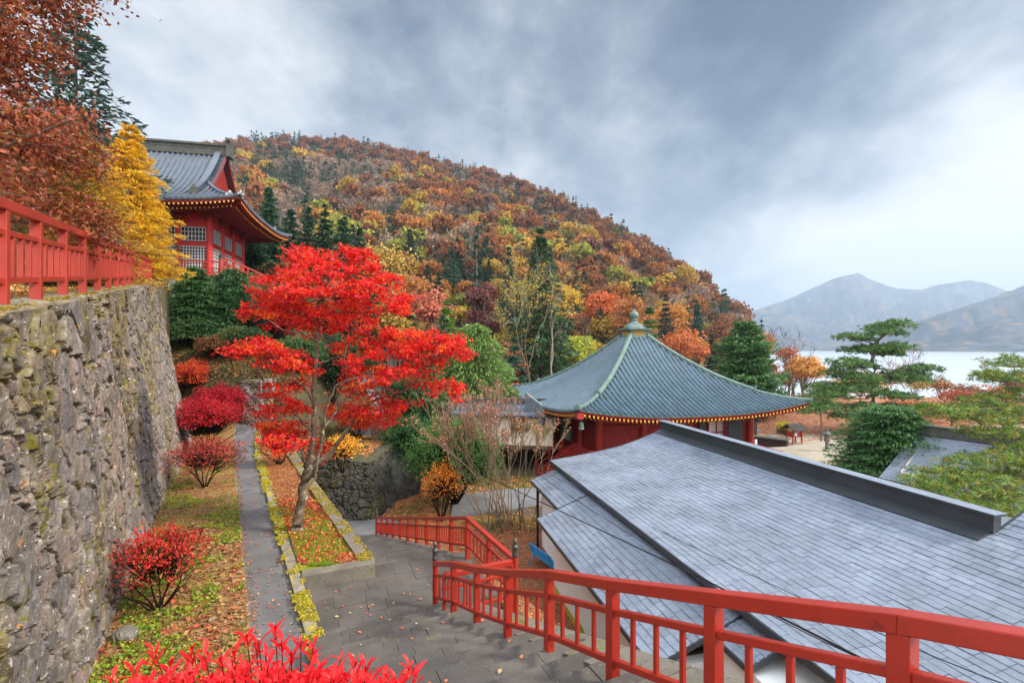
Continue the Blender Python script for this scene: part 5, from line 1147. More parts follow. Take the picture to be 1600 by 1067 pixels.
# undergrowth so the soil between trees reads as leaf litter and brush
# ---- helper for single trees by picture position
def tree_at(px, ytop, Y, kind, name, label, color, r_px, seed, ls, cols=None, pyb=None, **kw):
    x, y, z = gz0(px, Y); z -= .2; z = z if pyb is None else P(px, pyb, Y)[2]; top = EYE - (ytop - HY) * Y / F; h = max(1.5, top - z); r = r_px * Y / F
    if kind == 'fir':
        if kw.get('dens', 14) < 40: kw['dens'] = int(kw.get('dens', 14) * 2.1); kw['tiers'] = int(kw.get('tiers', 14) * 1.3); kw.setdefault('tuft', .32)
        cr, tk = fir(h, r, seed, ls, **kw); m_ = M_needle
    else: cr, tk = broad(h, r, seed, kw.pop('nl', 2500), ls, **kw); m_ = M_leaf
    if cols is not None:
        gg = np.random.default_rng(seed + 1)
        for i, c in enumerate(cr.c): 
            n = len(c) // 4; cr.c[i] = c * np.repeat(pal(n, cols, None, gg), 4, 0)
    return place(name, label, 'tree', (x, y, z), cr, tk, m_, color=None if cols is not None else color)
FG = C(66, 96, 54); FG2 = C(88, 122, 52); FG3 = C(56, 88, 62); FG4 = C(50, 80, 46)
tree_at(845, 352, 72, 'fir', 'fir_tree', 'tallest dark green fir standing left of the great hall roof', FG, 72, 301, .62, tiers=20, nb=10, dens=15, droop=.3, low=.12, gap=.08)
tree_at(745, 360, 84, 'fir', 'fir_tree', 'ragged dark fir top rising behind the maroon tree', DGRN, 26, 302, .5, tiers=12, nb=7, dens=9, gap=.2)
tree_at(752, 392, 78, 'broad', 'maroon_tree', 'dull maroon broadleaf tree just left of the tallest fir', C(118, 62, 58), 36, 303, .26, nl=2600, nb=20, trunk=.15, bare=.1)
tree_at(698, 468, 52, 'fir', 'fir_tree', 'bright yellow-green conifer standing above the right end of the maple', C(108, 142, 58), 46, 304, .40, tiers=15, nb=9, dens=15, droop=.15)
tree_at(742, 500, 44, 'fir', 'fir_tree', 'wide drooping green conifer left of the small orange-gabled side hall', C(110, 138, 66), 112, 305, .24, tiers=26, nb=15, dens=95, droop=.42, low=.06, point=.5, tuft=.24)
tree_at(655, 560, 33, 'fir', 'fir_tree', 'dark green conifer with layered boughs behind the lower stairs railing', C(76, 112, 58), 88, 306, .18, tiers=24, nb=14, dens=95, droop=.3, low=.02, point=.45, tuft=.24)
tree_at(420, 288, 50, 'fir', 'fir_tree', 'tall blue-green fir just right of the pavilion eave', C(62, 96, 68), 38, 307, .36, tiers=20, nb=9, dens=14, droop=.2)
for i, (px, yt, Y, rp) in enumerate(((455, 322, 52, 38), (482, 318, 56, 36), (508, 316, 54, 38), (535, 338, 52, 40), (562, 348, 50, 40), (395, 330, 47, 34))):
    tree_at(px, yt, Y, 'fir', 'fir_tree', ('narrow dark fir first to the right of the tall blue-green fir', 'fir second to the right of the tall blue-green fir', 'middle fir of the dark row above the red maple', 'broad dark fir fourth in the row above the maple', 'last fir of the dark row above the right side of the maple', 'dark fir tucked under the pavilion eave')[i], FG3, rp, 310 + i, .34, tiers=17, nb=8, dens=13, droop=.2)
tree_at(305, 416, 29.5, 'fir', 'spruce_tree', 'dense dark green spruce at the end of the fieldstone wall', C(74, 112, 58), 50, 320, .095, tiers=30, nb=16, dens=90, droop=.25, low=.05, point=.42, pyb=528)
tree_at(362, 418, 31, 'fir', 'spruce_tree', 'wide dark green spruce with visible trunk below the red stair rail', C(66, 104, 56), 62, 321, .095, tiers=28, nb=16, dens=95, droop=.3, low=.14, point=.45, trw=.16, pyb=556)
tree_at(118, 12, 30, 'fir', 'fir_tree', 'tall dark blue-green fir rising behind the copper beech at top left', C(60, 84, 72), 140, 322, .28, tiers=22, nb=10, dens=24, droop=.12, low=.25, point=.75, gap=.22)
tree_at(1165, 502, 62, 'fir', 'cypress_tree', 'big dense green conifer right behind the great hall roof', C(72, 108, 54), 64, 323, .30, tiers=30, nb=18, dens=60, droop=-.25, low=.02, point=.5)
tree_at(1190, 490, 90, 'fir', 'fir_tree', 'small dark fir tip peeping over the big dense conifer', FG3, 16, 324, .4, tiers=10, nb=7, dens=7)
tree_at(1395, 636, 27.5, 'fir', 'yew_tree', 'rounded dark green yew standing behind the black roof ridge', C(70, 108, 54), 92, 325, .13, tiers=34, nb=24, dens=100, droop=.0, low=.0, point=.30, tip=1.5, tuft=.28)
tree_at(1015, 470, 66, 'fir', 'fir_tree', 'green conifer just right of the roof finial', C(70, 104, 48), 24, 326, .36, tiers=12, nb=9, dens=14, droop=.1, point=.6)
gt = np.random.default_rng(19)
for i, (px, Y) in enumerate(((560, 96), (620, 120), (668, 100), (705, 128), (790, 118), (812, 100), (900, 128), (938, 106), (1000, 130), (1040, 112), (640, 150), (860, 150), (760, 160))):
    z_ = G(*XY(px, Y)); tree_at(px, HY - (z_ + gt.uniform(14, 20) - EYE) * F / Y, Y, 'fir', 'fir_tree', 'tall dark green fir on the mid hillside, ' + ('number counted left to right among the firs left of the tallest fir' if False else ('left of the tallest fir' if px < 790 else 'right of the tallest fir')), np.array(DGRN) * gt.uniform(1., 1.4), gt.uniform(20, 27), 820 + i, .45, tiers=16, nb=9, dens=14, droop=.25, low=.1)['group'] = 'tall dark firs on the mid hillside'
# coloured trees in the middle distance
mids = [(600, 345, 78, 60, GOLD, 'golden yellow broadleaf tree above the maple crown', .26), (575, 400, 62, 46, C(206, 164, 70), 'sparse golden birch behind the top of the maple', .2), (640, 400, 84, 46, ORNG, 'bright orange tree above the yellow-green conifer', .3), (665, 430, 66, 48, C(196, 110, 84), 'salmon pink broadleaf tree above the yellow-green conifer', .22), (905, 505, 88, 34, C(178, 186, 62), 'lime green tree just left of the roof finial', .28),
        (985, 440, 100, 42, ORNG, 'glowing orange tree right above the roof finial', .3), (1070, 500, 92, 46, C(196, 112, 60), 'orange-red tree above the right slope of the hall roof', .28), (1050, 455, 120, 40, C(205, 140, 60), 'amber tree on the hill shoulder above the hall roof', .3), (800, 470, 76, 40, C(186, 160, 70), 'mustard yellow tree left of the tallest fir', .24), (760, 500, 62, 34, C(150, 128, 76), 'olive brown tree between the two green conifers', .2),
        (1130, 480, 130, 30, RUST, 'rust tree at the right end of the hill', .3), (940, 430, 110, 40, C(200, 104, 50), 'burnt orange tree on the hillside above the finial', .3), (885, 410, 100, 36, YEL, 'yellow tree beside the tip of the tallest fir', .28)]
for i, (px, yt, Y, rp, c, lb, ls) in enumerate(mids): tree_at(px, yt, Y, 'broad', 'broadleaf_tree', lb, c, rp, 340 + i, ls, nl=2400, nb=18, trunk=.22, bare=.1)
def bare_tree(px, ytop, Y, seed, label, col=C(170, 158, 146), depth=5, lean=(0, 0, 1), rad=.13, leafc=None, nleaf=0, ls=.12, spread=.5, name='bare_tree', zoff=0, L0=.30, cap=2, wig=.12, up=.12):
    x, y, z = gz0(px, Y); z += zoff; h = EYE - (ytop - HY) * Y / F - z; A, B, ra, rb, tips = branchy(seed, (x, y, z), lean, h * L0, rad, depth, spread, up, (2, 3), 3, .76, wig)
    zmax = max(b_[2] for b_ in B); k = h / (zmax - z)
    sc_ = lambda p: np.array((x + (p[0] - x) * k, y + (p[1] - y) * k, z + (p[2] - z) * k))
    tk = MB(); tk.cones([sc_(a) for a in A], [sc_(b_) for b_ in B], np.maximum(ra, .012), np.maximum(rb, .010), 5, col)
    root = empty(name, (x, y, z), label, 'tree'); tk.build('trunk', M_pale, root)
    if nleaf:
        g = np.random.default_rng(seed); T = np.array([sc_(t_[0]) for t_ in tips]); q = T[g.integers(len(T), size=nleaf)] + g.normal(size=(nleaf, 3)) * ls * 1.6; cr = MB(); leaves(cr, q, ls, pal(nleaf, leafc, None, g), g=g); cr.build('crown', M_leaf, root)
    return root
M_pale = surf('pale_bark', (1, 1, 1), .9, .2, .3, 5, 60, .4, 25)
bare_tree(872, 372, 64, 401, 'tall pale-trunked bare tree in front of the tallest fir', depth=5, rad=.24, spread=.42, L0=.3)
bare_tree(832, 400, 62, 402, 'slender leaning bare tree with yellow leaf remnants left of the pale tall one', C(160, 148, 120), depth=5, rad=.18, leafc=[YEL, OLIVE], nleaf=1300, ls=.12, lean=(-.12, 0, 1))
bare_tree(812, 430, 66, 403, 'thin bare tree furthest left of the bare group behind the side hall', C(150, 138, 116), depth=5, rad=.15, leafc=[YEL, OLIVE], nleaf=900, ls=.13)
bare_tree(925, 505, 80, 404, 'small pale leafless tree touching the left roof ridge', C(190, 172, 150), depth=4, rad=.16)
bare_tree(1243, 508, 72, 405, 'tall leafless grey-brown tree beside the dense conifer at the lakeside', C(112, 92, 82), depth=6, rad=.22, spread=.4, L0=.26)
bare_tree(1222, 520, 76, 406, 'smaller leafless tree left of the tall lakeside one', C(120, 96, 84), depth=5, rad=.16, spread=.4)
tree_at(1258, 545, 86, 'broad', 'broadleaf_tree', 'orange-gold tree behind the leafless lakeside tree', C(200, 146, 72), 30, 360, .24, nl=2200, nb=16, trunk=.15)
tree_at(1232, 528, 92, 'broad', 'broadleaf_tree', 'faded orange tree left behind the leafless lakeside tree', C(190, 112, 70), 26, 361, .22, nl=1300, nb=16, trunk=.15)
tree_at(1205, 548, 82, 'broad', 'broadleaf_tree', 'scarlet leaved tree edge beside the dense conifer', C(205, 62, 48), 10, 362, .2, nl=500, nb=8)
bare_tree(1487, 574, 52, 407, 'crooked leafless tree against the lake between the two pines', C(92, 84, 82), depth=5, rad=.12, spread=.75, leafc=[C(196, 96, 60)], nleaf=120, ls=.09, wig=.3)
bare_tree(1395, 545, 66, 408, 'fine leafless sapling right of the big pine against the water', C(140, 110, 104), depth=6, rad=.08, spread=.35, leafc=[C(200, 120, 100)], nleaf=200, ls=.08)
for i, (px, yt, Y, rp, c, lb) in enumerate(((1345, 585, 74, 52, C(236, 178, 50), 'golden yellow maple behind the big pine'), (1455, 632, 58, 40, C(176, 104, 66), 'low orange tree between the pines'), (1410, 632, 64, 34, C(190, 110, 62), 'flat-topped orange tree right of the big pine trunk'), (1500, 612, 70, 30, C(176, 92, 60), 'reddish brown tree at the water edge'), (1560, 590, 44, 46, C(206, 120, 96), 'thin salmon-leaved tree behind the right-hand pine'), (1300, 612, 90, 26, C(170, 130, 90), 'dull tan tree near the shore road'))):
    tree_at(px, yt, Y, 'broad', 'autumn_tree', lb, c, rp, 370 + i, .15, nl=2200 if i != 4 else 500, nb=16, trunk=.3, bare=.25)
# ---- filling trees on the slope between the pavilion and the side hall, and along the shore road
gf = np.random.default_rng(88); near_lab = ('behind the left half of the maple crown', 'behind the right half of the maple crown', 'above the corridor roof')
for i in range(30):
    px = 400 + 410 * (i + gf.uniform(.1, .9)) / 30; Y = gf.uniform(42, 58); k_ = gf.random(); yt = gf.uniform(385, 470) if px < 640 else gf.uniform(470, 540); zn = near_lab[0 if px < 530 else (1 if px < 660 else 2)]; nb4 = len(COL.objects)
    if k_ < .55: tree_at(px, yt, Y, 'fir', 'fir_tree', 'dark green fir low on the slope ' + zn, FG3 if k_ < .3 else FG, 38, 700 + i, .34, tiers=13, nb=9, dens=14, droop=.25, low=.04)
    else: tree_at(px, yt, Y, 'broad', 'broadleaf_tree', ('gold' if k_ < .75 else 'orange-brown') + ' leaved tree low on the slope ' + zn, GOLD if k_ < .75 else RUST, 40, 700 + i, .22, nl=1500, nb=14, trunk=.1)
    [o_ for o_ in COL.objects if 'label' in o_ and o_.get('category') == 'tree'][-1]['group'] = 'filling trees low on the slope'
for i in range(10):
    px = 1190 + 420 * (i + gf.uniform(.1, .9)) / 10; Y = gf.uniform(92, 116); c_ = [GOLD, ORNG, BRN, OLIVE, BRN][i % 5]; z_ = G(*XY(px, Y)); yt = HY - (z_ + gf.uniform(3.5, 7) - EYE) * F / Y
    tree_at(px, yt, Y, 'broad', 'broadleaf_tree', ('golden', 'orange', 'dull brown', 'olive', 'brown')[i % 5] + ' low tree on the lake shore ' + ('left of the big pine' if px < 1330 else ('behind the big pine' if px < 1440 else 'behind the right-hand pine')), c_, 24, 740 + i, .24, nl=900, nb=12, trunk=.15, bare=.2)['group'] = 'low trees along the lake shore'
# ---- Japanese pines with flat needle pads
def pine(root_px, Yb, path, pads, label, seed, tuft, ncol, trr=.2, zoff=0., dk=14.0, asp=.17):
    g = np.random.default_rng(seed); x, y, z = gz0(root_px, Yb); z += zoff; root = empty('pine_tree', (x, y, z), label, 'tree')
    tp = [np.array((x, y, z - .2))] + [P(*q) for q in path]; tk = MB(); tr_ = np.linspace(trr, trr * .3, len(tp)); tt_ = np.linspace(0, 1, len(tp) * 4); tps = np.stack([np.interp(tt_, np.linspace(0, 1, len(tp)), np.array(tp)[:, k]) for k in range(3)], 1); tps[1:-1] += g.normal(size=(len(tps) - 2, 3)) * trr * .25
    tk.tube(tps, np.interp(tt_, np.linspace(0, 1, len(tp)), tr_), 8)
    cr = MB()
    for (px, py, rx, ry, Y) in pads:
        c = P(px, py, Y); w = rx * Y / F; hh = ry * Y / F
        d = np.linalg.norm(tps - (c - (0, 0, .15 * w)), axis=1) + .6 * np.maximum(0, tps[:, 2] - c[2]); s0 = tps[int(np.argmin(d))]
        m_ = (s0 + c) / 2 + (0, 0, -.06 * w) + g.normal(size=3) * .05 * w; e = c - (0, 0, hh * .4); tk.tube([s0, s0 * .5 + m_ * .5 + (0, 0, .03), m_, e], [trr * .32, trr * .26, trr * .22, trr * .12], 6)
        nb = int(10 + w * 5)
        an = g.uniform(0, 6.28, nb); ra_ = w * g.uniform(.3, .95, nb); E = c + np.stack((np.cos(an) * ra_, np.sin(an) * ra_ * .8, g.uniform(-.5, .2, nb) * hh), 1); tk.cones(np.tile(e, (nb, 1)), E, np.full(nb, trr * .09), np.full(nb, .01), 4)
        hh = hh * (1.35 if tuft > .25 else 1.1); n = int(max(90, dk * w * w * .8 / (tuft * tuft * 1.9))); a = g.uniform(0, 6.28, n); rr_ = np.sqrt(g.random(n)); lump = 1 + .22 * np.sin(a * 5 + px) + .12 * np.sin(a * 9); q = c + np.stack((np.cos(a) * rr_ * w * lump, np.sin(a) * rr_ * w * .8 * lump, hh * ((1 - rr_ ** 2) * .8 - .25 + g.uniform(-.55, .35, n)) + .18 * hh * np.sin(q_ := a * 3 + rr_ * 7)), 1)
        m6 = 6; T = np.repeat(q, m6, 0); dd = rdir(len(T), g); dd[:, 2] = np.abs(dd[:, 2]) * .9 + .15; dd /= np.linalg.norm(dd, axis=1)[:, None]
        leaves(cr, T + dd * tuft * .5, tuft * .66, np.repeat(pal(n, ncol, None, g), m6, 0), None, along=dd * 3, asp=asp, fold=.02, g=g)
    cr.build('needle_pads', M_needle, root); tk.build('trunk', M_bark, root); return root
PC1 = [C(84, 120, 60), C(98, 132, 64), C(110, 142, 64), C(70, 104, 56)]; PC2 = [C(96, 128, 54), C(108, 136, 54), C(126, 146, 56), C(156, 144, 58), C(72, 104, 50)]
pine(1372, 52, [(1368, 660, 52), (1362, 620, 52), (1366, 580, 52), (1364, 548, 52), (1372, 530, 52), (1390, 518, 52), (1400, 508, 52)],
     [(1400, 508, 26, 7, 52), (1372, 512, 22, 6, 52.4), (1382, 520, 30, 6, 51.5), (1325, 526, 20, 5, 51.6), (1348, 530, 20, 5, 52.2), (1400, 542, 26, 6, 51.3), (1345, 547, 28, 6, 52.4), (1372, 545, 34, 6, 52), (1385, 553, 24, 5, 53),
      (1325, 567, 28, 7, 51), (1350, 572, 26, 8, 52.5), (1308, 582, 26, 8, 51.5), (1340, 590, 34, 8, 50.5), (1415, 584, 30, 6, 52.5), (1440, 576, 28, 6, 52), (1430, 592, 30, 6, 51), (1395, 592, 22, 6, 53), (1290, 607, 28, 9, 51), (1325, 606, 34, 8, 50.4), (1355, 604, 24, 7, 50.8), (1300, 618, 26, 6, 49.5),
      (1285, 636, 34, 8, 49.0), (1265, 640, 22, 6, 48.8), (1385, 616, 26, 6, 50.8), (1410, 620, 24, 6, 51.2), (1400, 640, 40, 7, 50.6), (1350, 636, 24, 6, 50), (1330, 650, 30, 6, 49.5)],
     'big layered Japanese pine standing against the lake', 501, .30, PC1, .30)
pine(1665, 21.5, [(1655, 700, 21), (1648, 640, 20.5), (1640, 590, 20.5), (1632, 560, 20.5)],
     [(1580, 568, 40, 14, 19.5), (1560, 592, 34, 10, 19.2), (1600, 590, 40, 12, 20), (1545, 585, 20, 6, 19), (1590, 620, 46, 12, 20), (1560, 640, 52, 14, 19.5), (1530, 626, 30, 8, 19.2), (1600, 655, 50, 16, 20.5), (1530, 655, 50, 11, 19), (1470, 645, 34, 9, 18.2), (1500, 640, 34, 9, 18.8), (1450, 638, 18, 6, 17.9), (1580, 680, 48, 12, 19.2), (1540, 675, 36, 10, 18.6),
      (1595, 705, 44, 12, 18.4), (1560, 716, 44, 11, 17.8), (1510, 722, 40, 9, 17.6), (1480, 742, 48, 11, 17.2), (1440, 752, 32, 9, 16.8), (1530, 748, 54, 12, 17.2), (1500, 764, 54, 11, 16.8), (1455, 768, 36, 8, 16.4), (1580, 745, 44, 12, 18), (1590, 778, 46, 12, 17), (1545, 782, 44, 10, 16.6), (1500, 782, 34, 7, 16.2), (1600, 730, 40, 10, 17.4), (1560, 800, 40, 9, 15.8)],
     'yellow-green pine whose layered boughs fill the right edge over the small house', 502, .19, PC2, .2, dk=12., asp=.11)
# ---- the red maple
def maple():
    g = np.random.default_rng(77); Yb = 11.55; x, y = XY(462, Yb); z = PZ - .05; root = empty('red_maple', (x, y, z), 'large scarlet Japanese maple with pale lichened trunk in the planter', 'tree')
    S_ = [ # (px, py, dY) polylines with start and end radius in metres
        ([(464, 834, 0), (466, 812, 0), (470, 790, .02), (474, 765, .02), (480, 735, 0), (484, 712, -.05)], .17, .13),
        ([(484, 712, -.05), (491, 680, -.1), (493, 640, -.1), (490, 605, 0), (494, 570, .1), (495, 535, .1), (492, 500, .2), (500, 470, .1), (514, 440, 0), (522, 410, 0), (518, 392, .1)], .10, .02),
        ([(480, 735, 0), (498, 722, .15), (518, 705, .3), (540, 675, .4), (560, 645, .5), (590, 622, .6), (630, 610, .7), (665, 600, .8)], .10, .02),
        ([(478, 752, 0), (492, 738, -.3), (500, 700, -.4), (506, 668, -.5), (508, 640, -.6), (525, 600, -.7), (560, 590, -.8)], .07, .02),
        ([(506, 668, -.5), (520, 650, -.2), (545, 615, 0), (585, 570, .2), (640, 545, .3), (690, 530, .4)], .045, .012),
        ([(493, 640, -.1), (480, 610, -.4), (458, 590, -.7), (430, 575, -.9), (400, 552, -1.1)], .04, .01), ([(491, 680, -.1), (470, 655, .4), (450, 640, .7), (425, 630, .9)], .035, .01),
        ([(484, 712, -.05), (468, 695, -.5), (450, 688, -.9), (430, 690, -1.2)], .03, .01), ([(494, 570, .1), (520, 560, .5), (560, 552, .9), (600, 548, 1.1)], .03, .01), ([(492, 500, .2), (470, 480, .5), (440, 465, .8), (405, 455, .9)], .035, .01),
        ([(495, 535, .1), (470, 520, -.5), (440, 515, -.8), (420, 500, -.9)], .03, .01), ([(500, 470, .1), (530, 455, -.4), (570, 440, -.7), (620, 455, -.9)], .035, .01), ([(514, 440, 0), (490, 420, .4), (465, 405, .5)], .025, .008), ([(522, 410, 0), (560, 408, .3), (590, 425, .4)], .02, .006),
        ([(545, 615, 0), (538, 560, .3), (545, 520, .5), (560, 500, .5)], .03, .01), ([(640, 545, .3), (680, 555, -.1), (715, 560, -.2)], .02, .007), ([(630, 610, .7), (670, 610, .4), (705, 620, .3)], .018, .006), ([(480, 735, 0), (470, 700, -.9), (455, 690, -1.2)], .03, .01),
        ([(474, 765, .02), (492, 748, .3), (497, 725, .5), (500, 700, .6)], .05, .02)]
    tk = MB(); nodes = []
    for pl_, r0, r1_ in S_:
        q = np.array([P(a, b_, Yb + d) for a, b_, d in pl_]); n = len(q); t_ = np.linspace(0, 1, n * 4); q2 = np.stack([np.interp(t_, np.linspace(0, 1, n), q[:, k]) for k in range(3)], 1); q2[1:-1] += g.normal(size=(len(q2) - 2, 3)) * r0 * .12
        rad = .74 * np.interp(t_, [0, 1], [r0, r1_]) * g.uniform(.93, 1.07, len(t_))
        if r0 == .17: rad[:3] *= np.array((1.5, 1.22, 1.08))
        tk.tube(q2, rad, 10); nodes.append(q2)
    nodes = np.concatenate(nodes)
    # crown layers: (px, py, half width, half height, depth offset, leaf count)
    Ls = [(520, 404, 50, 12, .1, 900), (475, 400, 34, 9, .5, 520), (440, 425, 30, 12, .4, 520), (570, 402, 24, 12, .3, 380), (500, 430, 70, 16, -.2, 1400), (570, 430, 46, 14, -.3, 900), (605, 440, 26, 12, .3, 420), (450, 450, 48, 14, .3, 950), (520, 462, 80, 17, -.5, 1700), (595, 466, 52, 14, -.7, 1000), (430, 478, 44, 14, .5, 820), (405, 462, 24, 9, .7, 320), (480, 492, 56, 14, .4, 1000), (545, 488, 50, 12, -.3, 780), (610, 482, 30, 9, -.8, 380), (400, 492, 14, 7, .7, 110), (500, 515, 44, 10, .4, 520), (450, 508, 30, 8, .6, 300),
          (395, 545, 34, 10, -1.0, 520), (430, 560, 44, 12, -.9, 820), (465, 572, 30, 11, -.6, 420), (375, 548, 14, 7, -1.1, 140), (590, 520, 48, 10, .6, 700), (640, 528, 50, 12, .3, 900), (690, 535, 40, 14, .1, 820), (715, 545, 20, 12, -.1, 380), (560, 545, 44, 10, .9, 520), (620, 550, 56, 12, .7, 950), (670, 558, 44, 13, -.1, 780), (655, 575, 30, 8, .3, 300), (575, 572, 46, 11, .0, 640), (600, 590, 40, 12, .0, 700), (630, 582, 26, 9, -.1, 300), (540, 600, 24, 8, .2, 200), (580, 612, 40, 8, .4, 260),
          (695, 607, 24, 10, .3, 380), (665, 598, 24, 7, .5, 190), (712, 618, 10, 8, .2, 90), (625, 632, 36, 9, .5, 260), (580, 640, 50, 10, .4, 620), (600, 655, 26, 8, .5, 260), (530, 640, 30, 10, .7, 320), (450, 600, 28, 9, -.5, 320), (440, 625, 34, 10, .7, 430), (470, 640, 26, 9, .6, 280), (425, 645, 26, 8, .8, 260), (445, 665, 36, 11, .4, 520), (420, 672, 20, 8, .7, 180), (475, 680, 26, 9, .6, 260), (430, 692, 26, 6, -1.2, 220), (455, 697, 24, 6, -.9, 200), (500, 700, 15, 12, .6, 260), (497, 720, 10, 7, .5, 90), (560, 660, 30, 8, .6, 280)]
    cr = MB(); cA = []; cB = []
    colr = np.array([C(226, 40, 36), C(236, 70, 38), C(210, 28, 36), C(240, 98, 44), C(232, 74, 78), C(170, 20, 32)])
    for (px, py, w, h_, dY, n) in Ls:
        c = P(px, py, Yb + dY); W_ = w * Yb / F; H_ = h_ * Yb / F * 1.4; dW = max(.35, W_ * .8); n = int(n * .8)
        s0 = nodes[np.argmin(np.linalg.norm(nodes - c, axis=1))]; k = max(5, int(W_ * 14)); sub = c + np.stack((g.uniform(-.85, .85, k) * W_, g.uniform(-.85, .85, k) * dW, g.uniform(-.6, .5, k) * H_), 1); mid = (s0 + c) / 2
        cA += [s0, mid]; cB += [mid, c]; 
        for s_ in sub: cA.append(c + (s_ - c) * .15); cB.append(s_)
        # leaves gather in small flat sprays round twig ends
        hubs = np.concatenate((sub, c + np.stack((g.uniform(-1, 1, k * 3) * W_, g.uniform(-1, 1, k * 3) * dW, g.uniform(-1, 1, k * 3) * H_), 1))); rr = ((hubs - c) / np.array((W_, dW, H_))); hubs = hubs[(np.linalg.norm(rr, axis=1) < 1.15) & (hsh((hubs[:, 0] * 50).astype(int), (hubs[:, 2] * 50).astype(int), 9) > .5)]
        i_ = g.integers(len(hubs), size=n); q = hubs[i_] + g.normal(size=(n, 3)) * np.array((.11, .11, .05)); bias = np.array((0, 0, 1.)); cc = colr[g.choice(6, n, p=(.3, .22, .18, .09, .12, .09))]
        orange = (hsh(i_, i_ * 0 + int(px), 3) > .9)[:, None]; cc = np.where(orange, np.array(C(236, 110, 44)), cc)
        leaves(cr, q, .052, cc, np.tile(bias, (n, 1)), .35, .38, g=g); leaves(cr, q, .046, cc, np.tile(bias, (n, 1)), .35, .38, g=g)
        m2 = int(n * .3); leaves(cr, q[:m2] + g.normal(size=(m2, 3)) * .02, .036, cc[:m2], np.tile(bias, (m2, 1)), .4, .3, g=g)
    tk.cones(cA, cB, np.full(len(cA), .011), np.full(len(cA), .004), 4, (.55, .5, .45))
    tk.build('trunk', M_maplebark, root, smooth=True); cr.build('crown', M_leaf, root)
maple()

# ---- shrubs
def dome_shrub(px, pyb, Yb, w_px, h_px, label, cols, seed, nleaf, ls, name='red_azalea', zb=None, stem=(.45,), low=.35, twig=C(96, 78, 66), flat=False, topbias=0., depth=4, cat='shrub'):
    g = np.random.default_rng(seed); x, y = XY(px, Yb); z = zb if zb is not None else G(x, y); w = w_px * Yb / F / 2; h = h_px * Yb / F; root = empty(name, (x, y, z), label, cat); tk = MB(); tips = []
    for k in range(9):
        a = k * 6.28 / 9 + g.normal() * .3; d = np.array((math.cos(a) * .55, math.sin(a) * .55, 1.)); A, B, ra, rb, tp = branchy(seed * 10 + k, (x + math.cos(a) * .03, y + math.sin(a) * .03, z), d, h * .36, .014 * max(1, h), depth, .62, .1, (2, 3), 2, .68, .16)
        tk.cones(A, B, np.maximum(ra, .004), np.maximum(rb, .003), 4, twig); tips += [t_[0] for t_ in tp]
    T = np.array(tips); c = np.array((x, y, z + h * .5))
    # keep twigs in a dome
    n = nleaf; dd = rdir(n, g); dd[:, 2] = np.where(dd[:, 2] < -low, -dd[:, 2], dd[:, 2]); rad = g.uniform(.55, 1.06, n)[:, None] * (.93 + .16 * np.sin(dd[:, :1] * 8 + seed) * np.cos(dd[:, 1:2] * 7) + .10 * np.sin(dd[:, 2:] * 13 + dd[:, :1] * 11)); 
    if topbias: 
        keep = g.random(n) < np.clip(.25 + dd[:, 2] * topbias + .4, .05, 1); dd, rad = dd[keep], rad[keep]; n = len(dd)
    q = np.array((x, y, z + h * .58)) + dd * rad * np.array((w, w, h * .44)); 
    cen = q[::7]; tw = MB(); base = np.array((x, y, z + h * .25)); m_ = len(cen); tk.cones(base + (cen - base) * .35 + g.normal(size=(m_, 3)) * .03 * w, cen, np.full(m_, .006 * max(1, h * .6)), np.full(m_, .003), 3, twig)
    cr = MB(); leaves(cr, q, ls, pal(n, cols, None, g), dd, .3, .45, along=dd * .6 + rdir(n, g), g=g); cr.build('foliage', M_leaf, root); tk.build('stems', M_bark, root); return root
RA = [C(214, 34, 52), C(226, 52, 56), C(190, 28, 46), C(170, 30, 44)]
bz = lambda x, y: float(bedz(np.array([x]), np.array([y]))[0])
def bed_shrub(px, Yb, w, h, label, cols, seed, n, ls, **k): x, y = XY(px, Yb); return dome_shrub(px, 0, Yb, w, h, label, cols, seed, n, ls, zb=bz(x, y) - .03, **k)
bed_shrub(248, 8.15, 140, 130, 'sparse twiggy azalea with bright red top leaves nearest on the bed', [C(232, 58, 52), C(218, 44, 50), C(226, 92, 60)], 61, 2000, .034, topbias=1.0)
bed_shrub(320, 15.2, 118, 78, 'half-bare reddish azalea second along the bed', [C(190, 60, 56), C(206, 72, 60), C(150, 72, 60)], 62, 2600, .04, topbias=.5)
bed_shrub(322, 20.2, 106, 88, 'rounded crimson azalea with clear stem third along the bed', RA, 63, 6500, .045, low=.1)
bed_shrub(342, 24.0, 88, 72, 'dense deep crimson azalea dome fourth along the bed', [C(200, 22, 44), C(214, 32, 50), C(176, 18, 40)], 64, 7000, .05)
bed_shrub(302, 26.5, 62, 62, 'orange-red rounded shrub at the far end of the bed against the wall', [C(226, 84, 40), C(230, 110, 48), C(216, 60, 44)], 65, 4200, .055)
dome_shrub(405, 0, 29, 60, 36, 'dull red shrub above the small pale retaining wall', [C(184, 52, 44), C(200, 70, 50)], 66, 3200, .055, zb=EYE - 1.6)
x, y = XY(437, 18.2); dome_shrub(437, 0, 18.2, 56, 66, 'small crimson azalea behind the maple trunk', RA, 67, 3000, .042, zb=PZ + .05)
dome_shrub(535, 0, 20.4, 60, 60, 'yellow and orange leaved sapling behind the maple trunk', [C(232, 176, 40), C(226, 130, 40), C(230, 190, 60)], 68, 1500, .05, zb=EYE - 5.55, name='autumn_sapling')
dome_shrub(690, 0, 22, 74, 92, 'orange and yellow leaved shrub in front of the green conifer by the lower railing', [C(232, 138, 44), C(228, 110, 50), C(226, 168, 48)], 69, 2000, .055, name='orange_shrub', topbias=.3)
dome_shrub(1308, 0, 25, 72, 62, 'pink-red leaved shrub between the lantern and the yew', [C(232, 96, 84), C(226, 70, 66), C(236, 140, 84)], 70, 4200, .05, name='pink_shrub')
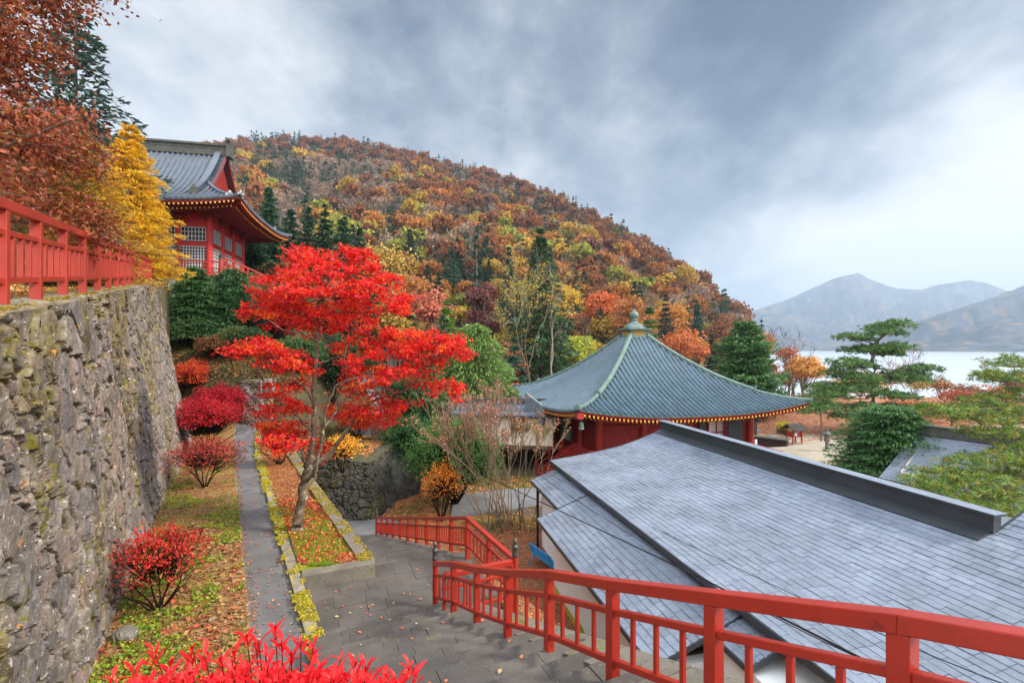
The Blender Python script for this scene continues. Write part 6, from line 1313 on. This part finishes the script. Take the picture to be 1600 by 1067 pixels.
dome_shrub(1350, 0, 24.5, 54, 70, 'yellow-green leaved shrub beside the pink-red one', [C(190, 200, 60), C(160, 176, 56), C(226, 190, 60)], 71, 2600, .05, name='yellow_shrub')
dome_shrub(1226, 0, 50, 26, 22, 'small round yellow bush at the edge of the leaf-covered court', [C(216, 196, 60), C(190, 176, 60)], 72, 1200, .07, name='yellow_shrub')
dome_shrub(1275, 0, 66, 60, 34, 'olive-green shrub under the left boughs of the big pine', [C(86, 108, 56), C(100, 116, 60)], 73, 2200, .10, name='green_shrub')
dome_shrub(712, 0, 24.2, 150, 135, 'rounded bright green conifer shrub beside the lower railing', [C(90, 140, 60), C(110, 156, 70), C(76, 122, 54)], 74, 15000, .055, name='green_shrub', low=.6)
dome_shrub(640, 0, 27, 96, 110, 'dark green low shrub between the boulder and the rounded green one', [C(46, 84, 40), C(60, 98, 44)], 75, 8000, .065, name='green_shrub', low=.6)
dome_shrub(445, 0, 31, 90, 100, 'dark evergreen shrub below the tiny shrine', [C(44, 78, 42), C(54, 88, 44)], 76, 6000, .08, name='green_shrub', low=.6)
dome_shrub(520, 0, 30, 110, 110, 'dark evergreen shrub mass behind the maple branches', [C(40, 74, 40), C(50, 84, 42)], 77, 7000, .08, name='green_shrub', low=.6)
# bare many-stemmed shrub with pink leaf remnants
def twig_bush():
    g = np.random.default_rng(9); x, y = XY(790, 21.5); z = G(x, y) ; root = empty('twiggy_shrub', (x, y, z), 'large many-stemmed half-bare shrub with salmon pink leaf remnants beyond the railing', 'shrub'); tk = MB(); tips = []
    for k in range(27):
        a = g.uniform(0, 6.28); lean = g.uniform(.05, .8); d = np.array((math.cos(a) * lean - .12, math.sin(a) * lean * .8, 1.)); b0 = np.array((x + g.normal() * .5, y + g.normal() * .5, z)); A, B, ra, rb, tp = branchy(900 + k, b0, d, g.uniform(2.2, 2.9), .034, 4, .34, .10, (2, 3), 3, .62, .08)
        tk.cones(A, B, np.maximum(ra, .012), np.maximum(rb, .009), 4, C(142, 120, 98)); tips += [t_[0] for t_ in tp]
    T = np.array(tips); T = T[T[:, 2] > z + 2.6]; n = 4600; i_ = g.integers(len(T), size=n); keep = hsh(i_ // 9, i_ * 0, 2) > .45; q = T[i_][keep] + g.normal(size=(keep.sum(), 3)) * .07
    cr = MB(); leaves(cr, q, .05, pal(len(q), [C(232, 140, 112), C(222, 116, 96), C(236, 170, 140), C(196, 120, 92)], None, g), g=g); n = 5000; i_ = g.integers(len(T), size=n); q = T[i_]; k_ = (q[:, 0] > x + .2) & (q[:, 2] < z + 5.0); leaves(cr, q[k_] + g.normal(size=(k_.sum(), 3)) * .08, .05, pal(k_.sum(), [C(110, 128, 60)], None, g), g=g)
    cr.build('foliage', M_leaf, root); tk.build('stems', M_pale, root)
twig_bush()
for k_, (px_, Y_, w_, h_, lb_, cl_) in enumerate(((300, 28.6, 60, 50, 'dark green shrub between the orange-red shrub and the left spruce', [C(60, 92, 50), C(80, 104, 50)]), (338, 27.6, 60, 36, 'low rusty shrub below the short whitewashed wall', [C(150, 92, 56), C(120, 90, 50)]), (372, 28.2, 56, 40, 'olive shrub under the right spruce', [C(96, 104, 54), C(80, 96, 50)]), (395, 27.8, 50, 44, 'dark shrub left of the dull red one above the pale retaining wall', [C(54, 84, 46), C(66, 96, 50)]), (470, 27, 80, 60, 'mid green shrub mass above the dark wall behind the maple', [C(60, 96, 50), C(84, 116, 56)]), (560, 27.5, 70, 60, 'brownish orange shrub above the dark damp wall', [C(170, 96, 56), C(150, 84, 50)]), (625, 31, 90, 90, 'deep green shrub left of the pink-leaved twiggy one', [C(56, 92, 48), C(70, 106, 52)]))):
    dome_shrub(px_, 0, Y_, w_, h_, lb_, cl_, 800 + k_, 4200, .07, name='green_shrub' if k_ not in (1, 5) else 'rusty_shrub', low=.6, depth=3)
def loose_branch(px, py, Y, n, seed, label):
    pass
# ---- copper beech at the upper left, yellow larch behind it
def beech():
    g = np.random.default_rng(33); x, y = -9.6, 7.6; z = G(x, y) - .1; root = empty('copper_beech', (x, y, z), 'copper and russet leaved beech overhanging the red fence at the left edge', 'tree'); tk = MB(); hubs = []
    S_ = [([(x, y, z), (x + .1, y, z + 2), (x + .3, y - .1, z + 4), (x + .2, y, z + 6.5), (x + .1, y, z + 9)], .2, .05)]
    ok_ = lambda e: (e[1] > 3) and (800 + F * e[0] / e[1] < np.interp(HY - (e[2] - EYE) * F / e[1], [-300, -20, 30, 70, 130, 200, 300, 380], [280, 250, 160, 115, 130, 145, 185, 195]) + 12)
    for k in range(34):
        zz_ = z + 1.2 + 8.6 * (k / 34.) ** 1.0; a = g.uniform(-1.5, .9); L = (4.0 - .22 * (zz_ - z)) * g.uniform(.6, 1.05)
        if k % 4 == 0: a = g.uniform(0, 6.28)
        s0 = np.array((x + .15, y, zz_)); d = np.array((math.cos(a), math.sin(a), g.uniform(-.05, .35)))
        while L > .8 and not ok_(s0 + d * L): L *= .88
        e = s0 + d * L; m_ = (s0 + e) / 2 + (0, 0, .15); tk.tube([s0, m_, e], [.05, .03, .01], 6)
        for q in range(26):
            f_ = g.uniform(.25, 1); b_ = s0 + (e - s0) * f_ + (0, 0, .2 * math.sin(f_ * 3.1)); dd = rdir(1, g)[0] * np.array((1, 1, .45)) * g.uniform(.4, 1.2)
            if not ok_(b_ + dd): continue
            tk.cones([b_], [b_ + dd], [.01], [.004], 4); hubs += [b_ + dd * t_ for t_ in (.45, .7, .95, 1.1)]
    for pl_, r0, r1_ in S_: tk.tube(pl_, np.linspace(r0, r1_, len(pl_)), 9)
    H = np.array(hubs); px = 800 + F * H[:, 0] / np.maximum(H[:, 1], .3); py = HY - (H[:, 2] - EYE) * F / H[:, 1]
    lim = np.interp(py, [-300, -20, 30, 70, 130, 200, 300, 380], [270, 240, 150, 105, 120, 135, 175, 185]) + g.normal(size=len(H)) * 14; H = H[(px < lim) & (H[:, 1] > 3)]
    n = 15 * len(H); i_ = g.integers(len(H), size=n); q = H[i_] + g.normal(size=(n, 3)) * .13
    c1, c2, c3, c4, c5 = C(168, 88, 50), C(154, 68, 44), C(190, 108, 78), C(122, 70, 40), C(172, 120, 52); cr = MB(); t_ = np.clip((q[:, 2] - z) / 9, 0, 1)[:, None]
    cc = pal(n, [c1, c2, c3, c4, c5], (.3, .25, .2, .15, .1), g); cc = cc * (1 - t_ * .25); leaves(cr, q, .042, cc, None, asp=.55, g=g)
    cr.build('crown', M_leaf, root); tk.build('trunk', M_bark, root)
beech()
def larch(px, Yb, ytop, rpx, seed, label, cols, ls=.07, dens=60, low=.05):
    x, y, z = gz0(px, Yb, -.2); h = EYE - (ytop - HY) * Yb / F - z; r = rpx * Yb / F; cr, tk = fir(h, r, seed, ls, tiers=24, nb=12, dens=dens, droop=.05, low=low, tip=1.1, point=.6, tuft=.22)
    g = np.random.default_rng(seed)
    for i, c in enumerate(cr.c): cr.c[i] = c * np.repeat(pal(len(c) // 4, cols, None, g), 4, 0)
    return place('golden_larch', label, 'tree', (x, y, z), cr, tk, M_leaf)
LC = [C(252, 212, 40), C(248, 194, 36), C(240, 176, 40), C(214, 190, 60)]
larch(205, 22.5, 195, 76, 601, 'bright golden yellow larch left of the pavilion behind the red fence', LC, .11, 120)
larch(140, 15, 215, 90, 602, 'olive and gold larch between the beech and the brightest larch', [C(206, 176, 56), C(226, 172, 48), C(160, 146, 56), C(206, 136, 56)], .075, 80)
larch(60, 14, 170, 110, 603, 'dull green-gold conifer filling behind the copper beech', [C(120, 112, 44), C(150, 124, 48), C(96, 96, 40), C(170, 100, 44)], .08, 80)

# ---- foreground azalea shoots
def fore():
    g = np.random.default_rng(3); x, y = -.62, 1.32; z = EYE - 1.62; root = empty('foreground_azalea', (x, y, z), 'vivid scarlet azalea shoots poking into the bottom of the view', 'shrub'); st_ = MB(); lf = MB()
    tops = [(430, 978, 1.3), (404, 1000, 1.25), (385, 992, 1.35), (300, 1012, 1.25), (292, 1022, 1.3), (242, 1018, 1.3), (175, 1060, 1.2), (320, 1025, 1.15), (345, 1030, 1.2), (470, 1000, 1.35), (440, 1000, 1.25), (488, 1012, 1.3), (455, 1018, 1.2), (532, 1028, 1.3), (555, 1034, 1.25), (572, 1040, 1.3), (600, 1055, 1.25), (640, 1040, 1.35), (650, 1050, 1.25), (210, 1045, 1.25), (265, 1040, 1.2), (365, 1022, 1.2), (415, 1024, 1.15), (500, 1040, 1.15), (520, 1050, 1.2), (400, 1012, 1.35), (620, 1062, 1.2), (230, 1060, 1.15), (300, 1050, 1.1)]
    for k in range(420): tops.append((g.uniform(190, 650) , 0, g.uniform(.98, 1.4)))
    base = np.array((x, y, z))
    for (px, py, Y) in tops:
        if py == 0: py = 1030 + 38 * abs(px - 420) / 230 + g.uniform(4, 110)
        t_ = P(px, py, Y); d = t_ - base; d /= np.linalg.norm(d); b_ = t_ - np.array((d[0] * .15, d[1] * .15, .22)); st_.cones([b_], [t_], [.0022], [.0014], 5, C(206, 90, 60)); st_.cones([base + (b_ - base) * .2], [b_], [.006], [.003], 5, C(120, 80, 60))
        n = 9; an = g.uniform(0, 6.28) + np.arange(n) * 2.4; up = g.uniform(.35, 1.5, n); dd = np.stack((np.cos(an), np.sin(an), up), 1); dd /= np.linalg.norm(dd, axis=1)[:, None]; L = g.uniform(.011, .024, n); pos = t_ - np.array((0, 0, 1)) * (np.arange(n)[:, None] * .005) + dd * L[:, None] * .95
        side = np.cross(dd, (0, 0, 1.)); side /= np.linalg.norm(side, axis=1)[:, None]; nn_ = np.cross(side, dd)
        # each leaf: 8-point pointed blade with a crease
        s = np.array((-1, -.45, .1, .6, 1.)); wv = np.array((.05, .2, .27, .17, .0)); V = []
        for k_, (a_, w_) in enumerate(zip(s, wv)): cpt = pos + dd * (a_ * L)[:, None] + nn_ * (-(a_ ** 2) * .25 * L)[:, None]; V += [cpt - side * (w_ * L)[:, None] + nn_ * (w_ * L * .35)[:, None], cpt, cpt + side * (w_ * L)[:, None] + nn_ * (w_ * L * .35)[:, None]]
        V = np.stack(V, 1); f_ = []
        for k_ in range(4):
            for q in (0, 1): f_.append((k_ * 3 + q, k_ * 3 + q + 1, k_ * 3 + q + 4, k_ * 3 + q + 3))
        f_ = np.array(f_)[None] + (np.arange(n) * 15)[:, None, None]; lf.add(V.reshape(-1, 3), f_.reshape(-1, 4), np.repeat(pal(n, [C(246, 20, 30), C(236, 14, 24), C(250, 44, 48), C(220, 12, 26)], None, g), 15, 0))
    lf.build('leaves', M_leaf, root, smooth=True); st_.build('stems', M_bark, root)
fore()

# ---- ground cover: fallen leaves, weeds, moss
def litter(name, n, samp, zf, cols, s, seed, up=.85, zo=.012, mat=None, asp=.65):
    g = np.random.default_rng(seed); x, y = samp(g, n); z = zf(x, y) + zo; q = np.stack((x, y, z), 1); mb = MB(); leaves(mb, q, s, pal(len(q), cols, None, g), np.tile((0, 0, 1.), (len(q), 1)), up, asp, g=g); return tag(mb.build(name, mat or M_litter), kind='stuff')
def ribs_(L, Rr, y0, y1, pw=1.6):
    def f(g, n):
        y = y0 + (y1 - y0) * g.random(n) ** pw; a = np.interp(y, [q[1] for q in L], [q[0] for q in L]); b_ = np.interp(y, [q[1] for q in Rr], [q[0] for q in Rr]); k = g.random(n); return a + (b_ - a) * k, y
    return f
LIT = [C(158, 104, 66), C(176, 126, 82), C(136, 84, 56), C(196, 92, 60), C(186, 152, 92), C(112, 80, 56), C(156, 134, 102)]
litter('fallen_leaves', 26000, ribs_(bedL, pathL, 3, 24), bedz, LIT, .024, 1, .6, .02)
litter('fallen_leaves', 2600, ribs_(bedL, pathL, 3, 12), bedz, LIT, .05, 21, .6, .03)
litter('fallen_leaves', 420, ribs_(pathL, pathR, 4, 20), pz, [C(200, 150, 110), C(150, 130, 110), C(190, 90, 60)], .03, 2, .85)
litter('fallen_leaves', 3000, ribs_([(q[0] - .18, q[1]) for q in pathL], [(q[0] + .16, q[1]) for q in pathL], 4, 22), lambda x, y: pz(x, y) + .03, LIT + [C(120, 96, 70)], .022, 31, .6, .01)
litter('fallen_leaves', 9000, ribs_(plL, plR, 9.8, 22), plz, [C(170, 100, 62), C(186, 126, 76), C(160, 78, 52), C(196, 150, 84), C(130, 86, 58)], .028, 3, .65, .02)
def blades(name, n, samp, zf, cols, h, seed, w=.12):
    g = np.random.default_rng(seed); x, y = samp(g, n); q = np.stack((x, y, zf(x, y) + h * .6), 1); al = rdir(len(q), g) * .6 + (0, 0, 1.2); mb = MB(); leaves(mb, q, h, pal(len(q), cols, None, g), None, along=al * 3, asp=w, fold=.05, g=g); return tag(mb.build(name, M_leaf), kind='stuff')
GR = [C(120, 160, 40), C(150, 176, 44), C(176, 184, 60), C(96, 130, 40)]
def clumpy(s, thr, sd):
    def f(g, n):
        x, y = s(g, n * 3); k = fbm(x / .7, y / .7, sd) > thr; return x[k], y[k]
    return f
blades('grass', 15000, clumpy(ribs_(plL, plR, 9.7, 13.8, 1.5), .46, 4), plz, GR, .035, 4)
blades('grass', 5000, clumpy(ribs_(bedL, pathL, 4, 18), .58, 5), bedz, GR + [C(196, 176, 70)], .04, 5)
litter('weeds', 7000, clumpy(ribs_(bedL, pathL, 4, 16), .56, 6), bedz, GR, .028, 6, .5, .05, M_leaf)
# moss tufts on the path kerb and wall cap
def line_s(Lp, w0, w1, y0, y1):
    def f(g, n): y = y0 + (y1 - y0) * g.random(n) ** 1.6; x = np.interp(y, [q[1] for q in Lp], [q[0] for q in Lp]) + g.uniform(w0, w1, n); k = fbm(x / .4, y / .4, 77) > .46; return x[k], y[k]
    return f
litter('moss', 16000, line_s(pathR, -.08, .30, 4.5, 24), lambda x, y: pz(x, y) + .09, [C(190, 176, 40), C(160, 150, 40), C(206, 190, 60)], .022, 7, .4, .0, M_leaf)
capL = [(-2.04 - .7 * q, q) for q in (1, 24)]
plkL = [(-3.15, 9.85), (-6.95, 15.65), (-10.5, 21.2)]
litter('moss', 7000, line_s(plkL, -.2, .2, 9.8, 20), lambda x, y: PZ + .15 + 0 * x, [C(170, 150, 50), C(130, 110, 50), C(190, 170, 60)], .02, 27, .5, .005, M_leaf)
litter('fallen_leaves', 1500, ribs_(plL, plR, 9.8, 14, 1.), plz, [C(196, 80, 56), C(206, 60, 56), C(216, 150, 80)], .032, 28, .5, .045)
litter('moss', 14000, line_s(capL, -.1, .25, 3.5, 23), lambda x, y: wall_top_z(y) + .0, [C(150, 130, 40), C(120, 100, 36), C(190, 160, 50)], .022, 8, .5, .01, M_leaf)
def upt(g, n): y = 3.5 + 20 * g.random(n) ** 1.5; return -2.04 - .7 * y - g.uniform(.1, 4, n), y
litter('fallen_leaves', 12000, upt, ground, LIT + [C(196, 176, 50), C(180, 170, 50)], .04, 9, .6, .03)
# leaves on the stairs, on the bank right of the railing, on the court
def stp_(g, n): t_ = g.uniform(3, 10, n); u_ = g.uniform(.2, 2.4, n); return t_ * dF[0] + u_ * rF[0], t_ * dF[1] + u_ * rF[1]
def stz(x, y): t_ = x * dF[0] + y * dF[1]; k = np.floor((t_ + 2) / .38); return np.where(t_ < 8.3, EYE - 1.58 - .4 * (-2 + k * .38), EYE - 4.84)
litter('fallen_leaves', 70, stp_, stz, [C(206, 130, 84), C(196, 96, 70), C(180, 150, 110)], .032, 10, .8, .02)
def bank(g, n): t_ = g.uniform(1, 20, n); u_ = np.where(t_ < 8, 2.9, 3.6) + g.random(n) ** 1.3 * 6; return t_ * dF[0] + u_ * rF[0], t_ * dF[1] + u_ * rF[1]
litter('fallen_leaves', 22000, bank, ground, [C(150, 84, 60), C(176, 104, 74), C(120, 76, 60), C(200, 130, 90), C(160, 120, 96)], .038, 11, .6, .02)
def bankn(g, n): t_ = g.uniform(1, 8.5, n); u_ = 2.85 + g.random(n) * 1.6; x, y = t_ * dF[0] + u_ * rF[0], t_ * dF[1] + u_ * rF[1]; k = fbm(x / .6, y / .6, 41) > .45; return x[k], y[k]
blades('grass', 9000, bankn, ground, GR + [C(190, 180, 60)], .03, 12)
def court(g, n): return g.uniform(14, 60, n), g.uniform(46, 88, n)
litter('fallen_leaves', 26000, court, ground, [C(182, 116, 84), C(160, 98, 72), C(196, 136, 104), C(146, 104, 76), C(190, 100, 64)], .10, 13, .7, .03)
def slope_(g, n): return g.uniform(-24, -9.5, n), g.uniform(23.2, 35, n)
litter('ground_cover', 30000, slope_, ground, [C(120, 92, 60), C(96, 100, 54), C(150, 104, 64), C(84, 84, 48), C(70, 88, 46)], .085, 34, .4, .05)
def low_(g, n): return g.uniform(-9, 4, n), g.uniform(20.8, 34, n)
litter('ground_cover', 5000, clumpy(low_, .5, 55), ground, [C(110, 120, 56), C(96, 104, 50), C(140, 110, 60)], .06, 35, .4, .04)
litter('fallen_leaves', 9000, low_, ground, [C(150, 84, 60), C(190, 120, 60), C(210, 150, 60)], .05, 14, .7, .03)

# ---------------------------------------------------------------- mountain air
hz = MB(); x0, x1, y0, y1, z0, z1 = -1500, 9500, -400, 6800, -120, 840
hz.box(((x0 + x1) / 2, (y0 + y1) / 2, (z0 + z1) / 2), (x1 - x0, y1 - y0, z1 - z0)); ob = None
m, t, o = newmat('thin_mountain_haze'); v = nd(t, 'ShaderNodeVolumePrincipled', {'Density': .00018, 'Color': (.60, .77, 1.0, 1)}); v.inputs['Anisotropy'].default_value = .2; link(t, v.outputs[0], o.inputs['Volume'])
tag(hz.build('haze', m), kind='stuff')
S.cycles.volume_bounces = 0
